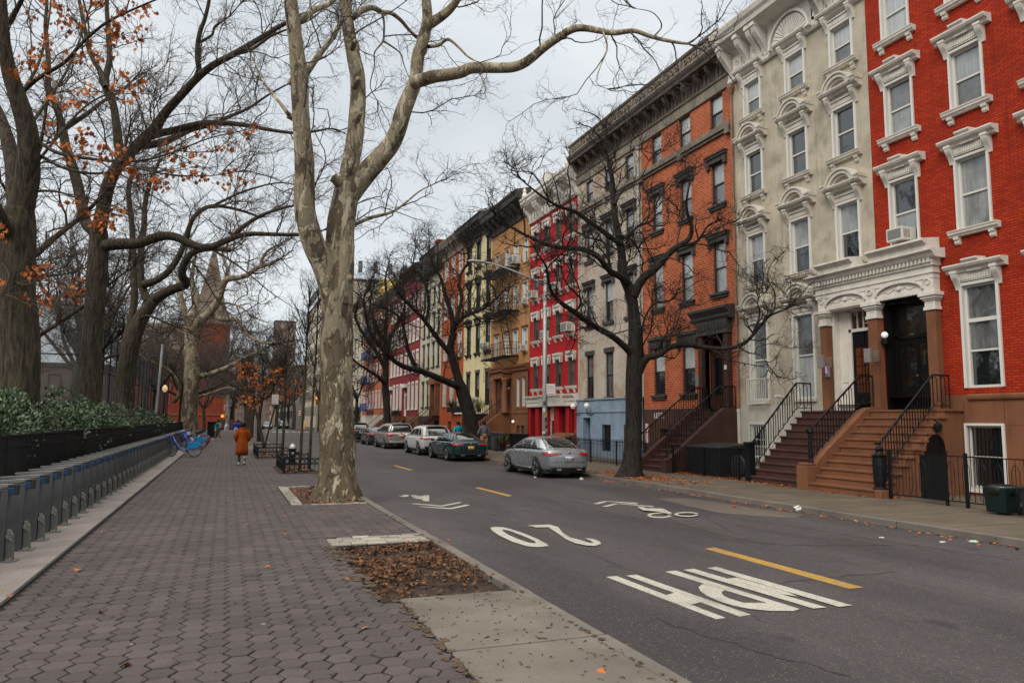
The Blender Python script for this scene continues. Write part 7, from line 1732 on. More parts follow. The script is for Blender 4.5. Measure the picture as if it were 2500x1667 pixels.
sheet('tree_pit_earth', 1.7, 3.05, 25.4, 29.6, .003, M_soil); sheet('tree_pit_earth', 1.3, 2.95, 35.2, 41.2, .003, M_soil); sheet('tree_pit_earth', 1.2, 2.97, 46.2, 52, .003, surf('bare_earth', (.13,.095,.07), .95, .3, 4, .4, 40))
o = empty('fire_hydrant', (2.55, 31.2, 0), 0, 'black fire hydrant with a silver cap between the two tree guards', 'fire hydrant')
b = MB(); b.lathe([(.2,0),(.2,.06),(.13,.08),(.12,.5),(.15,.52),(.15,.6),(.13,.62)], 16); b.lathe([(.06,.0),(.07,.14),(.09,.15),(.09,.2)], 10, (.08,0,.42), 'x'); b.lathe([(.06,-.14),(.06,0)], 10, (0,-.08,.42), 'y'); b.build('body', BLK, o)
b = MB(); b.lathe([(.14,.62),(.13,.7),(.08,.77),(.03,.79),(.03,.84),(.0,.85)], 16); b.lathe([(.06,-.17),(.06,-.13)], 10, (0,-.08,.42), 'y'); b.build('cap', plain('silver_cap', (.55,.55,.55), .4, .6), o)
SIGNW = surf('sign_white', (.62,.61,.6), .45, .08, 5, 0); SIGNR = plain('sign_red', (.45,.02,.03), .45); SIGNG = plain('sign_green', (.01,.16,.09), .4)
POLEG = surf('galvanised_pole', (.33,.33,.33), .5, .15, 3, .1, 60, metal=.4)
def parking_sign(o, loc, rz, w=.32, h=.46, lines=('NO PARKING', '8 AM - 6 PM', 'EXCEPT SUNDAY')):
    s = empty('sign', loc, rz); s.parent = o
    b = MB(); b.box(-w/2, w/2, 0, .012, 0, h); b.build('plate', SIGNW, s, bevel=.003)
    for i, t in enumerate(lines): text_obj('sign_lettering', t, w*.135, SIGNR, s, (0, -.004, h*(.74-.22*i)), (R(90), 0, 0))
    b = MB(); b.box(-w*.4, w*.4, -.004, .0, h*.08, h*.13); b.build('arrow', SIGNR, s)
    return s
o = empty('sign_pole', (2.5, 40.4, 0), 0, 'tall dark green pole with a small white parking sign inside the farther tree guard', 'sign pole')
b = MB(); b.bar((0,0,-.05),(0,0,3.05),.07); b.build('pole', plain('dark_green', (.012,.028,.02), .5), o); parking_sign(o, (-.17,-.05,2.55), R(-12), .34, .5)
# cobra-head street lamp behind the silver sedan
o = empty('street_lamp', (12.25, 27.9, ZP), 0, 'grey street lamp plastered with stickers, its arm reaching over the road behind the silver sedan', 'street lamp')
b = MB(); b.smooth = True; b.tube([(0,0,0),(0,0,3.2),(0,0,7.85)], [.125,.1,.07], 12); b.lathe([(.07,7.85),(.09,7.9),(.06,8.0),(0,8.02)], 10); b.build('pole', POLEG, o)
b = MB(); b.smooth = True; b.tube([(0,0,7.5),(-.5,.1,7.75),(-1.6,.3,8.15),(-2.3,.45,8.35),(-2.6,.5,8.37)], [.045,.042,.036,.032,.03], 8); b.tube([(0,0,7.72),(-.4,.08,7.72)], .03, 6); b.build('arm', POLEG, o)
b = MB(); b.smooth = True; b.lathe([(.03,0),(.1,-.1),(.14,-.35),(.13,-.6),(.06,-.75),(0,-.77)], 14, axis='x'); h_ = b.build('lamp_head', POLEG, o, (-2.5,.48,8.37)); h_.scale = (1, 1, .5)
b = MB(); b.lathe([(.12,0),(.13,.01),(.0,.06)], 12); g_ = b.build('lens', plain('lens', (.5,.5,.45), .2), o, (-2.88,.48,8.28)); g_.rotation_euler = (PI, 0, 0)
parking_sign(o, (.14,-.13,2.9), R(-20), .5, .46, ('NO PARKING', 'STREET CLEANING', 'MON THUR'))
STK = [surf('sticker_white', (.55,.52,.48), .6, .3, 20, 0), surf('sticker_yellow', (.5,.28,.06), .6, .4, 15, 0), surf('sticker_dark', (.04,.05,.05), .6, .4, 12, 0), surf('sticker_teal', (.1,.25,.25), .6, .4, 12, 0)]
for k in range(16):
    z = .45+k*.135; a = rnd.uniform(-2.6, -.6); b = MB(); rr_ = .124-.0085*z
    ang = np.linspace(a-.5, a+.5, 5); h = rnd.uniform(.1, .2)
    b.add([(rr_*1.03*math.cos(t), rr_*1.03*math.sin(t), zz) for zz in (z, z+h) for t in ang], [(i, i+1, 6+i, 5+i) for i in range(4)]); b.build('sticker', rnd.choice(STK), o)
# corner traffic light pole
o = empty('traffic_pole', (.08, 117.0-2, 0), 0, 'pale traffic light pole at the park corner with signs and a walk signal', 'traffic light')
b = MB(); b.tube([(0,0,0),(0,0,8.5)], [.2,.13], 12); b.lathe([(.32,0),(.32,.7),(.22,1.0)], 8); b.build('pole', POLEG, o)
b = MB(); b.box(-1.7, .0, -.15, -.12, 5.15, 5.45); b.build('street_name_sign', SIGNG, o)
b = MB(); b.box(-.5, .1, -.25, -.22, 3.0, 3.7); b.build('sign_plate', SIGNW, o); b = MB(); b.lathe([(.27,-.01),(.27,.01)], 18, (-.2,-.26,3.35), 'y'); b.build('sign_disc', SIGNR, o); b = MB(); b.box(-.38,-.02,-.28,-.265,3.3,3.4); b.build('sign_bar', SIGNW, o)
b = MB(); b.prism([(.0,2.55),(.55,3.1),(0,3.65)], .28, .31, 'y'); b.box(.15, .5, -.2, -.17, 3.5, 4.6); b.build('sign_back', METG, o)
YSIG = plain('signal_yellow', (.55,.25,.01), .5); ORG = plain('signal_orange', (.9,.15,.02), .4, emit=(1,.16,.02), es=2.5)
b = MB(); b.box(-.85, -.15, -.5, -.1, 1.85, 2.4); b.box(-.2, 0, -.2, -.1, 2.0, 2.2); b.build('walk_signal', YSIG, o, bevel=.03); b = MB(); b.lathe([(.17,-.02),(.17,.0)], 12, (-.66,-.5,2.12), 'y'); b.build('signal_lamp', ORG, o)
b = MB(); b.tube([(0,0,5.9),(2.2,0,6.4),(3.8,.3,6.6)], [.08,.06,.05], 8); b.build('mast_arm', POLEG, o)
o = empty('traffic_light', (12.75, AV0-1.5, 0), 0, 'yellow traffic light glowing orange on a thin post past the twin-stemmed tree', 'traffic light')
b = MB(); b.tube([(0,0,0),(0,0,5.2)], [.09,.07], 8); b.build('pole', POLEG, o); b = MB(); b.box(-.25,.25,-.3,.1,4.0,5.3); b.build('signal_box', YSIG, o, bevel=.03)
b = MB(); b.lathe([(.18,-.02),(.18,0)], 12, (0,-.3,5.0), 'y'); b.build('signal_lamp', ORG, o); b = MB(); b.lathe([(.17,-.01),(.17,0)], 12, (0,-.3,4.62), 'y'); b.lathe([(.17,-.01),(.17,0)], 12, (0,-.3,4.24), 'y'); b.build('unlit_lamp', BLKP, o)
o = empty('no_entry_sign', (12.6, AV1+1.5, 0), 0, 'round red no entry sign on a pole across the avenue', 'road sign')
b = MB(); b.bar((0,0,0),(0,0,3.3),.07); b.build('pole', POLEG, o); b = MB(); b.box(-.42,.42,-.05,-.03,2.45,3.3); b.build('plate', SIGNW, o); b = MB(); b.lathe([(.38,-.01),(.38,.01)], 20, (0,-.06,2.87), 'y'); b.build('disc', SIGNR, o); b = MB(); b.box(-.28,.28,-.08,-.07,2.81,2.93); b.build('bar', SIGNW, o)
o = empty('bollard', (13.1, AV1+1, 0), 0, 'short yellow bollard across the avenue under the no entry sign', 'bollard'); b = MB(); b.lathe([(.24,0),(.24,1.35),(.2,1.48),(.0,1.55)], 14); b.build('post', plain('bollard_yellow', (.6,.36,.02), .5), o); b = MB(); b.lathe([(.245,1.0),(.245,1.12)], 14); b.build('band', SIGNW, o)
def park_pole(): pass
q = atY(356, 945, 62); o = empty('court_lamp_pole', (q.x, 62, 0), 0, 'slim grey steel pole rising behind the hedge by the court fence', 'pole'); b = MB(); b.tube([(0,0,0),(.25,0,7.3)], [.11,.09], 10); b.build('pole', POLEG, o); b = MB(); b.lathe([(.1,7.3),(.12,7.35),(.0,7.42)], 10, (.25,0,0)); b.build('cap', POLEG, o)
q = atY(376, 940, 70); o = empty('park_lantern', (q.x, 70, 0), 0, 'black park lantern with a pale round globe near the leaning trunk', 'street lamp'); zt = atY(374, 893, 70).z
b = MB(); b.tube([(0,0,0),(0,0,zt-.35)], [.09,.05], 8); b.lathe([(.06,zt-.35),(.14,zt-.3),(.05,zt-.25)], 10); b.build('post', BLK, o); b = MB(); b.smooth = True; b.lathe([(.1,zt-.27),(.22,zt-.05),(.2,zt+.15),(.08,zt+.3),(0,zt+.36)], 14); b.build('globe', plain('lantern_glass', (.7,.55,.32), .3, emit=(1,.7,.35), es=.25), o)
q = atX(605, 900, 2.6)
o = empty('street_lamp', (2.9, 84, 0), 0, 'plain tall grey lamp post at the kerb near the crosswalk', 'street lamp'); b = MB(); b.tube([(0,0,0),(0,0,9.5)], [.13,.08], 8); b.build('pole', POLEG, o); b = MB(); b.tube([(0,0,9.2),(1.2,0,9.8),(2.6,0,10)], .05, 6); b.build('arm', POLEG, o); b = MB(); b.box(2.4,3.2,-.15,.15,9.9,10.05); b.build('lamp_head', POLEG, o, bevel=.04)
o = empty('litter_bin', (-1.2, 76, 0), 0, 'dark square litter bin on the pavement by the red church', 'bin'); b = MB(); b.box(-.45,.45,-.4,.4,0,1.35); b.box(-.5,.5,-.45,.45,1.35,1.5); b.build('body', BLK, o, bevel=.04); b = MB(); b.box(.15,.5,-.47,-.4,.6,1.0); b.build('flap', SIGNW, o)

# ------------------------------------------------------------------ areaway fences, bins, boxes along the houses
def ornate_fence(label, a, c, h=1.12, gates=()):
    a, c = Vector(a), Vector(c); o = empty('areaway_fence', a, 0, label, 'fence', 'iron areaway fences'); L = (c-a).length; d = (c-a)/L; up = Vector((0,0,1))
    b = MB(); b.bar(up*h, d*L+up*h, .035, .022); b.bar(up*.12, d*L+up*.12, .025); b.build('rail', BLK, o); b = MB(); n = int(L/.36)
    for i in range(n):
        p = d*(L*(i+.5)/n); b.tube([p+up*.12, p+up*h], .008, 4); b.lathe([(0,-.05),(.022,0),(0,.05)], 6, tuple(p+up*.55))
        b.tube([p-d*.085+up*.85, p-d*.085+up*.32, p-d*.05+up*.2, p+up*.15, p+d*.05+up*.2, p+d*.085+up*.32, p+d*.085+up*.85, p+d*.05+up*.95, p+up*1.0, p-d*.05+up*.95, p-d*.085+up*.85], .009, 4, cap=False)
        q_ = d*(L*i/n); b.tube([q_+up*.12, q_+up*h], .01, 4)
    b.build('railing', BLK, o)
    for i in range(max(2, int(L/2)+1)): t = i/max(1, int(L/2)); link('post', cached('ofp', lambda: MB().box(-.03,.03,-.03,.03,-.05,1.2).mesh('post', BLK)), o, tuple(d*(L*t)))
    return o
ornate_fence('low ornate iron fence before the brownstone basement, right of the steps', (15.35, 9.7, ZP), (15.35, 13.75, ZP))
o = empty('iron_gate', (15.33, 12.2, ZP), R(-3), 'black solid gate half open under the arch beside the steps', 'gate'); b = MB(); b.box(-.008,.008,.04,.7,.1,1.1); b.build('leaf', BLK, o); b = MB(); b.bar((0,0,0),(0,0,1.2),.05); b.build('post', BLK, o)
iron_fence('areaway_fence', 'plain iron fence between the dark steps and the cellar box', (15.35, 19.5, ZP), (15.1, 22.85, ZP), .95, BLK, .12, (.12,), .009, .05, 1.6, group='iron areaway fences')
iron_fence('areaway_fence', 'spiked iron fence along the pale blue ground floor', (15.4, 25.2, ZP), (15.4, 36.9, ZP), 1.0, BLK, .13, (.12, .85), .009, .09, 2, group='iron areaway fences')
iron_fence('areaway_fence', 'iron fence in front of the scarlet and ochre houses', (15.3, 37.2, ZP), (15.3, 46.7, ZP), 1.1, BLK, .12, (.12, .9), .009, 0, 2, group='iron areaway fences')
iron_fence('areaway_fence', 'iron fence in front of the pale yellow house', (15.3, 49.4, ZP), (15.3, 62, ZP), 1.1, BLK, .13, (.12, .9), .009, 0, 2, group='iron areaway fences')
o = empty('cellar_box', (15.55, 20.7, ZP), 0, 'big black bin enclosure with a ridged lid beside the brownstone steps', 'box'); b = MB(); b.box(0,1.15,0,1.95,0,.95); b.build('body', surf('black_box', (.012,.013,.014), .5, .3, 4, .1), o, bevel=.02)
b = MB(); b.prism([(-.05,.95),(-.05,.99),(1.2,1.12),(1.2,.95)], -.04, .97, 'y'); b.prism([(-.05,.95),(-.05,.99),(1.2,1.12),(1.2,.95)], 1.0, 1.99, 'y'); b.build('lid', BLKP, o, bevel=.01)
def bin_(label, x, y, mat, bag=None, h=.9, w=.55):
    o = empty('wheelie_bin', (x, y, ZP), rnd.uniform(-.2, .2), label, 'bin', 'rubbish bins along the houses'); b = MB(); t, k = w/2, w*.42
    b.add([(-k,-k,.04),(k,-k,.04),(k,k,.04),(-k,k,.04),(-t,-t,h),(t,-t,h),(t,t,h),(-t,t,h)], [(3,2,1,0),(4,5,6,7),(0,1,5,4),(1,2,6,5),(2,3,7,6),(3,0,4,7)]); b.build('body', mat, o, bevel=.025)
    if bag:
        b = MB(); b.smooth = True; prof = [(w*.53,h*.72),(w*.56,h*.86),(w*.56,h),(w*.5,h+.04),(w*.2,h-.04)]; b.lathe(prof, 14); b.build('bag', bag, o)
    else: b = MB(); b.box(-t-.03,t+.03,-t-.03,t+.03,h,h+.05); b.bar((t+.05,-t+.05,h-.02),(t+.05,t-.05,h-.02),.03); b.build('lid', mat, o, bevel=.015)
    for s in (-1, 1): b = MB(); b.lathe([(.09,-.03),(.09,.03)], 12, (k,s*k,.09), 'y'); b.build('wheel', TYRE, o)
    return o
BAGM = plain('black_bag', (.01,.014,.012), .25); GRNB = plain('dark_green_bin', (.005,.014,.014), .45, 0, .3); BINB = surf('black_bin', (.013,.014,.016), .5, .3, 5, .1); BINW = plain('grey_bin', (.2,.2,.21), .5); BINL = plain('blue_bin', (.03,.12,.16), .5)
bin_('dark green bin lined with a black bag by the basement fence', 15.05, 10.72, GRNB, BAGM, .56, .5); bin_('black bin beside the bagged one at the edge of the basement fence', 15.15, 10.05, BINB, None, .56, .5)
for k, (y, m_, lab) in enumerate([(39.0,BINB,'black wheeled bin by the scarlet house door'),(39.9,BINB,'black wheeled bin second from the scarlet house door'),(43.2,BINW,'grey bin near the ochre house steps'),(44.1,BINL,'bin with blue body by the ochre house'),(45.0,BINB,'black bin beside the blue one'),(45.9,BINW,'pale grey bin against the ochre steps')]): bin_(lab, 15.7, y, m_, None, 1.05, .6)
o = empty('satellite_dish', (15.6, 19.95, ZP), 0, 'dark round lid leaning on the iron fence by the dark steps', 'lid'); b = MB(); b.lathe([(0,0),(.35,.03),(.37,.08)], 18, (0,0,.42), 'x'); b.build('dish', BLKP, o)
def pot_plant(label, x, y, z, h, n, seed, mat, pot=True, w=.4):
    q = np.random.default_rng(seed); o = empty('potted_plant', (x, y, z), 0, label, 'plant', 'plants by the house fronts')
    if pot: b = MB(); b.lathe([(.14,0),(.2,.3),(.22,.32)], 12); b.build('pot', BRND, o)
    b = MB()
    for i in range(n):
        a, e = q.uniform(0, 6.28), q.uniform(.3, 1.4); d = Vector((math.cos(a)*math.cos(e), math.sin(a)*math.cos(e), math.sin(e))); L = h*q.uniform(.5, 1); s = d.cross(Vector((0,0,1))).normalized()*.018; p = Vector((0,0,.28 if pot else 0)); m_ = p+d*L*.6; t = p+d*L*.95+Vector((0,0,-L*.22)); b.add([p-s, p+s, m_+s*1.3, m_-s*1.3, t], [(0,1,2,3),(3,2,4)])
    b.build('leaves', mat, o); return o
LF_G = leafmat('pale_green_leaves', [(.06,.09,.02), (.15,.16,.05), (.25,.2,.06)])
pot_plant('yellowing spiky plant beside the scarlet house', 15.9, 42.6, ZP, 1.5, 60, 1, LF_G); pot_plant('small leafy plant on the blue wall terrace', 16.6, 34.5, ZP, 1.7, 90, 2, HEDGE); pot_plant('green plant under the pale yellow house balcony', 15.9, 53.5, ZP, 1.4, 90, 3, HEDGE); pot_plant('yellow palm-like plant on the balcony of the pale yellow house', 17.6, 51.3+1, 2.42, 1.6, 46, 4, LF_G)
for y, z, lab in ((82.2,2.3,'climbing plant beside the white door of the maroon house'),(84.0,2.2,'dark wreath-like plant on the maroon house front'),(60.2,2.9,'trailing plant in the window box of the burnt orange house')): pot_plant(lab, 17.8, y, z, 1.2, 140, int(y), HEDGE, False)
# ------------------------------------------------------------------ court fence, park buildings, church, far blocks
MESHM, nt_, bs_ = newmat('chain_link_screen'); N_ = NT(nt_)
bs_.inputs['Base Color'].default_value = (.055,.055,.066,1); bs_.inputs['Roughness'].default_value = .8
tr_ = N_.n('BsdfTransparent'); mx_ = N_.n('MixShader'); out_ = [n for n in nt_.nodes if n.type == 'OUTPUT_MATERIAL'][0]
N_.l(N_.ramp(N_.noise(N_.obj((1,.6,.25)), 1.1, 5, .7), [(.5, .22), (.58, .75)]), mx_.inputs[0]); N_.l(bs_.outputs[0], mx_.inputs[1]); N_.l(tr_.outputs[0], mx_.inputs[2]); N_.l(mx_.outputs[0], out_.inputs[0])
WIREM, nt_, bs_ = newmat('chain_link_wire'); N_ = NT(nt_); bs_.inputs['Base Color'].default_value = (.06,.055,.055,1)
tr_ = N_.n('BsdfTransparent'); mx_ = N_.n('MixShader'); out_ = [n for n in nt_.nodes if n.type == 'OUTPUT_MATERIAL'][0]; mx_.inputs[0].default_value = .42; N_.l(bs_.outputs[0], mx_.inputs[1]); N_.l(tr_.outputs[0], mx_.inputs[2]); N_.l(mx_.outputs[0], out_.inputs[0])
def court_fence(label, a, c, h, skin, panel=True):
    a, c = Vector(a), Vector(c); L = (c-a).length; d = (c-a)/L; o = empty('court_fence', a, 0, label, 'fence', 'tall court fences'); up = Vector((0,0,1)); n = max(1, int(L/2.6))
    b = MB()
    for i in range(n+1): p = d*(L*i/n); b.tube([p, p+up*h, p+up*(h+.35)+Vector((.35,0,.1))], .05, 6)
    b.build('posts_and_braces', BLK, o); b = MB()
    for z in (.2, h*.33, h*.66, h): b.tube([up*z, d*L+up*z], .035, 5)
    b.build('rail', BLK, o); b = MB()
    for i in range(n): p, q_ = d*(L*i/n+.06), d*(L*(i+1)/n-.06); b.add([p+up*.2, q_+up*.2, q_+up*h, p+up*h], [(0,1,2,3)])
    b.build('netting', skin, o)
court_fence('tall torn grey screened court fence running beside the hedge', (-6.6, 44, 0), (-6.6, 96, 0), 6.6, MESHM)
court_fence('tall see-through wire court fence deep behind the oak trunk', (-24, 43.5, 0), (-6.6, 43.5, 0), 7.6, WIREM)
def block(name, label, x0, x1, y0, y1, h, mat, wins=None, cat='building', face='y', wm=None, roof=None):
    o = empty(name, (x0, y0, 0), 0, label, cat); X, Y = x1-x0, y1-y0; b = MB(); b.box(0, X, 0, Y, -.3, h); b.build('wall', mat, o)
    b = MB(); b.box(-.15, X+.15, -.15, Y+.15, h, h+.4); b.build('roof', ROOFM, o)
    if wins:
        nx, nz, w_, hh, z0, dz = wins
        for face_, n in (('y', nx), ('x', max(2, int(Y/(X/max(nx, 1)))))):
            for i in range(n):
                for k in range(nz):
                    z = z0+k*dz; wd = link('window', cached(('bw', w_, hh, wm.name if wm else ''), lambda: frame_mesh(w_, hh, wm or DARKF, .08)), o)
                    if face_ == 'y': wd.location = (X*(i+.5)/n, -.06, z); wd.rotation_euler = (0, 0, R(90))
                    else: wd.location = (-.06, Y*(i+.5)/n, z)
                    link('pane', pane_mesh(w_, hh, G_C, G_D), wd)
    return o
MAUV = brick('mauve_brick', (.17,.12,.10), (.14,.10,.085), (.17,.14,.12)); GRYW = surf('grey_render', (.2,.2,.2), .9, .2, .5, .2, 20)
block('park_building', 'low mauve brick park building with pale windows seen through the court fence', -38, -12, 88, 100, 7.0, MAUV, (8, 2, 1.0, 1.6, 1.4, 3.2), wm=ALUF)
block('park_house', 'dull brown brick building behind the oak at the far left', -70, -42, 74, 90, 9, MAUV, (7, 3, 1.4, 1.9, 2, 3.6), wm=DARKF)
CHB = brick('church_brick', (.24,.04,.018), (.19,.03,.014), (.18,.05,.03), .3, .1, dirt=.5); STN = surf('spire_slate', (.17,.13,.10), .9, .3, 1.2, .4, 12, c2=(.11,.085,.07), c2s=2)
o = empty('church', (-16, 140, 0), 0, 'red brick church with a pointed stone spire at the end of the park', 'church')
b = MB(); b.box(9.2, 15.9, 0, 7, -.3, 18.6); b.build('tower', CHB, o); b = MB(); b.box(0, 9.2, .6, 22, -.3, 13.5); b.box(.2, 1.4, .5, 2, 13.5, 17); b.build('nave', CHB, o)
b = MB(); b.prism([(.6,13.5),(11.3,19.5),(22,13.5)], 0, 9.2, 'x'); b.build('roof', STN, o)
b = MB(); pts0 = [(9.3,.1,18.6),(15.8,.1,18.6),(15.8,6.9,18.6),(9.3,6.9,18.6)]
b.add(pts0+[(10.2,1,22),(14.9,1,22),(14.9,6,22),(10.2,6,22),(12.5,3.5,34)], [(0,1,5,4),(1,2,6,5),(2,3,7,6),(3,0,4,7),(4,5,8),(5,6,8),(6,7,8),(7,4,8)]); b.build('spire', STN, o)
b = MB(); b.box(9.1, 16, -.1, 0, 2.3, 2.6); b.box(9.1, 16, -.1, 0, 9.2, 9.5); b.box(9.05, 16.05, -.15, .0, 18.3, 18.7); b.box(0, 9.1, .5, .6, 2.3, 2.6)
for x in (9.2, 15.3): b.box(x, x+.6, -.25, 0, 0, 17)
b.build('stone_band', BRN, o)
for x, z, w_, h in ((12.4, 4, 1.5, 3), (12.4, 11, 1.3, 3.4), (12.4, 15.3, 1.1, 2), (4.5, 4, 1.6, 3.5), (7.5, 4, 1.6, 3.5), (1.6, 4, 1.6, 3.5)):
    wd = link('window', cached(('chw', w_, h), lambda: frame_mesh(w_, h, ALUF, .15)), o, (x, -.06 if x > 9 else .54, z), R(90)); link('pane', pane_mesh(w_, h, G_C, G_D), wd)
b = MB(); b.box(14.6, 17.4, -2.2, -.3, 0, 1.6)
for k in range(6): b.box(14.6, 17.4, -2.2-.3*(6-k), -2.2, 0, 1.6*(k+.5)/6)
b.build('steps', BRND, o)
block('cream_block', 'tall cream building with tight rows of narrow windows beyond the avenue', 18.2, 44, 139, 190, 28, CRB, (9, 9, .62, 2.1, 2.5, 3.4), wm=ALUF)
block('brown_tower', 'distant plain brown tower block above the street trees', 14, 21, 262, 270, 35, surf('pale_brown_brick', (.27,.2,.16), .9, .2, 1, 0), (3, 10, .8, 1.4, 3, 3.4), wm=ALUF)
block('distant_block', 'distant dull red row closing the left side of the far street', -14, -1, 168, 240, 13, CHB, (4, 3, 1.1, 1.9, 2, 3.6), wm=DARKF)
block('distant_block', 'distant grey row closing the right side of the far street', 16, 30, 192, 258, 15, GRYW, (4, 4, 1.1, 1.9, 2, 3.4), wm=DARKF)
block('distant_block', 'grey block at the very end of the street', -12, 26, 330, 345, 16, MAUV, (10, 4, 1.4, 1.9, 2, 3.6), wm=DARKF)

# ------------------------------------------------------------------ leaf litter, twigs, rubbish
q = random.Random(12)
LF_PIT = leafmat('pit_leaves', [(.03,.013,.007), (.065,.026,.012), (.12,.05,.02), (.045,.018,.009), (.22,.11,.05), (.085,.036,.016)])
LF_TAN = leafmat('tan_leaves', [(.16,.085,.035), (.26,.15,.07), (.2,.1,.04)])
b = MB()
for i in range(5200):
    x, y = q.uniform(1.45, 2.97), q.uniform(7.45, 10.95)
    if q.random() > .12+.88*min(1, (y-7.5)/2.2)*min(1, (x-1.35)/.35): continue
    if mnoise.noise(Vector((x*1.6, y*1.6, 3.))) < -.18 and q.random() < .8: continue
    leaf(b, Vector((x, y, -.06+q.random()*.07*min(1, (x-1.2)))), q.choice([.025,.03,.04,.05,.06,.085])*q.uniform(.7,1.1), q, True)
tag(b.build('fallen_leaves', LF_PIT), 'brown dead leaves heaped in the open tree pit', kind='stuff')
b = MB()
for i in range(420): leaf(b, Vector((q.uniform(1.66, 2.98), q.uniform(16.5, 20.5), -.02+q.random()*.03)), q.uniform(.04, .1), q, True)
for i in range(200): leaf(b, Vector((q.uniform(1.9, 2.95), q.uniform(25.6, 29.3), .01+q.random()*.03)), q.uniform(.06, .14), q, True)
for i in range(200): leaf(b, Vector((q.uniform(1.5, 2.85), q.uniform(35.6, 40.8), .01+q.random()*.03)), q.uniform(.06, .14), q, True)
tag(b.build('fallen_leaves', LF_DRY), 'dead leaves around the trunks and inside the tree guards', kind='stuff')
b = MB()
for i in range(650): leaf(b, Vector((q.uniform(12.2, 13.9), q.gauss(21.8, 1.5), ZP+.01+q.random()*.02)), q.uniform(.04, .1), q, True)
for i in range(900): leaf(b, Vector((q.uniform(15.0, 15.9), q.uniform(13.8, 24), ZP+.01+q.random()*.03)), q.uniform(.04, .1), q, True)
for i in range(420): leaf(b, Vector((KR-abs(q.gauss(0,.16))-.03, q.uniform(6, 36), ZR+.012)), q.uniform(.03, .09), q, True)
for i in range(160): leaf(b, Vector((KL+abs(q.gauss(0,.12))+.03, q.uniform(4, 30), ZR+.012)), q.uniform(.03, .07), q, True)
tag(b.build('fallen_leaves', LF_OAK), 'reddish leaf litter along the far kerb and house fronts', kind='stuff')
b = MB()
for i in range(380):
    x, y = (q.uniform(1.75, 3.0), q.uniform(1.5, 7.5)) if i < 240 else (q.uniform(-1.8, 2.9), q.uniform(4, 16))
    a, l = q.uniform(0, 6.28), q.expovariate(1/.016)+.006; l = min(l, .2); p = Vector((x, y, .012)); d = Vector((math.cos(a), math.sin(a), 0)); b.tube([p, p+d*l*.5+Vector((0,0,.004)), p+d*l+Vector((q.gauss(0,.01), q.gauss(0,.01), 0))], q.uniform(.0015, .004), 4)
tag(b.build('twig_litter', TW_DARK), 'broken twigs and crumbs of bark scattered on the slabs', kind='stuff')
b = MB()
for i in range(800):
    t = q.random(); x, y = (1.70+q.gauss(0,.035), q.uniform(3.5, 7.6)) if t < .45 else (KL-.16+q.gauss(0,.015), q.uniform(3, 20)) if t < .7 else (q.uniform(1.4, 1.6), q.uniform(7.5, 11))
    s = q.uniform(.004, .014); p = Vector((x, y, .006)); b.add([p+Vector((s*q.uniform(-1,1), s*q.uniform(-1,1), s*q.random())) for _ in range(4)], [(0,1,2),(0,2,3),(0,1,3),(1,2,3)])
tag(b.build('grit', surf('grit', (.16,.11,.07), .95, .4, 30, 0)), 'sandy grit gathered along the edge of the slabs', kind='stuff')
SPILL = surf('soil_spill', (.075,.05,.034), .95, .5, 9, .8, 50)
def spill(pts, r0, n, sd):
    qq = random.Random(sd); b = MB()
    for k in range(n):
        t = qq.random()*(len(pts)-1); i = int(t); f = t-i; cx = pts[i][0]*(1-f)+pts[i+1][0]*f+qq.gauss(0, r0*.5); cy = pts[i][1]*(1-f)+pts[i+1][1]*f+qq.gauss(0, r0*.6); r = r0*qq.uniform(.15, .7)
        m_ = 11; b.add([(cx+r*math.cos(2*PI*j/m_)*qq.uniform(.5,1.2), cy+r*1.5*math.sin(2*PI*j/m_)*qq.uniform(.5,1.2), .0062+.0004*(k % 9)) for j in range(m_)], [tuple(range(m_))])
    return tag(b.build('soil_spill', SPILL), 'loose brown soil washed over the paving edge', kind='stuff')
spill([(1.5,7.5),(1.48,9.2),(1.5,10.9)], .1, 60, 1); spill([(1.69,4.2),(1.68,6),(1.68,7.6)], .07, 60, 2); spill([(2.97,3),(2.97,8),(2.98,15)], .05, 70, 3)
LPOS = [(-1.95,8.9,'curled yellow leaf on the steel edge of the dock strip'),(-1.75,13.4,'small pale leaf near the dock strip'),(-2.1,9.15,'big orange brown leaf on the concrete dock strip'),(-1.55,10.1,'brown leaf lying just off the dock strip'),(-1.0,7.9,'flat brown leaf near the frame edge of the pavers'),(.55,9.6,'small tan leaf in the middle of the pavers'),(.95,12.3,'narrow tan leaf near the cobbled band'),(1.35,8.6,'wide ragged leaf beside the leaf filled pit'),(.4,13.4,'curled tan leaf beyond the middle of the pavers'),(1.1,14.5,'pale bent leaf between the two tree pits'),(2.1,6.0,'orange leaf on the concrete slabs'),(2.6,4.9,'rusty leaf on the slab next to the kerb'),(1.95,8.1,'lone leaf at the slab edge of the pit'),(.2,18.2,'distant tan leaf on the pavers'),(-.4,22.5,'far tan leaf left of the walker'),(.9,16.3,'leaf beside the cobbled tree surround'),(1.2,6.6,'light brown leaf on the near pavers'),(-.6,6.2,'dark orange leaf on the near left pavers')]
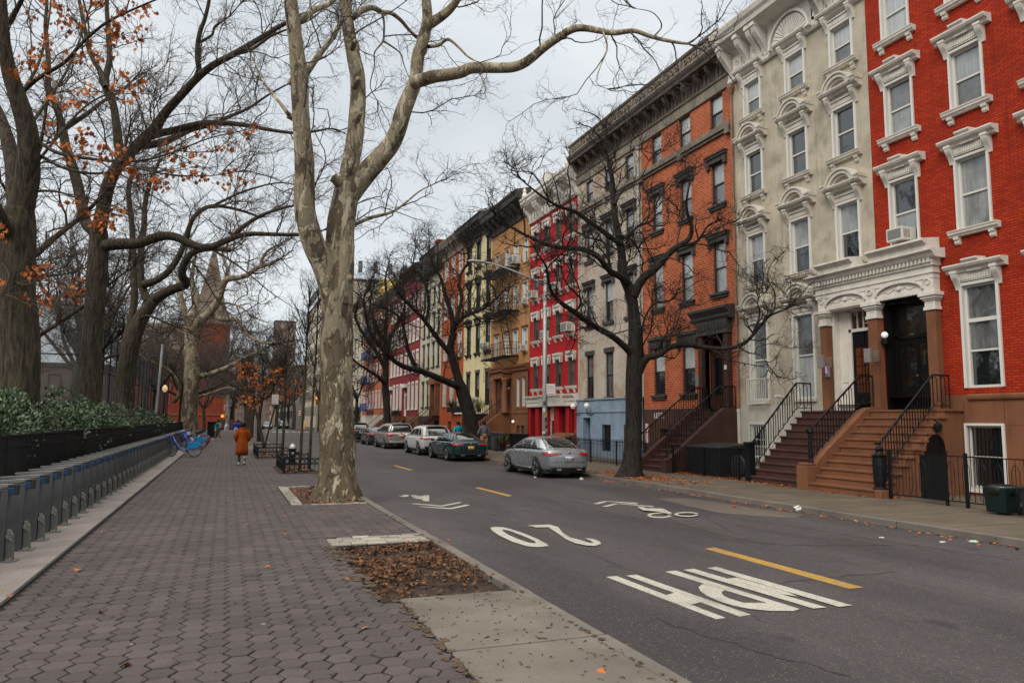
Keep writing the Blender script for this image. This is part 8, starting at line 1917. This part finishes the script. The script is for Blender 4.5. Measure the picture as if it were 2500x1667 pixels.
for x, y, lab in LPOS:
    b = MB(); leaf(b, Vector((0,0,.014)), q.uniform(.055, .1), q, True); o = b.build('fallen_leaf', q.choice([LF_OAK, LF_TAN, LF_DRY, LF_TAN]), None, (x, y, .0)); tag(o, lab, 'leaf', 'single leaves on the pavement')
PAPER = plain('litter_paper', (.62,.6,.56), .6)
def crumple(label, x, y, z, s, m, seed, flat=.3, name='litter', cat='litter'):
    qq = np.random.default_rng(seed); b = MB(); bm = bmesh.new(); bmesh.ops.create_icosphere(bm, subdivisions=2, radius=s)
    for v in bm.verts: k = .8+.9*mnoise.noise(v.co*(1.7/s)+Vector((seed, 0, 0)))+.5*mnoise.noise(v.co*(4.5/s)+Vector((0, seed, 0))); v.co = Vector((v.co.x*k, v.co.y*k*.8, (v.co.z*k)*flat+s*flat*.8))
    me = bpy.data.meshes.new(name); bm.to_mesh(me); bm.free(); me.materials.append(m); return tag(link(name, me, None, (x, y, z)), label, cat, 'bits of litter in the road')
def rp(x, y, z=ZR): v = atZ(x, y, z); return v.x, v.y
for i, (px, py, s, m, fl, lab) in enumerate([(1832,1171,.10,PAPER,.6,'crumpled white paper bag lying on the far kerb'),(1336,1102,.09,PAPER,.7,'white takeaway cup lying behind the silver sedan'),(1229,1097,.05,PAPER,.6,'small white scrap by the rear wheel of the silver sedan'),(1967,1196,.06,PAPER,.2,'flat white wrapper in front of the left stoop'),(1720,1147,.05,plain('blue_scrap',(.1,.3,.45)),.3,'scrap of pale blue plastic in the far gutter'),(1600,1132,.07,PAPER,.2,'white scrap in the gutter past the bare tree'),(1686,1165,.06,plain('red_can',(.4,.03,.03)),.5,'crushed red can in the far lane beside the bicycle mark'),(2164,1245,.07,PAPER,.2,'white scrap in the near right of the road'),(2025,1235,.06,PAPER,.2,'small white scrap in the lane before the steps'),(2236,1244,.11,plain('mint_paper',(.35,.55,.42)),.12,'mint green paper on the pavement by the basement fence')]):
    x, y = rp(px, py, ZP if 'fence' in lab or 'kerb' in lab else ZR); crumple(lab, x, y, ZP if 'fence' in lab or 'kerb' in lab else ZR, s*.9, m, i+3, fl)
